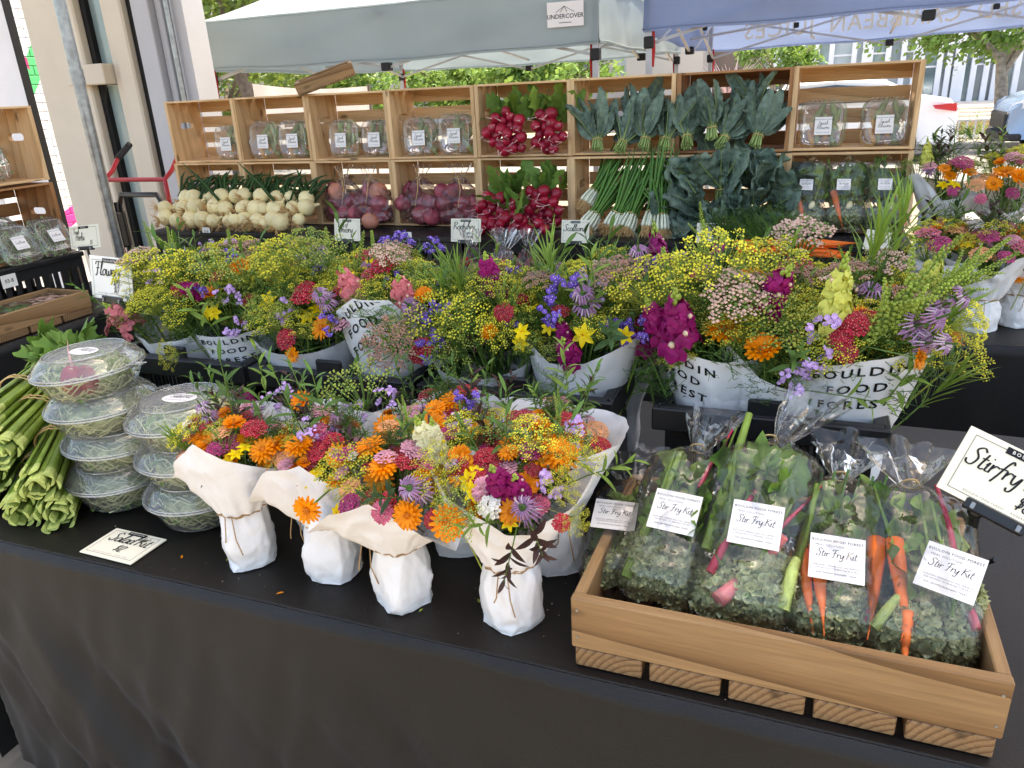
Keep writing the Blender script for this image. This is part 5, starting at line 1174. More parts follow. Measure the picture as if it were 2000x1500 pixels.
# ================================================================== PAPER WRAPS
class Wrap:
    def __init__(s, base_r, wz, wr, rim, seed=0, tb=.42, crease=.006, sq=.1, flat=1.0, ph=0):
        s.br, s.wz, s.wr, s.seed, s.tb, s.cr, s.sq, s.flat, s.ph = base_r, wz, wr, seed, tb, crease, sq, flat, ph
        s.rim = sorted((math.radians(a) % (2*PI), r, z) for a, r, z in rim)
    def rimat(s, a):
        a %= 2*PI; R_ = s.rim; n = len(R_)
        for i in range(n):
            a0, r0, z0 = R_[i]; a1, r1, z1 = R_[(i+1) % n]; d = (a1-a0) % (2*PI); k = (a-a0) % (2*PI)
            if k <= d+1e-9: t = k/d if d else 0; return lerp(r0, r1, t), lerp(z0, z1, t)
        return R_[0][1:]
    def pt(s, a, t, off=0):
        c, sn = math.cos(a), math.sin(a); S = s.seed*3.7
        if t < s.tb:
            k = t/s.tb; bul = 1+.10*math.sin(PI*min(1, k*1.2)); r = lerp(s.br*bul, s.wr, k**2.2); z = s.wz*k
            r *= 1+s.sq*(abs(math.cos(2*(a+s.ph)))**3-.4)*(1-k*.5)
            r += s.cr*.9*ridged((c*1.9+S, sn*1.9, k*1.6))*(1-.5*k)*min(1, .25+k*2)+.0022*math.sin(a*13+S)*k*k
        else:
            k = (t-s.tb)/(1-s.tb); rr_, rz = s.rimat(a); r = lerp(s.wr, rr_, k**.8); z = s.wz+(rz-s.wz)*k+.02*math.sin(PI*k)*(1 if rz < s.wz+.08 else .3)
            r += .0028*math.sin(a*13+S)*(1-k)**2+s.cr*1.5*ridged((c*1.7+S, sn*1.7+k*.9, k*1.4))*(.25+k)-s.cr*.4+s.cr*.45*ridged((c*4+S, sn*4, k*3.1+2))
        r = max(r, .004)+off
        return V((r*c, r*sn*s.flat, z))
    def build(s, T, nu=72, nv=34):
        if s.tb > .35: return s.build_crumpled(T)
        q = MB(); q.grid(lambda u, v: s.pt(u*2*PI, v), nu, nv, closed=True); n = nu
        q.add([(0, 0, .002)]+[s.pt(i/nu*2*PI, 0) for i in range(nu)], [(0, 1+(i+1) % nu, 1+i) for i in range(nu)])
        return q.build('paper_wrap', M_paper, T)
    def build_crumpled(s, T):
        # paper folded round a jar: a few large flat planes with crisp creases, gathered under the twine
        rr = random.Random(s.seed*7+1); nu = 15; rows = (0, .10, .42, .74, 1); q = MB(); G_ = []
        for j, v in enumerate(rows):
            r_ = []
            for i in range(nu):
                a = 2*PI*(i+.5*(j % 2))/nu+(rr.uniform(-.13, .13) if j < 4 else 0); p = s.pt(a, s.tb*v); k = rr.uniform(-.0045, .0045)*(1 if 0 < j < 4 else .4); r_.append(p+V((math.cos(a)*k, math.sin(a)*k, rr.uniform(-.008, .008) if 0 < j < 4 else 0)))
            G_.append(r_)
        G_[1] = [p+V((0, 0, .004)) for p in G_[1]]
        vs = [p for r in G_ for p in r]; fs = []
        for j in range(4):
            for i in range(nu):
                A, B, C, D = j*nu+i, j*nu+(i+1) % nu, (j+1)*nu+(i+1) % nu, (j+1)*nu+i
                if j % 2 == 0: fs += [(A, B, D), (B, C, D)]
                else: fs += [(A, B, C), (A, C, D)]
        b0 = MB(); b0.add(vs, fs); bm = bmesh.new(); me0 = b0.mesh('fold', M_paper); bm.from_mesh(me0); bpy.data.meshes.remove(me0)
        bmesh.ops.subdivide_edges(bm, edges=bm.edges[:], cuts=4, use_grid_fill=True)
        for v in bm.verts:
            p = v.co; h_ = math.hypot(p.x, p.y) or 1; k = .0022*(abs(noise.noise(p*38+V((s.seed, 0, 0))))-.15)+.0012*(abs(noise.noise(p*95))-.15); p.x -= p.x/h_*k*2; p.y -= p.y/h_*k*2
        bm.verts.ensure_lookup_table(); bm.verts.index_update(); q.add([v.co.copy() for v in bm.verts], [tuple(v.index for v in f.verts) for f in bm.faces]); bm.free()
        q.add([(0, 0, .002)]+G_[0], [(0, 1+(i+1) % nu, 1+i) for i in range(nu)]); nflat = 0
        q.grid(lambda u, v: s.pt(u*2*PI, s.tb*.985+(1-s.tb*.985)*v), 96, 26, closed=True)
        me = q.mesh('paper_wrap', M_paper, False); me.polygons.foreach_set('use_smooth', [i >= nflat for i in range(len(q.f))]); return put('paper_wrap', me, T)
    def letters(s, po, lines, a0, size, t_len, t0, tilt=0):
        """print lines of capitals on the flare, centred on angle a0 (deg)"""
        q = MB(); a0 = math.radians(a0)
        for i, tx in enumerate(lines):
            b = block(tx, 1, .022, 1.35); vs = []
            for x, y, z in b.v:
                X, Y = x*size, y*size-i*size*1.4; X, Y = X*math.cos(tilt)-Y*math.sin(tilt), X*math.sin(tilt)+Y*math.cos(tilt)
                t = t0+Y/t_len; rr_ = s.pt(a0, min(.98, t)); r = math.hypot(rr_.x, rr_.y); vs.append(s.pt(a0+X/r, max(.05, min(.99, t)), .0016))
            q.add(vs, b.f)
        q.build('wrap_lettering', M_ink, po, False)
    def twine(s, T, a_tail=-90, n=40, tail=.07, seed=0):
        q = MB(); rr = random.Random(seed+5)
        for lp in range(2): q.tube([s.pt(i/n*2*PI, s.tb+.004, .0016)+V((0, 0, .002*lp+.0015*math.sin(i*.9+lp))) for i in range(n+1)], .0014, 5)
        b = s.pt(math.radians(a_tail), s.tb, .003); o = V((math.cos(math.radians(a_tail)), math.sin(math.radians(a_tail)), 0))
        for k in range(2): q.tube([b, b+o*.012+V((.008*(k*2-1), 0, .006)), b+o*.018+V((.012*(k*2-1), 0, -tail*.5)), b+o*.014+V((.018*(k*2-1), 0, -tail*(.7+.3*k)))], .0012, 5)
        q.build('twine', M_twine, T)
def bouquet(label, base, wrap, dome, recipe, heroes=(), seed=0, group=None, twine=None, lettering=None, fan=.9, wide=1.0, core=True, tilt=0, name='bouquet', front=1.0):
    """dome = (centre z, rx, ry, rz); heroes = (kind, world point, direction, scale)"""
    rr = random.Random(seed); T = thing(name, label, 'bouquet', base, group=group); B = V(base)
    po = wrap.build(T)
    if lettering: wrap.letters(po, *lettering)
    if twine is not None: wrap.twine(T, twine, seed=seed)
    cz, rx, ry, rz = dome
    if core: stuff(put('stems_and_leaves', ME_core, T, (0, .012, cz+(.03 if 'small' in name else 0)), (0, 0, rr.uniform(0, 6)), .55 if 'small' in name else .8))
    items = [k for k, n in recipe.items() for _ in range(n)]; rr.shuffle(items); N = len(items)
    for i, k in enumerate(items):
        f = math.sqrt((i+.5)/N)*fan; a = i*2.399+rr.uniform(-.35, .35)
        x, y = rx*f*math.cos(a), ry*f*math.sin(a); y = y if y > 0 else y*front; z = cz+rz*math.sqrt(max(0, 1-f*f*.95))+rr.uniform(-.018, .018)
        d = V((x*1.0/rx*.55+rr.gauss(0, .12), y/ry*.55+rr.gauss(0, .12)-tilt, 1))
        if k in ('sprig', 'spike', 'tuft', 'frond', 'purple', 'snapm', 'snapc', 'snapy', 'snapp'): z -= .05
        if k == 'dill': z -= .035; sc_ = .86
        else: sc_ = 1
        if 'small' in name and k in ('sprig', 'purple', 'frond'): x *= .7; y = .01+abs(y)*.7; z += rr.uniform(.03, .075)
        me = rr.choice(BL[k]); put(me.name.split('.')[0], me, T, (x, y, z), quat(d, rr.uniform(0, 6)), rr.uniform(.7, 1.2)*wide*sc_)
    for k, p, d, s in heroes:
        if 'small' in name and k in ('ydust', 'ypink') and rr.random() < .5: k = rr.choice(('dill', 'star', 'yred', 'cal')); s *= .9
        me = rr.choice(BL[k]); put(me.name.split('.')[0], me, T, V(p)-B, quat(d, rr.uniform(0, 6)), s*((.74 if k[0] != 'y' else .66) if 'small' in name else (.82 if k == 'balm' else 1)))
    return T

# ================================================================== BLACK BASKETS AND THE BOUQUETS IN THEM
BY0, BZ = 1.37, 1.0
def basket(label, x0, x1):
    w = x1-x0; d = .33; h = BZ-TZ-.003; T = thing('plastic_basket', label, 'basket', ((x0+x1)/2, BY0+d/2, TZ+.0028), group='black plastic baskets holding the big bouquets'); t = .005
    bw, bd = w-.05, d-.05
    q = MB(); q.box((0, 0, .004), (bw-.02, bd-.02, .006))
    for sy in (-1, 1):
        y = sy*bd/2; q.box((0, y, .055), (bw, t, .11)); q.box((0, y, h-.025), (bw, t, .05))
        for xa, xb in ((-bw/2, -bw*.36), (-bw*.02, bw*.02), (bw*.36, bw/2)): q.box(((xa+xb)/2, y, h/2+.03), (xb-xa, t*.98, h-.15))
        for xa, xb in ((-bw*.36, -bw*.02), (bw*.02, bw*.36)):
            n = int((xb-xa)/.0125)
            for i in range(n): q.box((lerp(xa, xb, (i+.5)/n), y, h/2+.03), (.0066, t*.96, h-.15))
    for sx in (-1, 1):
        x = sx*bw/2; q.box((x, 0, .055), (t, bd-t, .11)); q.box((x, 0, h-.025), (t, bd-t, .05))
        for ya, yb in ((-bd/2+t, -bd*.33), (bd*.33, bd/2-t)): q.box((x, (ya+yb)/2, h/2+.03), (t*.98, yb-ya, h-.15))
        n = int(bd*.66/.0125)
        for i in range(n): q.box((x, lerp(-bd*.33, bd*.33, (i+.5)/n), h/2+.03), (t*.96, .0066, h-.15))
    q.build('slotted_wall', M_black, T, False)['kind'] = 'stuff'
    for sy in (-1, 1):
        q = MB(); q.cbox((0, sy*(d/2-.006), h-.024), (w, .012, .048), .003); q.build('rim', M_black, T, False)
        q = MB(); q.cbox((0, sy*(d/2-.016), h-.003), (w-.024, .02, .008), .003); q.build('rim_ledge', M_black, T, False)
        q = MB(); q.cbox((0, sy*(d/2-.022), h+.012), (.07, .012, .034), .004); q.build('stacking_tab', M_black, T, False)
    for sx in (-1, 1):
        q = MB(); q.cbox((sx*(w/2-.006), 0, h-.0245), (.012, d-.026, .0475), .003); q.build('rim', M_black, T, False)
        q = MB(); q.cbox((sx*(w/2-.016), 0, h-.0035), (.02, d-.046, .008), .003); q.build('rim_ledge', M_black, T, False)
    return T
for l, a, b in (('black slotted plastic basket behind the salad bowls', -1.713, -1.262), ('black slotted plastic basket behind the small bouquets, second from the left', -1.248, -.80), ('black slotted plastic basket behind the small bouquets, third from the left', -.785, -.339), ('black slotted plastic basket behind the stir fry bags', -.261, .168)): basket(l, a, b)
BZ0 = TZ+.02
R_dill = {'dill': 27, 'lace': 1, 'yred': 2, 'star': 2, 'stat': 2, 'stlil': 1, 'cal': 1, 'balm': 1, 'sprig': 4, 'frond': 8, 'tuft': 3, 'snapp': 1, 'spike': 1, 'ydust': 1, 'yred': 3}
R_mid = {'dill': 25, 'lace': 1, 'balm': 1, 'star': 2, 'stat': 3, 'snapm': 2, 'cal': 1, 'yred': 1, 'sprig': 8, 'frond': 7, 'tuft': 4, 'stlil': 1}
R_right = {'dill': 27, 'lace': 2, 'balm': 1, 'snapm': 1, 'cal': 2, 'yred': 2, 'sprig': 5, 'frond': 8, 'tuft': 3, 'spike': 3, 'snapy': 1, 'stat': 1}
def H(kind, px, py, Y, d=(0, -.5, 1), s=1.0): return (kind, aty(px, py, Y), d, s)
BFF = ['BOULDIN', 'FOOD', 'FOREST']
GM = 'large paper wrapped bouquets in the black baskets'
# label, px of the paper front, rim control points (angle, radius, height over the basket floor), lettering, heroes
MID = [
 ('yellow dill bouquet in the leftmost basket, plain paper edge at left', -1.545, [(-150, .14, .26), (-100, .12, .23), (-60, .1, .235), (0, .1, .27), (90, .12, .3), (160, .15, .3)], None, R_dill,
  [H('yred', 232, 622, 1.42, (-.6, -.6, .7)), H('yred', 222, 645, 1.42, (-.7, -.6, .5), .8), H('snapp', 262, 640, 1.42, (-.3, -.5, .8), 1.2), H('star', 405, 612, 1.42, (0, -1, .5), 1.1), H('dill', 300, 560, 1.47, (-.3, -.4, 1), 1.25), H('dill', 360, 560, 1.47, (0, -.4, 1), 1.3), H('snapm', 385, 570, 1.44, (0, -.8, .4), .8), H('spike', 303, 500, 1.7, (-.1, 0, 1), .8), H('spike', 338, 505, 1.7, (0, 0, 1), .8), H('sprig', 215, 610, 1.45, (-.7, -.3, .8), .8)]),
 ('yellow dill bouquet in the leftmost basket, folded paper with part of the lettering', -1.37, [(-150, .1, .25), (-110, .115, .245), (-55, .12, .25), (0, .12, .27), (90, .12, .3), (170, .12, .29)], (BFF, -72, .026, .34, .86, .05), R_dill,
  [H('star', 525, 588, 1.42, (.1, -1, .5), 1.3), H('star', 420, 610, 1.42, (0, -1, .4), 1.2), H('stlil', 455, 590, 1.42, (0, -.8, .8)), H('stlil', 468, 640, 1.41, (0, -1, .6)), H('yred', 490, 592, 1.45, (0, -.6, .8), .8), H('dill', 430, 540, 1.46, (0, -.4, 1), 1.3), H('dill', 480, 550, 1.47, (0, -.4, 1), 1.2), H('dill', 350, 690, 1.36, (-.2, -.9, .2), .6), H('cal', 470, 520, 1.5, (0, -.6, .8))]),
 ('yellow dill bouquet in the second basket with a red yarrow over its paper', -1.15, [(-160, .15, .27), (-110, .12, .235), (-60, .12, .235), (0, .13, .26), (90, .12, .3), (150, .13, .29)], None, R_dill,
  [H('yred', 565, 665, 1.38, (0, -.9, .6), 1.0), H('yred', 600, 575, 1.45, (0, -.7, .8), 1.0), H('stlil', 560, 615, 1.42, (0, -.8, .7)), H('dill', 545, 630, 1.41, (0, -.8, .8), 1.0), H('dill', 560, 545, 1.47, (0, -.4, 1), 1.3), H('balm', 640, 590, 1.42, (.1, -.8, .7), 1.3), H('dill', 610, 525, 1.5, (0, -.4, 1), 1.2), H('cal', 572, 692, 1.36, (-.2, -1, .1), .7)]),
 ('dill bouquet in the second basket with a tall lettered paper flap', -.915, [(-165, .12, .25), (-130, .125, .30), (-95, .13, .345), (-60, .13, .34), (-30, .12, .27), (20, .12, .26), (90, .12, .3)], (BFF, -100, .03, .30, .80, .32), R_dill,
  [H('cal', 630, 640, 1.40, (-.2, -.9, .6), 1.0), H('stat', 645, 640, 1.39, (0, -.8, .7), .9), H('yred', 755, 525, 1.5, (0, -.5, .9), 1.2), H('snapp', 690, 570, 1.45, (0, -.6, 1), 1.0), H('snapp', 790, 580, 1.44, (.2, -.6, .8), 1.0), H('star', 675, 560, 1.44, (0, -.9, .6)), H('star', 722, 520, 1.5, (0, -.8, .7)), H('lace', 775, 685, 1.37, (.2, -.9, .6), 1.3), H('cal', 828, 578, 1.44, (.1, -.6, .9), .8), H('dill', 640, 520, 1.5, (0, -.4, 1), 1.2)]),
 ('dill bouquet in the third basket with low plain paper', -.67, [(-160, .13, .255), (-110, .12, .215), (-60, .12, .215), (-10, .11, .235), (40, .1, .27), (90, .12, .3)], None, R_mid,
  [H('yred', 828, 688, 1.37, (-.2, -.9, .6), 1.0), H('stat', 858, 690, 1.38, (-.1, -.9, .7), 1.2), H('dill', 870, 650, 1.40, (-.1, -.7, .9), 1.3), H('dill', 920, 650, 1.41, (0, -.7, .9), 1.2), H('dill', 900, 690, 1.39, (0, -.9, .6), 1.0), H('cal', 957, 650, 1.40, (0, -.7, .8), .75), H('stat', 862, 630, 1.42, (0, -.7, .8), 1.1), H('balm', 815, 610, 1.42, (0, -.8, .6), 1.3), H('star', 1020, 648, 1.40, (0, -1, .4), 1.0), H('yred', 985, 612, 1.42, (.2, -.8, .5), .7), H('snapm', 960, 560, 1.5, (.1, -.5, .9), 1.1), H('tuft', 910, 590, 1.47, (-.1, -.3, 1), 1.1)]),
 ('wildflower bouquet in the third basket with wide white paper and a magenta snapdragon', -.45, [(-165, .13, .285), (-140, .125, .28), (-105, .115, .225), (-70, .115, .225), (-20, .15, .28), (20, .14, .30), (90, .12, .3)], None, R_mid,
  [H('snapm', 1115, 700, 1.385, (0, -.7, .8), .9), H('star', 1140, 655, 1.39, (0, -1, .35), 1.3), H('star', 1220, 655, 1.40, (.2, -1, .4), 1.0), H('star', 1072, 640, 1.42, (0, -.9, .5), .9), H('balm', 1145, 600, 1.43, (0, -.6, .9), 1.4), H('balm', 1150, 540, 1.5, (0, -.4, 1), 1.4), H('stat', 1105, 590, 1.45, (0, -.6, .9), 1.3), H('stat', 1090, 620, 1.43, (-.1, -.6, .9), 1.1), H('lace', 1210, 570, 1.47, (0, -.5, 1), 1.1), H('sprig', 1190, 670, 1.39, (.3, -.8, .6), .9), H('tuft', 1080, 560, 1.5, (0, -.3, 1), 1.1), H('sprig', 1160, 600, 1.44, (.1, -.4, 1), 1.0)]),
 ('dill bouquet in the rightmost basket with a crimson snapdragon and lettered paper', -.165, [(-165, .10, .30), (-120, .115, .275), (-80, .12, .255), (-40, .115, .255), (0, .1, .28), (90, .12, .3)], (BFF, -118, .031, .31, .84, -.12), R_right,
  [H('snapm', 1325, 660, 1.39, (0, -.5, 1), 1.35), H('snapm', 1295, 655, 1.40, (-.3, -.5, 1), 1.1), H('stat', 1270, 655, 1.40, (-.4, -.7, .7), 1.0), H('dill', 1330, 590, 1.45, (0, -.5, 1), 1.3), H('snapm', 1295, 560, 1.62, (0, 0, 1), .95), H('balm', 1250, 520, 1.5, (0, -.4, 1), 1.2), H('dill', 1280, 600, 1.44, (-.2, -.5, 1), 1.2), H('dill', 1400, 560, 1.48, (0, -.4, 1), 1.3), H('lace', 1440, 620, 1.43, (0, -.6, .9), 1.4)]),
 ('dill bouquet in the middle of the rightmost basket, paper sloping down to the right', -.045, [(-170, .11, .31), (-135, .11, .285), (-100, .12, .23), (-60, .12, .205), (-20, .1, .23), (30, .1, .27), (90, .12, .3)], (['DIN', 'OD', 'EST'], -142, .031, .31, .82, -.1), R_right,
  [H('cal', 1490, 685, 1.385, (-.1, -.6, .9), 1.25), H('dill', 1535, 650, 1.40, (0, -.8, .8), 1.3), H('stlil', 1585, 705, 1.375, (.1, -.9, .7), 1.0), H('stlil', 1555, 745, 1.365, (0, -1, .6), .9), H('cal', 1465, 555, 1.5, (0, -.6, .9), 1.2), H('snapm', 1500, 590, 1.45, (.3, -.5, .7), 1.2), H('dill', 1500, 560, 1.5, (0, -.4, 1), 1.2), H('sprig', 1540, 720, 1.38, (.2, -.9, .6), .8), H('spike', 1380, 520, 1.6, (-.1, -.1, 1), .8)]),
 ('bouquet at the right end with green bud spikes and lettered paper', .09, [(-170, .1, .245), (-135, .115, .255), (-90, .125, .275), (-45, .14, .30), (-15, .145, .31), (40, .12, .29), (90, .12, .3)], (BFF, -84, .031, .30, .80, -.02), R_right,
  [H('yred', 1640, 665, 1.39, (-.1, -.8, .8), .85), H('yred', 1668, 640, 1.4, (.1, -.7, .8), .95), H('yred', 1650, 690, 1.38, (.1, -.9, .6), .7), H('spike', 1690, 660, 1.40, (.5, -.2, .9), 1.35), H('spike', 1740, 640, 1.41, (.7, -.1, .8), 1.3), H('spike', 1790, 600, 1.43, (.9, 0, .7), 1.0), H('snapy', 1620, 640, 1.42, (.1, -.2, 1), 1.2), H('balm', 1780, 640, 1.40, (.7, -.4, .5), 1.4), H('balm', 1830, 600, 1.42, (.8, -.3, .6), 1.3), H('balm', 1700, 570, 1.5, (.2, -.4, 1), 1.2), H('balm', 1800, 670, 1.38, (.8, -.5, .2), 1.2), H('stlil', 1610, 660, 1.39, (0, -.9, .7), 1.1), H('dill', 1855, 640, 1.40, (.9, -.3, .3), .7), H('sprig', 1640, 775, 1.36, (.9, -.5, .1), .8), H('spike', 1850, 555, 1.5, (.9, .1, .8), 1.0), H('tuft', 1700, 520, 1.55, (.1, -.1, 1), 1.3), H('tuft', 1740, 500, 1.6, (.2, 0, 1), 1.3), H('cal', 1795, 700, 1.36, (.9, -.5, 0), .7)]),
]
for k, (l, x, rim, let, rec, her) in enumerate(MID):
    w = Wrap(.055, .1, .06, [(a, r, z+((.03 if k in (0, 2, 4) else .045 if k == 1 else .07) if -175 < a < 10 else .03)) for a, r, z in rim], k+1, .3, .005, .12)
    if let: let = (let[0], let[1], .0285, .39, .93 if k != 3 else .95, let[5])
    bouquet(l, (x, 1.515, BZ0), w, (.28, .15, .115, .155), rec, her, 200+k, GM, None, let, 1.0, 1.0)
BACK = [(-1.50, R_dill, 'leftmost of the back row'), (-1.44, R_dill, 'second of the back row, above the lettered fold'), (-1.24, R_dill, 'third of the back row, beside violet statice'), (-1.03, R_dill, 'fourth of the back row, left of the bagged radishes'), (-.83, R_mid, 'fifth of the back row, below the bagged radishes'),
        (-.6, R_mid, 'sixth of the back row, right of the bagged radishes'), (-.40, R_mid, 'seventh of the back row, below the scallions'), (-.2, R_right, 'eighth of the back row, with tall magenta snapdragons'), (-.02, R_right, 'ninth of the back row, below the carrots'), (.13, R_right, 'rightmost of the back row')]
for k, (x, rec, l) in enumerate(BACK):
    w = Wrap(.05, .1, .055, [(0, .1, .25), (90, .12, .28), (180, .1, .25), (-90, .08, .22)], k+31, .3, .005, .12)
    low = .035 if 3 < k < 6 else 0
    her = {7: [H('snapm', 1400, 540, 1.7, (.1, 0, 1), 1.1), H('snapm', 1290, 535, 1.72, (-.15, 0, 1), 1.1)], 8: [H('lace', 1560, 510, 1.75, (0, -.4, 1), 1.5)], 2: [H('stat', 800, 490, 1.75, (0, -.3, 1), 1.3), H('stat', 760, 500, 1.7, (0, -.3, 1), 1.3)], 3: [H('stat', 860, 500, 1.72, (0, -.3, 1), 1.2)]}.get(k, [])
    bouquet('dill and wildflower bouquet, '+l, (x, 1.64, BZ0), w, (.28-low, .15, .12, .16-low*.4), rec, her, 300+k, GM, None, None, 1.0, 1.0)

# ================================================================== SMALL BOUQUETS ON THE FRONT TABLE
R_small = {'cal': 8, 'ypink': 1, 'yred': 6, 'ymag': 1, 'ypeach': 2, 'ydust': 3, 'dill': 5, 'frond': 6, 'tuft': 1, 'white': 2, 'star': 2, 'stlil': 1, 'sprig': 5, 'purple': 2, 'balm': 1, 'globe': 1}
R_back = {'cal': 4, 'yred': 3, 'ypeach': 1, 'ydust': 1, 'white': 1, 'dill': 2, 'sprig': 4, 'purple': 4, 'frond': 2}
GS = 'small paper wrapped bouquets on the front table'
Z1 = TZ+.003
def fb(px, py): p = atz(px, py, Z1); return p
SM = [
 ('small bouquet beside the salad bowls, paper jar tied with a hanging twine end', (474, 1105), [(-175, .13, .135), (-150, .11, .15), (-120, .085, .19), (-85, .085, .225), (-50, .09, .19), (0, .1, .17), (60, .12, .24), (130, .12, .24)], -75,
  [H('ydust', 410, 890, .98, (-.3, -.6, .9), 1.2), H('ypink', 455, 875, .98, (0, -.6, .9), 1.2), H('cal', 385, 905, .97, (-.6, -.6, .5), .9), H('yred', 368, 895, .98, (-.7, -.5, .6), 1.0), H('ypink', 430, 880, .98, (-.2, -.6, .8), 1.1), H('cal', 455, 900, .95, (0, -.8, .7), .9), H('white', 400, 890, .97, (-.3, -.6, .8), 1.2), H('dill', 385, 870, 1.0, (-.5, -.4, .9), .9), H('tuft', 375, 890, .98, (-.6, -.2, 1), 1.0), H('ypink', 500, 860, 1.0, (0, -.5, 1), 1.0), H('cal', 515, 880, .97, (0, -.6, .9), 1.1), H('cal', 410, 865, 1.0, (-.1, -.4, 1), 1.2), H('yred', 360, 895, .98, (-.8, -.4, .6), .8)]),
 ('small bouquet with a lone orange calendula hanging over its paper', (640, 1130), [(-178, .13, .10), (-150, .13, .12), (-110, .10, .19), (-75, .085, .20), (-30, .09, .17), (10, .1, .2), (60, .12, .24), (140, .14, .22)], -160,
  [H('cal', 601, 995, .875, (.1, -1, .05), 1.15), H('ypeach', 545, 890, .99, (0, -.6, .9), 1.2), H('cal', 525, 890, .99, (-.2, -.7, .8), 1.2), H('cal', 580, 905, .98, (0, -.7, .7), 1.0), H('ypeach', 560, 900, .98, (0, -.6, .8), 1.0), H('cal', 560, 870, 1.0, (0, -.6, .9), 1.1), H('yred', 625, 885, .98, (0, -.6, .9), 1.1), H('yred', 610, 905, .97, (-.1, -.7, .8), 1.0), H('white', 600, 875, 1.0, (0, -.6, .9), 1.3), H('cal', 665, 890, .97, (0, -.7, .8), 1.1), H('sprig', 610, 900, .99, (0, -.4, .9), .9), H('yred', 590, 930, .95, (0, -.8, .7), .9)]),
 ('small bouquet in front with a broad white paper flap and long twine tail', (775, 1185), [(-178, .15, .12), (-140, .14, .125), (-110, .125, .165), (-80, .10, .185), (-45, .115, .135), (-15, .125, .10), (40, .11, .2), (90, .12, .23), (140, .12, .22)], -140,
  [H('ypink', 760, 985, .905, (0, -.8, .7), 1.2), H('ypink', 752, 1000, .89, (0, -.9, .5), 1.1), H('cal', 798, 1005, .885, (0, -1, .35), 1.1), H('balm', 820, 960, .92, (0, -.8, .6), 1.4), H('ymag', 690, 990, .905, (-.1, -.8, .7), 1.2), H('dill', 695, 940, .95, (0, -.7, .8), 1.2), H('ypeach', 690, 960, .93, (-.1, -.8, .7), 1.1), H('cal', 740, 935, .95, (.2, -.9, .4), 1.1), H('cal', 770, 885, 1.0, (0, -.6, .9), 1.1), H('cal', 800, 890, .99, (0, -.6, .9), 1.1), H('sprig', 790, 970, .92, (-.2, -.9, .5), 1.0), H('yred', 725, 975, .92, (0, -.8, .6), .8), H('star', 660, 1000, .9, (-.1, -.9, .4), 1.0)]),
 ('small bouquet in bluish white paper behind the two front ones', (885, 1080), [(-175, .1, .19), (-130, .08, .17), (-90, .075, .165), (-40, .08, .18), (0, .1, .2), (60, .12, .24), (130, .12, .24)], None,
  [H('snapc', 840, 890, 1.0, (0, -.4, 1), 1.15), H('snapc', 850, 880, 1.0, (.2, -.4, 1), 1.0), H('cal', 905, 920, .96, (0, -.8, .7), 1.3), H('globe', 945, 880, 1.0, (0, -.3, 1), 1.2), H('yred', 955, 905, .98, (0, -.6, .9), 1.2), H('ydust', 868, 930, .95, (0, -.7, .8), 1.0), H('cal', 825, 935, .95, (.1, -.8, .6), .9), H('cal', 900, 895, .98, (0, -.6, .9), 1.1), H('cal', 875, 1020, .885, (.1, -1, .3), 1.3), H('ydust', 850, 1015, .89, (-.2, -.9, .5), 1.0)]),
 ('small bouquet nearest the wooden tray with a tall paper jar and dark purple leaves', (990, 1225), [(-178, .125, .235), (-150, .11, .235), (-110, .095, .19), (-70, .075, .145), (-40, .075, .14), (-10, .11, .2), (15, .145, .25), (60, .12, .22), (120, .11, .22)], -80,
  [H('snapm', 985, 960, .93, (0, -.6, .9), 1.2), H('snapm', 1010, 965, .93, (.2, -.6, .9), 1.0), H('star', 925, 960, .92, (-.1, -.9, .5), 1.3), H('ydust', 950, 960, .93, (0, -.7, .8), 1.1), H('yred', 935, 940, .95, (-.1, -.7, .8), 1.0), H('white', 965, 995, .905, (0, -.9, .7), 1.5), H('balm', 1030, 1000, .91, (.1, -.8, .7), 1.3), H('star', 995, 1020, .89, (0, -.9, .5), 1.0), H('cal', 1000, 1000, .9, (0, -.7, .7), 1.0), H('ydust', 925, 1010, .9, (-.3, -.8, .6), 1.1), H('stlil', 1080, 950, .95, (.3, -.6, .8), 1.1), H('purple', 1000, 1060, .87, (.1, -.9, -.4), .9), H('purple', 1040, 1040, .89, (.5, -.7, 0), .9), H('yred', 1095, 1020, .9, (.5, -.8, .4), .8), H('dill', 1090, 960, .94, (.5, -.6, .7), .7), H('dill', 1110, 1010, .91, (.8, -.6, .2), .5), H('sprig', 970, 1020, .89, (-.3, -.9, .4), .8), H('cal', 1030, 945, .95, (.3, -.8, .5), .9)]),
 ('small bouquet behind the tall jar, its twine knot showing at right', (1080, 1115), [(-160, .1, .2), (-100, .09, .17), (-50, .1, .19), (-10, .12, .235), (25, .125, .24), (80, .11, .23), (140, .12, .25)], -60,
  [H('cal', 1060, 890, 1.0, (0, -.5, 1), 1.3), H('cal', 1000, 880, 1.02, (0, -.5, 1), 1.3), H('dill', 985, 850, 1.05, (-.1, -.4, 1), 1.0), H('dill', 1045, 880, 1.0, (.1, -.5, 1), 1.0), H('cal', 1095, 890, 1.0, (.3, -.6, .8), 1.2), H('stlil', 1130, 855, 1.05, (.3, -.4, 1), 1.1), H('sprig', 1150, 930, 1.0, (.9, -.2, .6), .95), H('dill', 1120, 900, 1.0, (.4, -.5, .8), .8)]),
]
for k, (l, b, rim, tw, her) in enumerate(SM):
    w = Wrap(.048, .118, .043, [(a, r, z+(.07 if -140 < a < -30 else .045)) for a, r, z in rim], k+11, .42, .0055, .16, 1.0, k*.7)
    p = fb(*b); p.y += .03
    bouquet(l, p, w, (.20, .10, .10, .10), R_small, her, 400+k, GS, tw, None, .95, .7, True, .15, 'small_bouquet', .62)
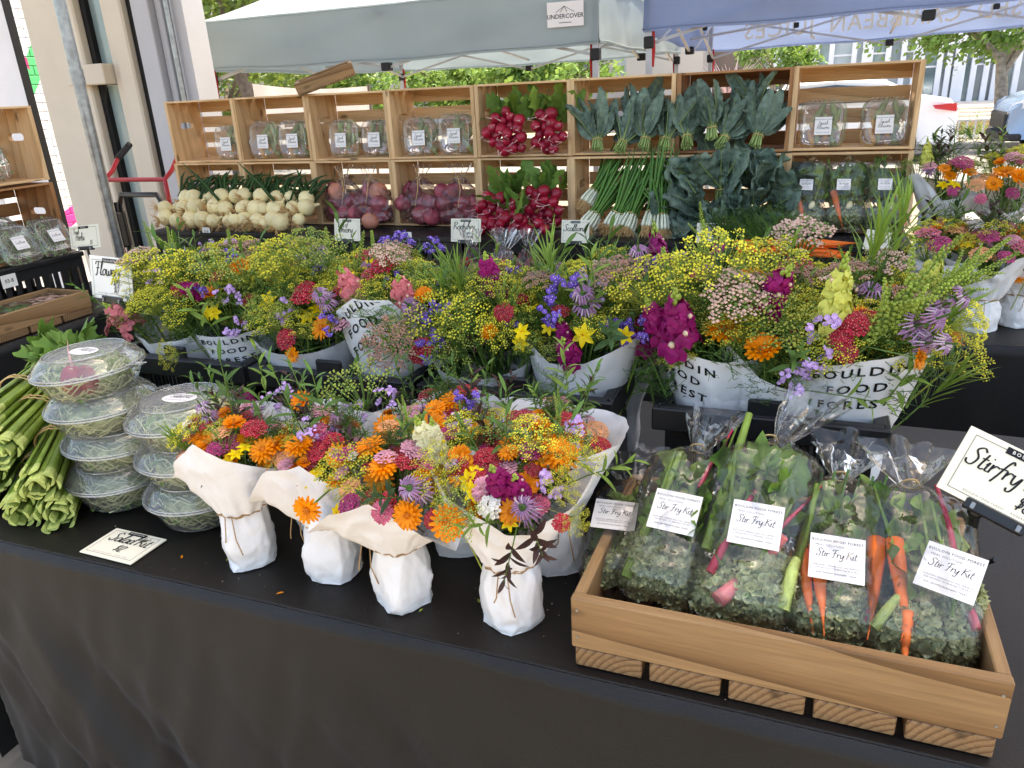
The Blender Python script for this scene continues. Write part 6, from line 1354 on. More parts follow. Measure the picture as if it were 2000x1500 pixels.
# back of the small group: taller filler bouquets
for k, (b, l, her) in enumerate((((600, 1040), 'small bouquet at the back of the group, tall dill head over it', [H('dill', 715, 800, 1.14, (0, -.4, 1), 1.55), H('stlil', 560, 790, 1.12, (0, -.4, 1), 1.2), H('cal', 590, 785, 1.12, (0, -.8, .7), 1.1), H('snapc', 455, 830, 1.08, (-.2, -.3, 1), 1.1), H('sprig', 430, 810, 1.08, (-.4, -.1, 1), 1.0), H('sprig', 520, 770, 1.12, (0, 0, 1), 1.1), H('white', 500, 810, 1.1, (0, -.5, .9), 1.3), H('cal', 565, 850, 1.05, (0, -.7, .8), 1.0), H('snapm', 495, 800, 1.12, (0, -.3, 1), .7), H('stlil', 690, 815, 1.1, (0, -.4, 1), 1.2), H('globe', 685, 820, 1.09, (0, -.4, 1), 1.2)]),
                               ((800, 1040), 'small bouquet at the back of the group, left of the cream snapdragon', [H('cal', 755, 835, 1.08, (0, -.7, .8), 1.1), H('cal', 845, 835, 1.08, (0, -.7, .8), 1.2), H('stlil', 760, 780, 1.12, (0, -.3, 1), 1.0), H('spike', 800, 850, 1.08, (0, -.2, 1), .7), H('snapy', 830, 855, 1.06, (0, -.2, 1), .6), H('ydust', 700, 875, 1.03, (0, -.6, .9), 1.1), H('cal', 850, 800, 1.12, (0, -.6, .9), .9), H('ydust', 690, 900, 1.0, (0, -.6, .9), 1.0)]),
                               ((960, 1040), 'small bouquet at the back of the group before the third basket', [H('stat', 915, 790, 1.14, (0, -.3, 1), 1.1), H('spike', 905, 850, 1.08, (0, 0, 1), .7), H('stlil', 900, 840, 1.08, (0, -.3, 1), 1.0), H('ymag', 880, 850, 1.06, (0, -.4, 1), .9), H('yred', 960, 870, 1.04, (0, -.5, 1), 1.2), H('ydust', 915, 860, 1.05, (0, -.5, .9), 1.0), H('spike', 1090, 850, 1.1, (0, 0, 1), .7)]))):
    w = Wrap(.047, .11, .04, [(0, .1, .2), (90, .1, .24), (180, .1, .22), (-90, .08, .18)], k+51, .42, .006, .16)
    p = fb(*b); p.y += .05
    bouquet(l, p, w, (.16, .10, .09, .08), R_back, her, 450+k, GS, None, None, .95, .7, True, .1, 'small_bouquet')
# ---- bouquets on the rear table at the right
R_rt = {'cal': 5, 'ypeach': 2, 'ymag': 2, 'ypink': 2, 'white': 1, 'star': 1, 'dill': 4, 'sprig': 4, 'purple': 2, 'globe': 1, 'frond': 2, 'ydust': 1}
GR = 'small paper wrapped bouquets on the rear table at right'
bx('slatted wooden box under the right hand bouquets on the rear table', (aty(1960, 560, 3.3).x+.1, 3.42, TZ+.0025), .62, .36, .16)
RT_ = [(1912, 650, TZ+.003, [(-170, .13, .25), (-130, .11, .24), (-90, .085, .2), (-60, .1, .26), (-30, .12, .28), (20, .1, .22), (90, .12, .25)], -100, 'paper bouquet at the right edge on black cloth, tied with twine', [H('cal', 1985, 540, 2.9, (.2, -.6, .9), 1.4), H('cal', 1900, 485, 3.0, (0, -.5, 1), 1.2)]),
       (1985, 640, TZ+.003, [(-170, .1, .24), (-90, .09, .2), (-30, .14, .27), (20, .14, .26), (90, .12, .25)], -80, 'paper bouquet cut by the right edge of the picture', []),
       (1830, 640, TZ+.003, [(-170, .12, .24), (-90, .1, .23), (0, .11, .25), (90, .12, .25)], -90, 'paper bouquet behind the green bud spikes at right', []),
       (1830, 470, TZ+.18, [(-175, .13, .28), (-140, .13, .3), (-100, .1, .2), (-60, .13, .22), (0, .15, .22), (90, .12, .25)], -90, 'upper paper bouquet right of the last crate', [H('cal', 1855, 345, 3.3, (0, -.6, .9), 1.2), H('cal', 1845, 330, 3.3, (0, -.6, .9), 1.1), H('ymag', 1862, 375, 3.25, (0, -.8, .6), 1.2), H('snapy', 1810, 320, 3.35, (-.1, 0, 1), 1.1), H('balm', 1815, 335, 3.3, (0, -.4, 1), 1.3)]),
       (1945, 480, TZ+.18, [(-178, .19, .22), (-140, .16, .24), (-90, .1, .14), (-40, .13, .22), (0, .17, .28), (90, .12, .25)], -90, 'upper paper bouquet at the right edge with pale peach yarrow', [H('cal', 1940, 360, 3.25, (0, -.8, .7), 1.4), H('cal', 1990, 345, 3.25, (0, -.8, .6), 1.5), H('ypeach', 1905, 365, 3.25, (-.1, -.7, .8), 1.5), H('ymag', 1975, 380, 3.25, (.2, -.8, .6), 1.2), H('ypink', 1915, 390, 3.22, (0, -.9, .5), 1.0), H('dill', 1935, 330, 3.35, (0, 0, 1), 1.0)])]
for k, (px, py, z, rim, tw, l, her) in enumerate(RT_):
    p = atz(px, py, z)
    if k > 2: p = aty(px, py, 3.36); p.z = z
    else: p.y = max(p.y+.05, 2.84)
    w = Wrap(.055, .11, .048, rim, k+71, .42, .007, .16)
    bouquet(l, p, w, (.19, .13, .12, .14), R_rt, her, 500+k, GR, tw, None, .95, 1.15, True, .1, 'small_bouquet')
# ================================================================== CELERY
M_celleaf = mat('celery_leaf', (112, 146, 62), .5, .3, 26, .3, 120, .3, rand=.2, trans=.25)
def celery_leaf(seed):
    rr = random.Random(seed); q = MB()
    for k in range(3):
        a = (k-1)*.9; d = V((math.sin(a), rr.uniform(-.2, .2), math.cos(a))); b = d*.008; ph = rr.uniform(0, 6); sd = d.cross(V((0, 1, 0))); up = V((0, 1, 0)); n = 18; L = .045*(1.2 if k == 1 else 1)
        vs = [b]; 
        for i in range(n+1):
            t = i/n; an = lerp(-1.25, 1.25, t); r = L*(.55+.45*math.cos(an*.9))*(1+.16*math.sin(t*34+ph)+.12*math.sin(t*13)); p = b+(d*math.cos(an)+sd*math.sin(an))*r+up*(.007*math.sin(t*17+ph)); vs.append(p)
        q.add(vs, [(0, i+1, i+2) for i in range(n)], 0)
    q.tube([(0, .001, -.05), (0, .001, 0)], .0018, 4, 1); return q.mesh('leaf', [M_celleaf, M_cstalk], False)
ME_cl = [celery_leaf(i) for i in range(3)]
def celery(label, butt, tip, n, seed, L=.46, leaves=22):
    rr = random.Random(seed); B = V(butt); ax = (V(tip)-B).normalized(); Q = ax.to_track_quat('Z', 'X'); T = thing('celery_bunch', label, 'celery', B, Q, 'celery bunches on the front table')
    for j in range(n):
        a = j*2.399+seed; r = .034*math.sqrt((j+.4)/n); u = V((math.cos(a), math.sin(a), 0)); p0 = u*r*1.15+V((0, 0, rr.uniform(-.02, .02))); p3 = u*r*.9+V((0, 0, L*.75)); p4 = u*r*1.8+V((rr.gauss(0, .01), rr.gauss(0, .01), L))
        q = MB(); w = rr.uniform(.68, .95); tw = rr.uniform(-.5, .5); ring = []
        for z_, p_, r_ in ((0, p0, .0125), (.03, p0.lerp(p3, .04), .0125), (.1, p0.lerp(p3, .1), .0105), (.3, p0.lerp(p3, .4), .0088), (.7, p3, .0074), (1, p4, .003)):
            o_ = Matrix.Rotation(tw, 3, 'Z') @ u; v_ = V((-o_.y, o_.x, 0)); ring.append([p_+(o_*(math.cos(t_)*(1 if math.cos(t_) > 0 else -.1)*.75)+v_*math.sin(t_)*1.15)*(r_*w) for t_ in [2*PI*k_/10 for k_ in range(10)]])
        for k_ in range(5): q.add(ring[k_]+ring[k_+1], [(h_, (h_+1) % 10, 10+(h_+1) % 10, 10+h_) for h_ in range(10)], 0 if k_ < 2 else 1)
        q.add(ring[0], [tuple(range(10))], 0)
        q.build('stalk', [M_cpale, M_cstalk], T)
    for zz in (.19, .20): q = MB(); q.tube([(.044*math.cos(i*PI/10), .044*math.sin(i*PI/10), zz+.006*math.sin(i*.7+zz*90)) for i in range(21)], .0018, 5); q.build('rubber_band', M_band, T)
    for j in range(leaves):
        d = V((rr.gauss(0, .5), rr.gauss(0, .5), 1)); put('leaf', ME_cl[j % 3], T, (rr.gauss(0, .03), rr.gauss(0, .03), L*rr.uniform(.82, 1.08)), quat(d, rr.uniform(0, 6)), rr.uniform(.9, 1.5))
CB = [((40, 1000), .79, (150, 770), 1.42, 'front one with big pale cut ends'), ((110, 1005), .785, (205, 800), 1.42, 'beside the salad bowls'), ((70, 950), .86, (170, 740), 1.40, 'spread one on top of the pile'), ((-20, 935), .84, (105, 770), 1.40, 'cut by the left edge, lower'), ((0, 880), .92, (150, 720), 1.38, 'with two rubber bands, left edge'), ((-40, 830), .96, (130, 690), 1.42, 'topmost at the left edge'), ((-60, 990), .79, (60, 800), 1.45, 'lowest at the left edge')]
for k, (b, z, t, Y, l) in enumerate(CB):
    p = atz(b[0], b[1], z); celery('bunch of green celery, '+l, p, aty(t[0], t[1], Y), 19, 600+k, .43, 20)

# ================================================================== SALAD BOWLS
M_sprout = mat('sprout', (226, 230, 184), .5, .2, 40, .1, 60, .3, trans=.2); M_sprg = mat('sprout_leaf', (128, 158, 86), .5, .3, 40, trans=.2)
BR = .145
M_saladbed = mat('salad_bed', (156, 172, 108), .6, .4, 60, .8, 90, .2, col2=(196, 204, 150))
q = MB(); q.lathe([(.0, .002), (.098, .0), (.106, .006), (.134, .05), (.138, .054), (.144, .055), (.145, .06), (.139, .061)], 56); ME_bowl = q.mesh('bowl', M_clear)
q = MB(); q.lathe([(.145, .0615), (.144, .065), (.14, .066), (.132, .078), (.112, .09), (.104, .093), (.1, .09)], 56); q.cbox((.135, .09, .0625), (.04, .02, .003), .001, 0, Matrix.Rotation(.6, 3, 'Z')); ME_lid = q.mesh('lid', M_clear)
q = MB(); q.lathe([(.1, .09), (.06, .0905), (.0, .091)], 48); ME_win = q.mesh('lid_window', M_fog)
q = MB()
for r_, z_, t_r in ((.145, .058, .0022), (.1445, .0635, .0018), (.104, .0935, .0013), (.099, .002, .0012)): q.tube([(r_*math.cos(i*PI/28), r_*math.sin(i*PI/28), z_) for i in range(57)], t_r, 5, cap=False)
ME_lip = q.mesh('rim', M_rimp)
def sprouts(seed, n=240):
    rr = random.Random(seed); q = MB()
    for i in range(n):
        a = rr.uniform(0, 2*PI); z = rr.uniform(.008, .072); rm = lerp(.1, .131, min(1, z/.05)) if z < .06 else .1; r = rm*rr.uniform(.45, .95); c = V((r*math.cos(a), r*math.sin(a), z)); d = V((-math.sin(a), math.cos(a), rr.uniform(-.25, .25))); L = rr.uniform(.02, .045)
        pts = []
        for k in range(5):
            t = k/4-.5; p = c+d*L*2*t; h = math.hypot(p.x, p.y); s = min(1, (rm-.002)/h); pts.append(V((p.x*s, p.y*s, min(.078, max(.005, p.z+.008*math.sin(t*5+i))))))
        q.tube(pts, .0017, 4, 0)
        if rr.random() < .6: q.leaf(pts[-1], d+V((0, 0, .3)), (0, 0, 1), .018, .011, .3, 3, 1)
    for i in range(40):
        a = rr.uniform(0, 2*PI); r = .09*rr.random(); q.leaf((r*math.cos(a), r*math.sin(a), rr.uniform(.05, .07)), (rr.gauss(0, 1), rr.gauss(0, 1), .3), (0, 0, 1), .04, .02, .2, 4, 1)
    q.lathe([(.0, .012), (.078, .012), (.1, .045), (.08, .062), (.0, .066)], 24, 2)
    return q.mesh('sprouts', [M_sprout, M_sprg, M_saladbed])
ME_spr = [sprouts(1), sprouts(2), sprouts(3)]
q = MB(); n = 40
c_ = [(.052*math.cos(2*PI*i/n), .03*math.sin(2*PI*i/n), 0) for i in range(n)]; q.add([(0, 0, 0)]+c_, [(0, 1+i, 1+(i+1) % n) for i in range(n)]); ME_oval = q.mesh('oval_label', M_label, False)
tq = script_c('Salad Kit', .0085, .07, z=.0006); tq.join(shift(block('BOULDIN FOOD FOREST', .0058, .004, 1.1), 0, .017, .0006)); tq.join(shift(block('SOIL-GROWN IN ROGERS, TEXAS', .0045, 0, 1.05), 0, -.014, .0006)); ME_ovt = tq.mesh('label_lettering', M_ink, False)
def bowl(label, x, y, z, seed, tilt, red=False, lab=False):
    rr = random.Random(seed); T = thing('salad_bowl', label, 'salad bowl', (x, y, z), (tilt[0], tilt[1], rr.uniform(-.5, .5)), 'clear salad kit bowls stacked on the front table'); T.scale = (.80, .80, 1.08)
    put('bowl', ME_bowl, T); put('rim', ME_lip, T); ld = put('lid', ME_lid, T); put('lid_window', ME_win, ld); stuff(put('sprouts', ME_spr[seed % 3], T, None, (0, 0, rr.uniform(0, 6))))
    if red:
        for (a, r, s) in ((-.75, .085, 1.0), (-.35, .088, .9)): put('radish', ME_rad[seed % 4], T, (r*math.cos(a), r*math.sin(a), .05), (rr.uniform(0, 3), 0, 0), 1.25*s)
    if lab: o = put('oval_label', ME_oval, T, (-.0, .0, .0922), (0, 0, .25)); put('label_lettering', ME_ovt, o)
p = atz(228, 985, TZ); y0 = p.y+.035; zs = TZ+.0035
for k, l in enumerate(('bottom of the four bowl stack', 'second from the bottom of the four bowl stack', 'third from the bottom of the four bowl stack, red radish inside', 'top of the four bowl stack with an oval label and radishes')):
    bowl('clear salad bowl, '+l, p.x+(-.004, .004, -.008, -.012)[k], y0+(.0, .01, .004, .0)[k], zs+k*.0862, 700+k, ((0, 0), (.01, .02), (.0, -.03), (.03, -.05))[k], k == 3, k == 3)
p = atz(378, 1020, TZ); y0 = p.y+.035
for k, l in enumerate(('bottom of the three bowl stack', 'middle of the three bowl stack', 'top of the three bowl stack with an oval label')):
    bowl('clear salad bowl, '+l, p.x+(.004, -.004, -.006)[k], y0+(.0, .008, .012)[k], zs+k*.0862, 710+k, ((0, 0), (.01, .02), (.02, -.03))[k], False, k == 2)

# ================================================================== SIGNS
def sign(label, TL, BL, BR_, lines, w=None, h=None, ground=None, pole=None, clip=True, pen=.08, group='price signs', head=True, foot=True):
    """card given by three of its corners; pole = point on the table the stand reaches"""
    TL, BL, BR_ = V(TL), V(BL), V(BR_); X = (BR_-BL); w = w or X.length; X.normalize(); Yv = (TL-BL); h = h or Yv.length; Yv = (Yv-X*Yv.dot(X)).normalized(); Zv = X.cross(Yv)
    c = BL+X*w/2+Yv*h/2; Mt = Matrix((X, Yv, Zv)).transposed(); T = thing('price_sign', label, 'sign', c, Mt, group)
    sign_card(T, w, h, lines, ground, pen, head, foot)
    if clip:
        q = MB(); q.cbox((0, -h*.5, -.001), (w*.5, h*.16, .012), .002); cl = q.build('clip', M_blackm, T, False)
        for sx in (-1, 1): q = MB(); q.cbox((sx*w*.19, -h*.51, .0065), (.006, .01, .004), .001); q.build('clip_pin', M_galv, cl, False)
    if pole:
        Mi = Mt.inverted(); e = Mi @ (V(pole)-c); s0 = V((0, -h*.53, -.006)); q = MB(); q.tube([s0, s0+V((0, -.02, -.004)), e], .0055, 8); q.build('stand_rod', M_blackm, T)
        q = MB(); q.lathe([(.0, .012), (.03, .01), (.042, .002), (.042, -.004), (.0, -.004)], 20, 0, Matrix.Translation(e) @ Mi.to_4x4()); q.build('stand_base', M_blackm, T)
    return T
def corners(px0, py0, px1, py1, Y, lean=.02): return aty(px0, py0, Y+lean), aty(px0+(py1-py0)*.12, py1, Y), aty(px1, py1+3, Y)
def flat_(v, z): return (v.x, v.y, z)
tl, bl, br = aty(165, 498, 1.47), aty(182, 580, 1.45), aty(262, 592, 1.43)
sign('white card with black handwriting for flowers at the left end of the flower baskets', tl, bl, br, [('Flowers', -.38, .06, .15), ('$20', .05, -.16, .085), ('$17', .05, -.33, .085)], ground=M_cardw, pole=(bl.x+.06, 1.5, TZ+.008))
tl, bl, br = aty(134, 443, 2.36), aty(140, 487, 2.34), aty(197, 483, 2.30)
sign('small cream card with handwriting for fresh herbs by the left plastic crates', tl, bl, br, [('Fresh', -.36, .14, .11), ('Herbs', -.3, -.14, .16), ('$3', .18, -.34, .1)], ground=M_card, pole=(bl.x+.08, 2.38, TZ+.008))
for px0, px1, py0, py1, lines, l in ((650, 702, 427, 470, [('Bag of', -.36, .14, .1), ('Onions', -.36, -.12, .15), ('$7', .12, -.34, .1)], 'onions in front of the red onion crates'), (877, 937, 427, 472, [('Radishes', -.42, .04, .15), ('$3 small', -.1, -.16, .075), ('$5 large', -.1, -.32, .075)], 'radishes left of the bagged radishes'),
                                     (1092, 1148, 430, 474, [('Scallions', -.42, .02, .14)], 'scallions before the scallion crate'), (1355, 1417, 436, 474, [], '')):
    tl, bl, br = aty(px0, py0, 3.06), aty(px0+4, py1, 3.04), aty(px1+2, py1+1, 3.04)
    sign('cream card with black handwriting for '+l if l else 'cream card half hidden by flowers in front of the loose kale', tl, bl, br, lines, ground=M_card, pole=(bl.x+.05, 3.08, TZ+.008), foot=False)
tl, bl, br = aty(1690, 447, 2.95), aty(1684, 486, 2.93), aty(1732, 494, 2.93)
sign('cream card with black handwriting for carrots behind the grassy flowers', tl, bl, br, [('Carrots', -.4, -.02, .15)], ground=M_card, pole=(bl.x+.05, 2.97, TZ+.008), foot=False)
z = TZ+.005
sign('cream card lying flat on the front table with handwriting for the salad kit', atz(240, 1036, z), atz(155, 1078, z), atz(255, 1103, z), [('Salad Kit', -.36, .06, .15), ('large', .12, .24, .06), ('$12', -.06, -.24, .12)], ground=M_card, clip=False)
tl, bl = aty(1890, 828, 1.17), aty(1828, 950, 1.12); br = aty(1998, 1038, 1.10)
T = sign('cream card with handwriting for the stir fry kit beside the cedar tray', tl, bl, br, [('Stirfry Kit', -.42, .0, .14), ('$8', .08, -.28, .12)], w=.165, ground=M_card, pole=None)
# its stand: rod, elbow, lever
a = aty(1905, 1000, 1.13); b = aty(1880, 1105, 1.17); st2 = thing('sign_stand', 'black clamp stand with a lever holding the stir fry card', 'stand', (b.x, b.y, TZ+.003)); o = V((b.x, b.y, TZ+.003))
q = MB(); q.tube([a-o, (a-o)*.98+V((0, 0, -.01)), b-o, V((b.x, b.y, b.z-.07))-o], [.0075, .0075, .0085, .0085], 10); q.build('rod', M_blackm, st2)
q = MB(); q.ball(a-o, .011, 12, 8); q.build('ball_joint', M_blackm, st2)
c = aty(1945, 1092, 1.12); q = MB(); q.tube([b-o, (b-o).lerp(c-o, .3)+V((0, -.006, -.006)), c-o], [.006, .0055, .006], 8, flat=.6); q.build('lever', M_blackm, st2)
q = MB(); q.cbox(V((0, 0, .05)), (.03, .03, .1), .004); q.build('post', M_blackm, st2, False); q = MB(); q.lathe([(.0, .012), (.045, .01), (.055, .002), (.055, -.002), (0, -.002)], 24); q.build('base', M_blackm, st2)
for k, (px, py) in enumerate(((403, 452), (795, 462))):
    p = aty(px, py, 3.108); T = thing('price_tag', 'tiny white printed tag on the black crate rim under the '+('white onions' if k == 0 else 'red onion bags'), 'tag', p, FACE_F, 'tiny white tags'); q = MB(); q.cbox((0, 0, 0), (.05, .042, .0015), .0003); q.build('card', M_cardw, T, False)
    block('03-8', .016, .01, 1).build('tag_lettering', M_ink, T, False).location = (0, 0, .0012)
T = thing('price_tag', 'tiny white printed tag on the black crate of the left table', 'tag', (-3.205, 2.2, .93), Matrix.Rotation(PI/2, 3, 'Z') @ FACE_F, 'tiny white tags'); q = MB(); q.cbox((0, 0, 0), (.07, .055, .0015), .0003); q.build('card', M_cardw, T, False); block('03-8', .022, .01, 1).build('tag_lettering', M_ink, T, False).location = (0, 0, .0012)

# ================================================================== STIR FRY BAGS IN THE CEDAR TRAY
TD = .41
tray = bx('cedar tray on end grain slats at the front right holding the stir fry bags', (0.0, .903+TD/2, TZ+.003), .578, TD, .092, slats=5, bh=.034)
def curly(seed, n=300, rad=(.052, .034, .05)):
    rr = random.Random(seed); q = MB()
    for i in range(n):
        z = 1-2*(i+.5)/n; r = math.sqrt(max(0, 1-z*z)); a = i*2.399; d = V((r*math.cos(a), r*math.sin(a), z)); c = V((d.x*rad[0], d.y*rad[1], d.z*rad[2]))*rr.uniform(.75, 1.08)
        nr = (d+V((rr.gauss(0, .4), rr.gauss(0, .4), rr.gauss(0, .4)))).normalized(); u = nr.orthogonal().normalized(); v = nr.cross(u); s = rr.uniform(.0055, .0105); m_ = 9; ph = rr.uniform(0, 6)
        vs = [c-nr*.004]+[c+(u*math.cos(2*PI*k/m_)+v*math.sin(2*PI*k/m_))*s*.55+nr*.0015*math.sin(k*3+ph) for k in range(m_)]+[c+(u*math.cos(2*PI*k/m_)+v*math.sin(2*PI*k/m_))*s+nr*(.0042*math.sin(k*2.6+ph)+.003) for k in range(m_)]
        fs = [(0, 1+k, 1+(k+1) % m_) for k in range(m_)]+[(1+k, 1+m_+k, 1+m_+(k+1) % m_, 1+(k+1) % m_) for k in range(m_)]
        q.add(vs, fs)
    return q.mesh('curly_kale', M_curly)
ME_cu = [curly(1), curly(2), curly(3, 220, (.045, .03, .035))]
M_kitleaf = mat('kit_leaf', (124, 160, 74), .45, .35, 30, .4, 90, .35, rand=.25, trans=.25, col2=(168, 192, 104))
def flat_leaf(L, W, seed, ma=None):
    rr = random.Random(seed); ph = rr.uniform(0, 6); q = MB()
    q.grid(lambda u, v: ((u-.5)*W*(math.sin(PI*min(1, v*.9+.1))**.6)*(1+.1*math.sin(v*24+ph)), .008*math.sin(u*5+v*9+ph)+.006*math.sin(v*17+ph)*abs(u-.5)*2, L*v), 8, 12); return q.mesh('green_leaf', ma or M_kitleaf)
ME_fl = [flat_leaf(.13, .07, 1), flat_leaf(.15, .06, 2), flat_leaf(.11, .075, 3, M_radl), flat_leaf(.12, .06, 4, M_leaf), flat_leaf(.13, .06, 5, M_leafl)]
def stalk_m(name, L, r0, r1, ma, seed, curve=.02):
    rr = random.Random(seed); q = MB(); q.tube([(0, 0, 0), (rr.uniform(-curve, curve)*.5, 0, L*.35), (rr.uniform(-curve, curve), 0, L*.7), (rr.uniform(-curve, curve), 0, L)], [r0, r0*.9, lerp(r0, r1, .7), r1], 8); return q.mesh(name, ma)
ME_ch = [stalk_m('chard_stem', .22, .007, .003, M_chard, 1), stalk_m('chard_stem', .14, .013, .008, M_chpink, 2)]
ME_ce = [stalk_m('celery_stalk', .26, .011, .006, M_cstalk, 3), stalk_m('celery_stalk', .1, .015, .010, M_cpale, 4), stalk_m('celery_stalk', .24, .005, .003, M_leafl, 5)]
ME_sc = stalk_m('scallion', .24, .004, .003, M_scg, 6, .03)
q = MB(); q.ball((0, 0, 0), (.012, .012, .018), 10, 7); ME_pot = q.mesh('turnip', M_onw)
LB_st2 = label_meshes(.076, .072, 'stir'); LB_st3 = label_meshes(.05, .046, 'stir')
def kit(label, bottom, neck, w, d, seed, items, lab, flare=(0, 0), group='bags of stir fry vegetables in the cedar tray', labrot=0, top=.085, fl=.05):
    """items: (mesh, (x, y, z), direction, scale) in the bag's own frame: z along the bag, -y towards the viewer"""
    B, Nk = V(bottom), V(neck); ax = (Nk-B); h = ax.length; ax.normalize(); X = V((1, 0, 0)); X = (X-ax*X.dot(ax)).normalized(); Yv = ax.cross(X); Mt = Matrix((X, Yv, ax)).transposed()
    T = thing('stir_fry_bag', label, 'bag', B, Mt, group); rr = random.Random(seed)
    w *= .98; d *= 1.2; bag_film(w, d, h, .013, fl, top, seed, .006, flare, 64, 66, .84).build('film', M_film, T)
    for j in range(20): put('green_leaf', ME_fl[j % 5], T, (rr.uniform(-.3, .3)*w, rr.uniform(-.3, .2)*d, h*rr.uniform(.2, .6)), quat((rr.gauss(0, .2), rr.gauss(0, .06), 1), rr.uniform(-.6, .6)), rr.uniform(.75, 1.0)*min(1, w/.16)*min(1, h/.3))
    for j in range(18): put('leafy_tip', ME_cl[j % 3], T, (rr.uniform(-.28, .28)*w*(1.1-.4*j/18), rr.uniform(-.25, .12)*d*(1.1-.4*j/18), h*lerp(.32, .76, j/18)), quat((rr.gauss(0, .35), rr.gauss(0, .1), 1), rr.uniform(-.6, .6)), rr.uniform(.65, .95)*min(1, h/.3))
    for j in range(5): put('stem', ME_ce[2], T, (rr.uniform(-.27, .27)*w, rr.uniform(-.36, -.1)*d, h*rr.uniform(.08, .3)), quat((rr.gauss(0, .18), 0, 1)), rr.uniform(.6, .9)*min(1, h/.3))
    for j in range(2): put('curly_kale', ME_cu[j % 3], T, ((-.16, .16, .05, -.05)[j]*w, (-.1, -.08, .0, -.1)[j]*d, (.13, .14, .24, .2)[j]*h), (rr.uniform(0, .3), 0, rr.uniform(-.3, .3)), rr.uniform(.8, .95)*min(1, w/.17))
    for me, p, dd, s in items:
        s *= min(1, w/.17); p = (p[0]*.9, max(p[1], -d*.38), p[2]); put(me.name.split('.')[0], me, T, p, quat(dd), s)
    if lab: lx, lz = lab; add_label(T, LB_st3 if 'crate' in group else LB_st2, (lx, -d*.5*math.sqrt(max(.1, 1-(2*lx/w)**2))-.004, lz), Matrix.Rotation(labrot, 3, 'Y') @ Matrix.Rotation(lx*-4, 3, 'Z') @ FACE_F)
    q = MB(); q.tube([(.015*math.cos(i*.6), .015*math.sin(i*.6), h+.0015*(i % 5)) for i in range(22)], .0016, 4); q.build('tie', M_band, T)
    return T
zt_ = TZ+.003+.036+.014
def bt(px, py, Y=.965): return aty(px, py, Y)
def nk(px, py, Y): return aty(px, py, Y)
def base_at(px, Y=.975): p = atz(px, 1200, zt_+.03); d = ray(px, 1235); return CAM+d*(Y/d.y)
Pc = lambda px, Y=.99: V((aty(px, 1220, Y).x, Y, zt_+.016))
kit('clear bag of stir fry greens at the left side of the tray, half hidden', V((Pc(1190).x-.0, 1.02, zt_+.016)), nk(1235, 950, 1.27), .12, .085, 801, [(ME_ce[0], (.02, -.025, .02), (.12, 0, 1), 1), (ME_fl[0], (-.02, -.02, .12), (0, 0, 1), 1)], (-.012, .12))
kit('clear bag of stir fry greens with a thin red chard stem, second in the tray', V((Pc(1275).x, 1.0, zt_+.016)), nk(1362, 880, 1.25), .15, .11, 802,
    [(ME_ce[0], (-.055, -.03, .02), (.12, 0, 1), 1.1), (ME_ch[0], (.03, -.045, .2), (.22, 0, 1), .7), (ME_fl[1], (.04, -.035, .1), (.05, 0, 1), 1), (ME_cu[0], (-.02, -.015, .075), (0, .2, 1), 1.15), (ME_cu[1], (.03, -.01, .06), (0, .2, 1), 1.1), (ME_ce[2], (.05, -.03, .2), (.1, 0, 1), .7), (ME_fl[0], (.05, -.02, .1), (.2, 0, 1), 1)], (.004, .135), (.02, -.01))
kit('clear bag of stir fry greens with pink chard and celery, middle of the tray', V((Pc(1440).x, .985, zt_+.016)), nk(1502, 862, 1.25), .172, .118, 803,
    [(ME_ce[0], (-.07, -.03, .1), (.1, 0, 1), 1.0), (ME_ch[0], (-.055, -.045, .06), (.28, 0, 1), 1.05), (ME_ch[1], (-.035, -.045, .02), (.55, 0, .8), 1.0), (ME_ch[0], (.03, -.04, .13), (.45, 0, .8), .6), (ME_ce[1], (.066, -.04, .03), (.12, 0, 1), .8), (ME_ce[0], (.072, -.03, .04), (.1, 0, 1), .8), (ME_cu[0], (.03, -.02, .07), (0, .2, 1), 1.1), (ME_cu[2], (-.02, -.01, .05), (0, .2, 1), 1.0), (ME_cl[0], (-.0, -.045, .24), (0, -.1, 1), 1.0), (ME_cl[1], (.03, -.045, .21), (.4, -.1, 1), .9), (ME_fl[2], (.04, -.035, .2), (0, 0, 1), 1)], (.006, .14), (.07, -.01), top=.1, fl=.055)
kit('clear bag with two carrots and scallion greens, right of the middle', V((Pc(1630).x, .985, zt_+.016)), nk(1640, 935, 1.23), .15, .112, 804,
    [(ME_ca[0], (-.035, -.042, .14), (.12, -.02, -1), 1.05), (ME_ca[1], (-.058, -.035, .13), (.18, -.02, -1), .95), (ME_cu[0], (.025, -.02, .08), (0, .2, 1), .95)]+[(ME_sc, (-.05+.016*i, -.03, .12), (.1+.03*i, 0, 1), .75+.03*(i % 3)) for i in range(7)], (-.004, .105), (.01, -.0), top=.075)
kit('foggy clear bag with carrots and magenta chard at the right end of the tray', V((Pc(1806).x, .98, zt_+.016)), nk(1776, 950, 1.21), .17, .118, 805,
    [(ME_ca[2], (-.035, -.04, .17), (.05, -.05, -1), 1.0), (ME_ca[0], (-.06, -.035, .17), (-.1, -.05, -1), 1.0), (ME_ca[1], (-.02, -.045, .06), (-.1, -.02, -1), .6), (ME_ch[0], (.075, -.035, .05), (-.18, 0, 1), 1.0), (ME_ce[1], (-.07, -.04, .03), (.55, 0, .8), .6), (ME_ce[2], (.02, -.045, .1), (-.1, 0, 1), .6), (ME_ce[2], (.04, -.045, .06), (.2, 0, 1), .5), (ME_cu[1], (.05, -.02, .1), (0, .2, 1), .8), (ME_cu[2], (-.0, -.02, .04), (0, .2, 1), 1.1), (ME_ch[0], (-.08, -.03, .04), (.3, 0, 1), .5)], (.034, .115), (-.005, -.0), labrot=.35, top=.07)
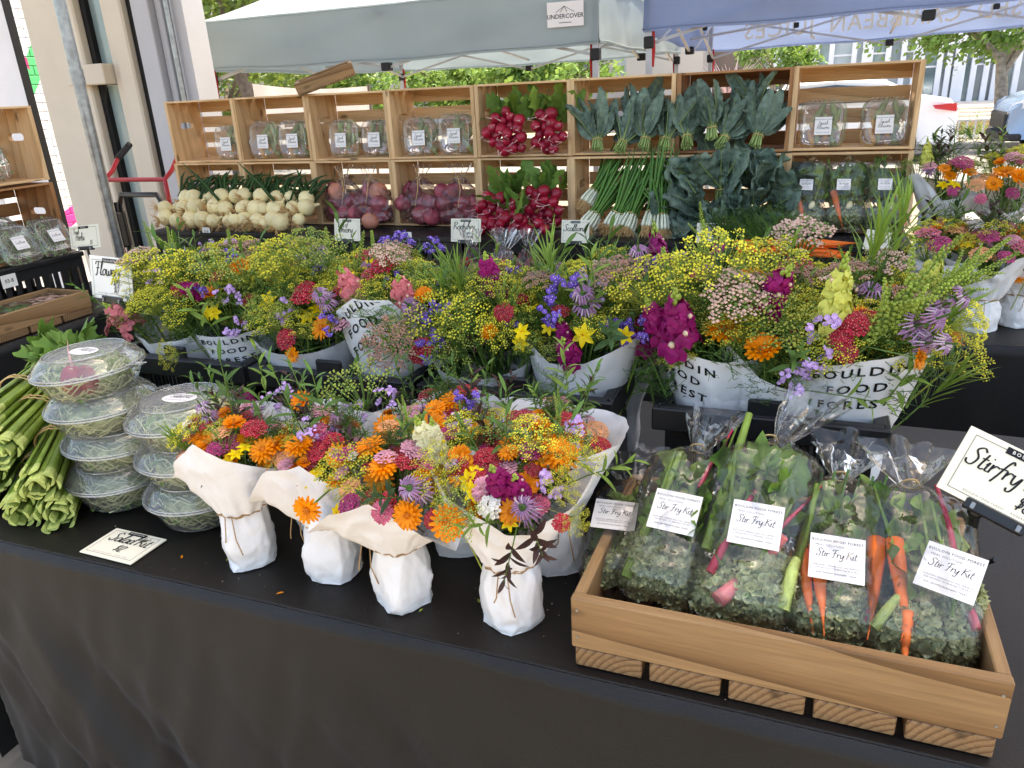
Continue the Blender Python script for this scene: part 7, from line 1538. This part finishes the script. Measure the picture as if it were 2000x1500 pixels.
# the same kits in the last bottom crate
for k, (f, l) in enumerate(((.2, 'left one'), (.5, 'middle one'), (.82, 'right one with a carrot'))):
    x = cr(7, f); kit('clear bag of stir fry greens in the last bottom crate, '+l, V((x, CY-.08, CZ+.03)), V((x+.0, CY+.07, CZ+.28)), .19, .14, 820+k, [(ME_ca[0], (.04 if k == 2 else -.05, -.05, .14), (.3, 0, -1), 1.0), (ME_pot, (.02, -.05, .08), (.4, 0, 1), 1.0), (ME_ce[2], (.03, -.05, .1), (.2, 0, 1), .7)], (-.01, .15), (0, .0), 'bags of stir fry vegetables in the crate', top=.05, fl=.035)

# ================================================================== LEFT TABLE DISPLAY
bx('wooden tray of bagged herbs along the edge of the left table', (-3.085, 1.98, TZ+.003), .78, .25, .075, rz=PI/2, bh=.03)
M_herb = mat('herb_green', (96, 132, 66), .5, .3, 30, trans=.2)
for k in range(4):
    T = thing('herb_bag', 'flat clear bag of fresh herbs in the left tray, '+('nearest', 'second', 'third', 'farthest')[k]+' one', 'bag', (-3.08, 1.78+k*.16, TZ+.085), (0, 0, R.uniform(-.3, .3)), 'bags of herbs in the left tray')
    q = MB(); q.grid(lambda u, v: ((u-.5)*.19, (v-.5)*.15, .025*math.sin(PI*u)*math.sin(PI*v)+.006*ridged((u*4+k, v*4, 0))), 20, 16); q.grid(lambda u, v: ((u-.5)*.19, (v-.5)*.15, -.012*math.sin(PI*u)*math.sin(PI*v)), 8, 8); q.build('film', M_film, T)
    q = MB()
    for i in range(30): a = R.uniform(0, 2*PI); b = (R.uniform(-.06, .06), R.uniform(-.05, .05), R.uniform(0, .01)); q.leaf(b, (math.cos(a), math.sin(a), .05), (0, 0, 1), .05, .018, .1, 4, 0 if k < 3 else 1)
    stuff(q.build('herbs', [M_herb, M_rose], T))
def shoots(seed):
    rr = random.Random(seed); q = MB()
    for i in range(120):
        a = rr.uniform(0, 2*PI); c = V((rr.uniform(-.055, .055), rr.uniform(0, .055), rr.uniform(-.055, .055))); d = V((math.cos(a), rr.uniform(-.3, .3), math.sin(a))); q.tube([c, c+d*.02, c+d*.035+V((0, 0, .006))], .0013, 4, 0)
        q.leaf(c+d*.03, d, (0, -1, 0), .018, .009, .2, 3, 1)
    return q.mesh('shoots', [M_sprout, M_sprg])
ME_sh = shoots(3)
for k, (yy, zz, xx, lean, l) in enumerate(((2.31, CZ+.0, -3.25, -.5, 'left one on the black crate'), (2.49, CZ+.0, -3.25, -.5, 'right one on the black crate'), (2.36, CZ+.09, -3.40, -1.1, 'lying behind the other two in the lower crate'), (2.36, CZ+CH+.03, -3.36, -.3, 'in the upper left crate'))):
    s = 1.15; T = thing('shoots_tub', 'clear labelled tub of green shoots, '+l, 'tub', (xx, yy, zz+.08*s*math.cos(lean)), Matrix.Rotation(PI/2, 3, 'Z') @ Matrix.Rotation(lean, 3, 'X'), 'clear tubs of sunflower shoots')
    put('shell', ME_tub, T, scale=s); stuff(put('shoots', ME_sh, T, scale=s)); add_label(T, LB_sun, (0, -.0245*s, -.005), FACE_F)
vent_crate('black plastic crate on the floor left of the front table', (-2.16, 1.12, .003), .5, .4, .26, .1)
# ---- odds and ends of the stall behind, at the right
M_redbox = mat('red_box', (170, 34, 44), .5, .1, 6); M_bluebin = mat('blue_bin', (74, 108, 172), .5, .1, 6)
def lidded(name, label, cat, p, w, d, h, ma, lid):
    T = thing(name, label, cat, p); q = MB(); q.cbox((0, 0, h*.42), (w, d, h*.84), .012); q.build('body', ma, T, False); q = MB(); q.cbox((0, 0, h*.92), (w+.02, d+.02, h*.15), .01); q.build('lid', lid, T, False); q = MB(); q.tube([(-w*.2, -d/2-.012, h*.55), (-w*.17, -d/2-.03, h*.55), (w*.17, -d/2-.03, h*.55), (w*.2, -d/2-.012, h*.55)], .006, 6); q.build('handle', lid, T)
p = aty(1985, 445, 3.95); lidded('cool_box', 'red cool box with a pale lid behind the right hand bouquets', 'cool box', (p.x+.05, 4.05, .55), .5, .3, .42, M_redbox, M_whitep)
p = aty(1880, 425, 4.1); lidded('storage_bin', 'blue storage bin behind the upper right bouquets', 'bin', (p.x, 4.2, .55), .32, .3, .45, M_bluebin, M_bluebin)
tb = thing('folding_table', 'small white folding table behind the rear table at right', 'table', (aty(1930, 450, 4.1).x, 4.12, 0)); q = MB(); q.cbox((0, 0, .535), (1.1, .55, .03), .006); q.build('table_top', M_whitep, tb, False)
for sx in (-1, 1):
    for sy in (-1, 1): q = MB(); q.tube([(sx*.48, sy*.22, .003), (sx*.48, sy*.22, .52)], .013, 8); q.build('leg', M_frame, tb)

# shallow tray propped on top of the crates
p = aty(640, 180, CY+.12); T = bx('shallow slatted wooden tray propped on top of the third crate', (p.x, CY+.13, CZ+2*CH+.045), .3, .22, .06, slats=4, rz=.5); T.rotation_euler = (.1, -.3, .55)

# dropped petals and crumbs on the front cloth
q = MB(); rr = random.Random(5)
for i in range(80):
    px, py = rr.uniform(150, 1120), 0; x = rr.uniform(-1.5, .1); y = rr.uniform(.90, 1.2); r = rr.uniform(.0006, .0015)
    q.disc((x, y, TZ+.0042), (rr.gauss(0, .2), rr.gauss(0, .2), 1), r, 5, rr.choice((0, 0, 0, 1)), .4, rr.uniform(0, 6))
for i in range(7): a_ = rr.uniform(0, 6); q.leaf((rr.uniform(-1.2, -.32), rr.uniform(.90, 1.02), TZ+.0045), (math.cos(a_), math.sin(a_), .02), (0, 0, 1), rr.uniform(.008, .016), .005, .1, 3, rr.choice((1, 2)))
o = stuff(q.build('fallen_petals', [M_pale, M_dillg, M_orange], None, False)); o['label'] = 'fallen petals and crumbs scattered on the black front cloth'; o['category'] = 'petals'
for sx in (-1, 1):
    for zz in (.055, .105):
        q = MB(); q.tube([(sx*.279, -TD/2-.0008, zz), (sx*.279, -TD/2+.002, zz)], .0022, 8); q.build('nail', M_galv, tray)
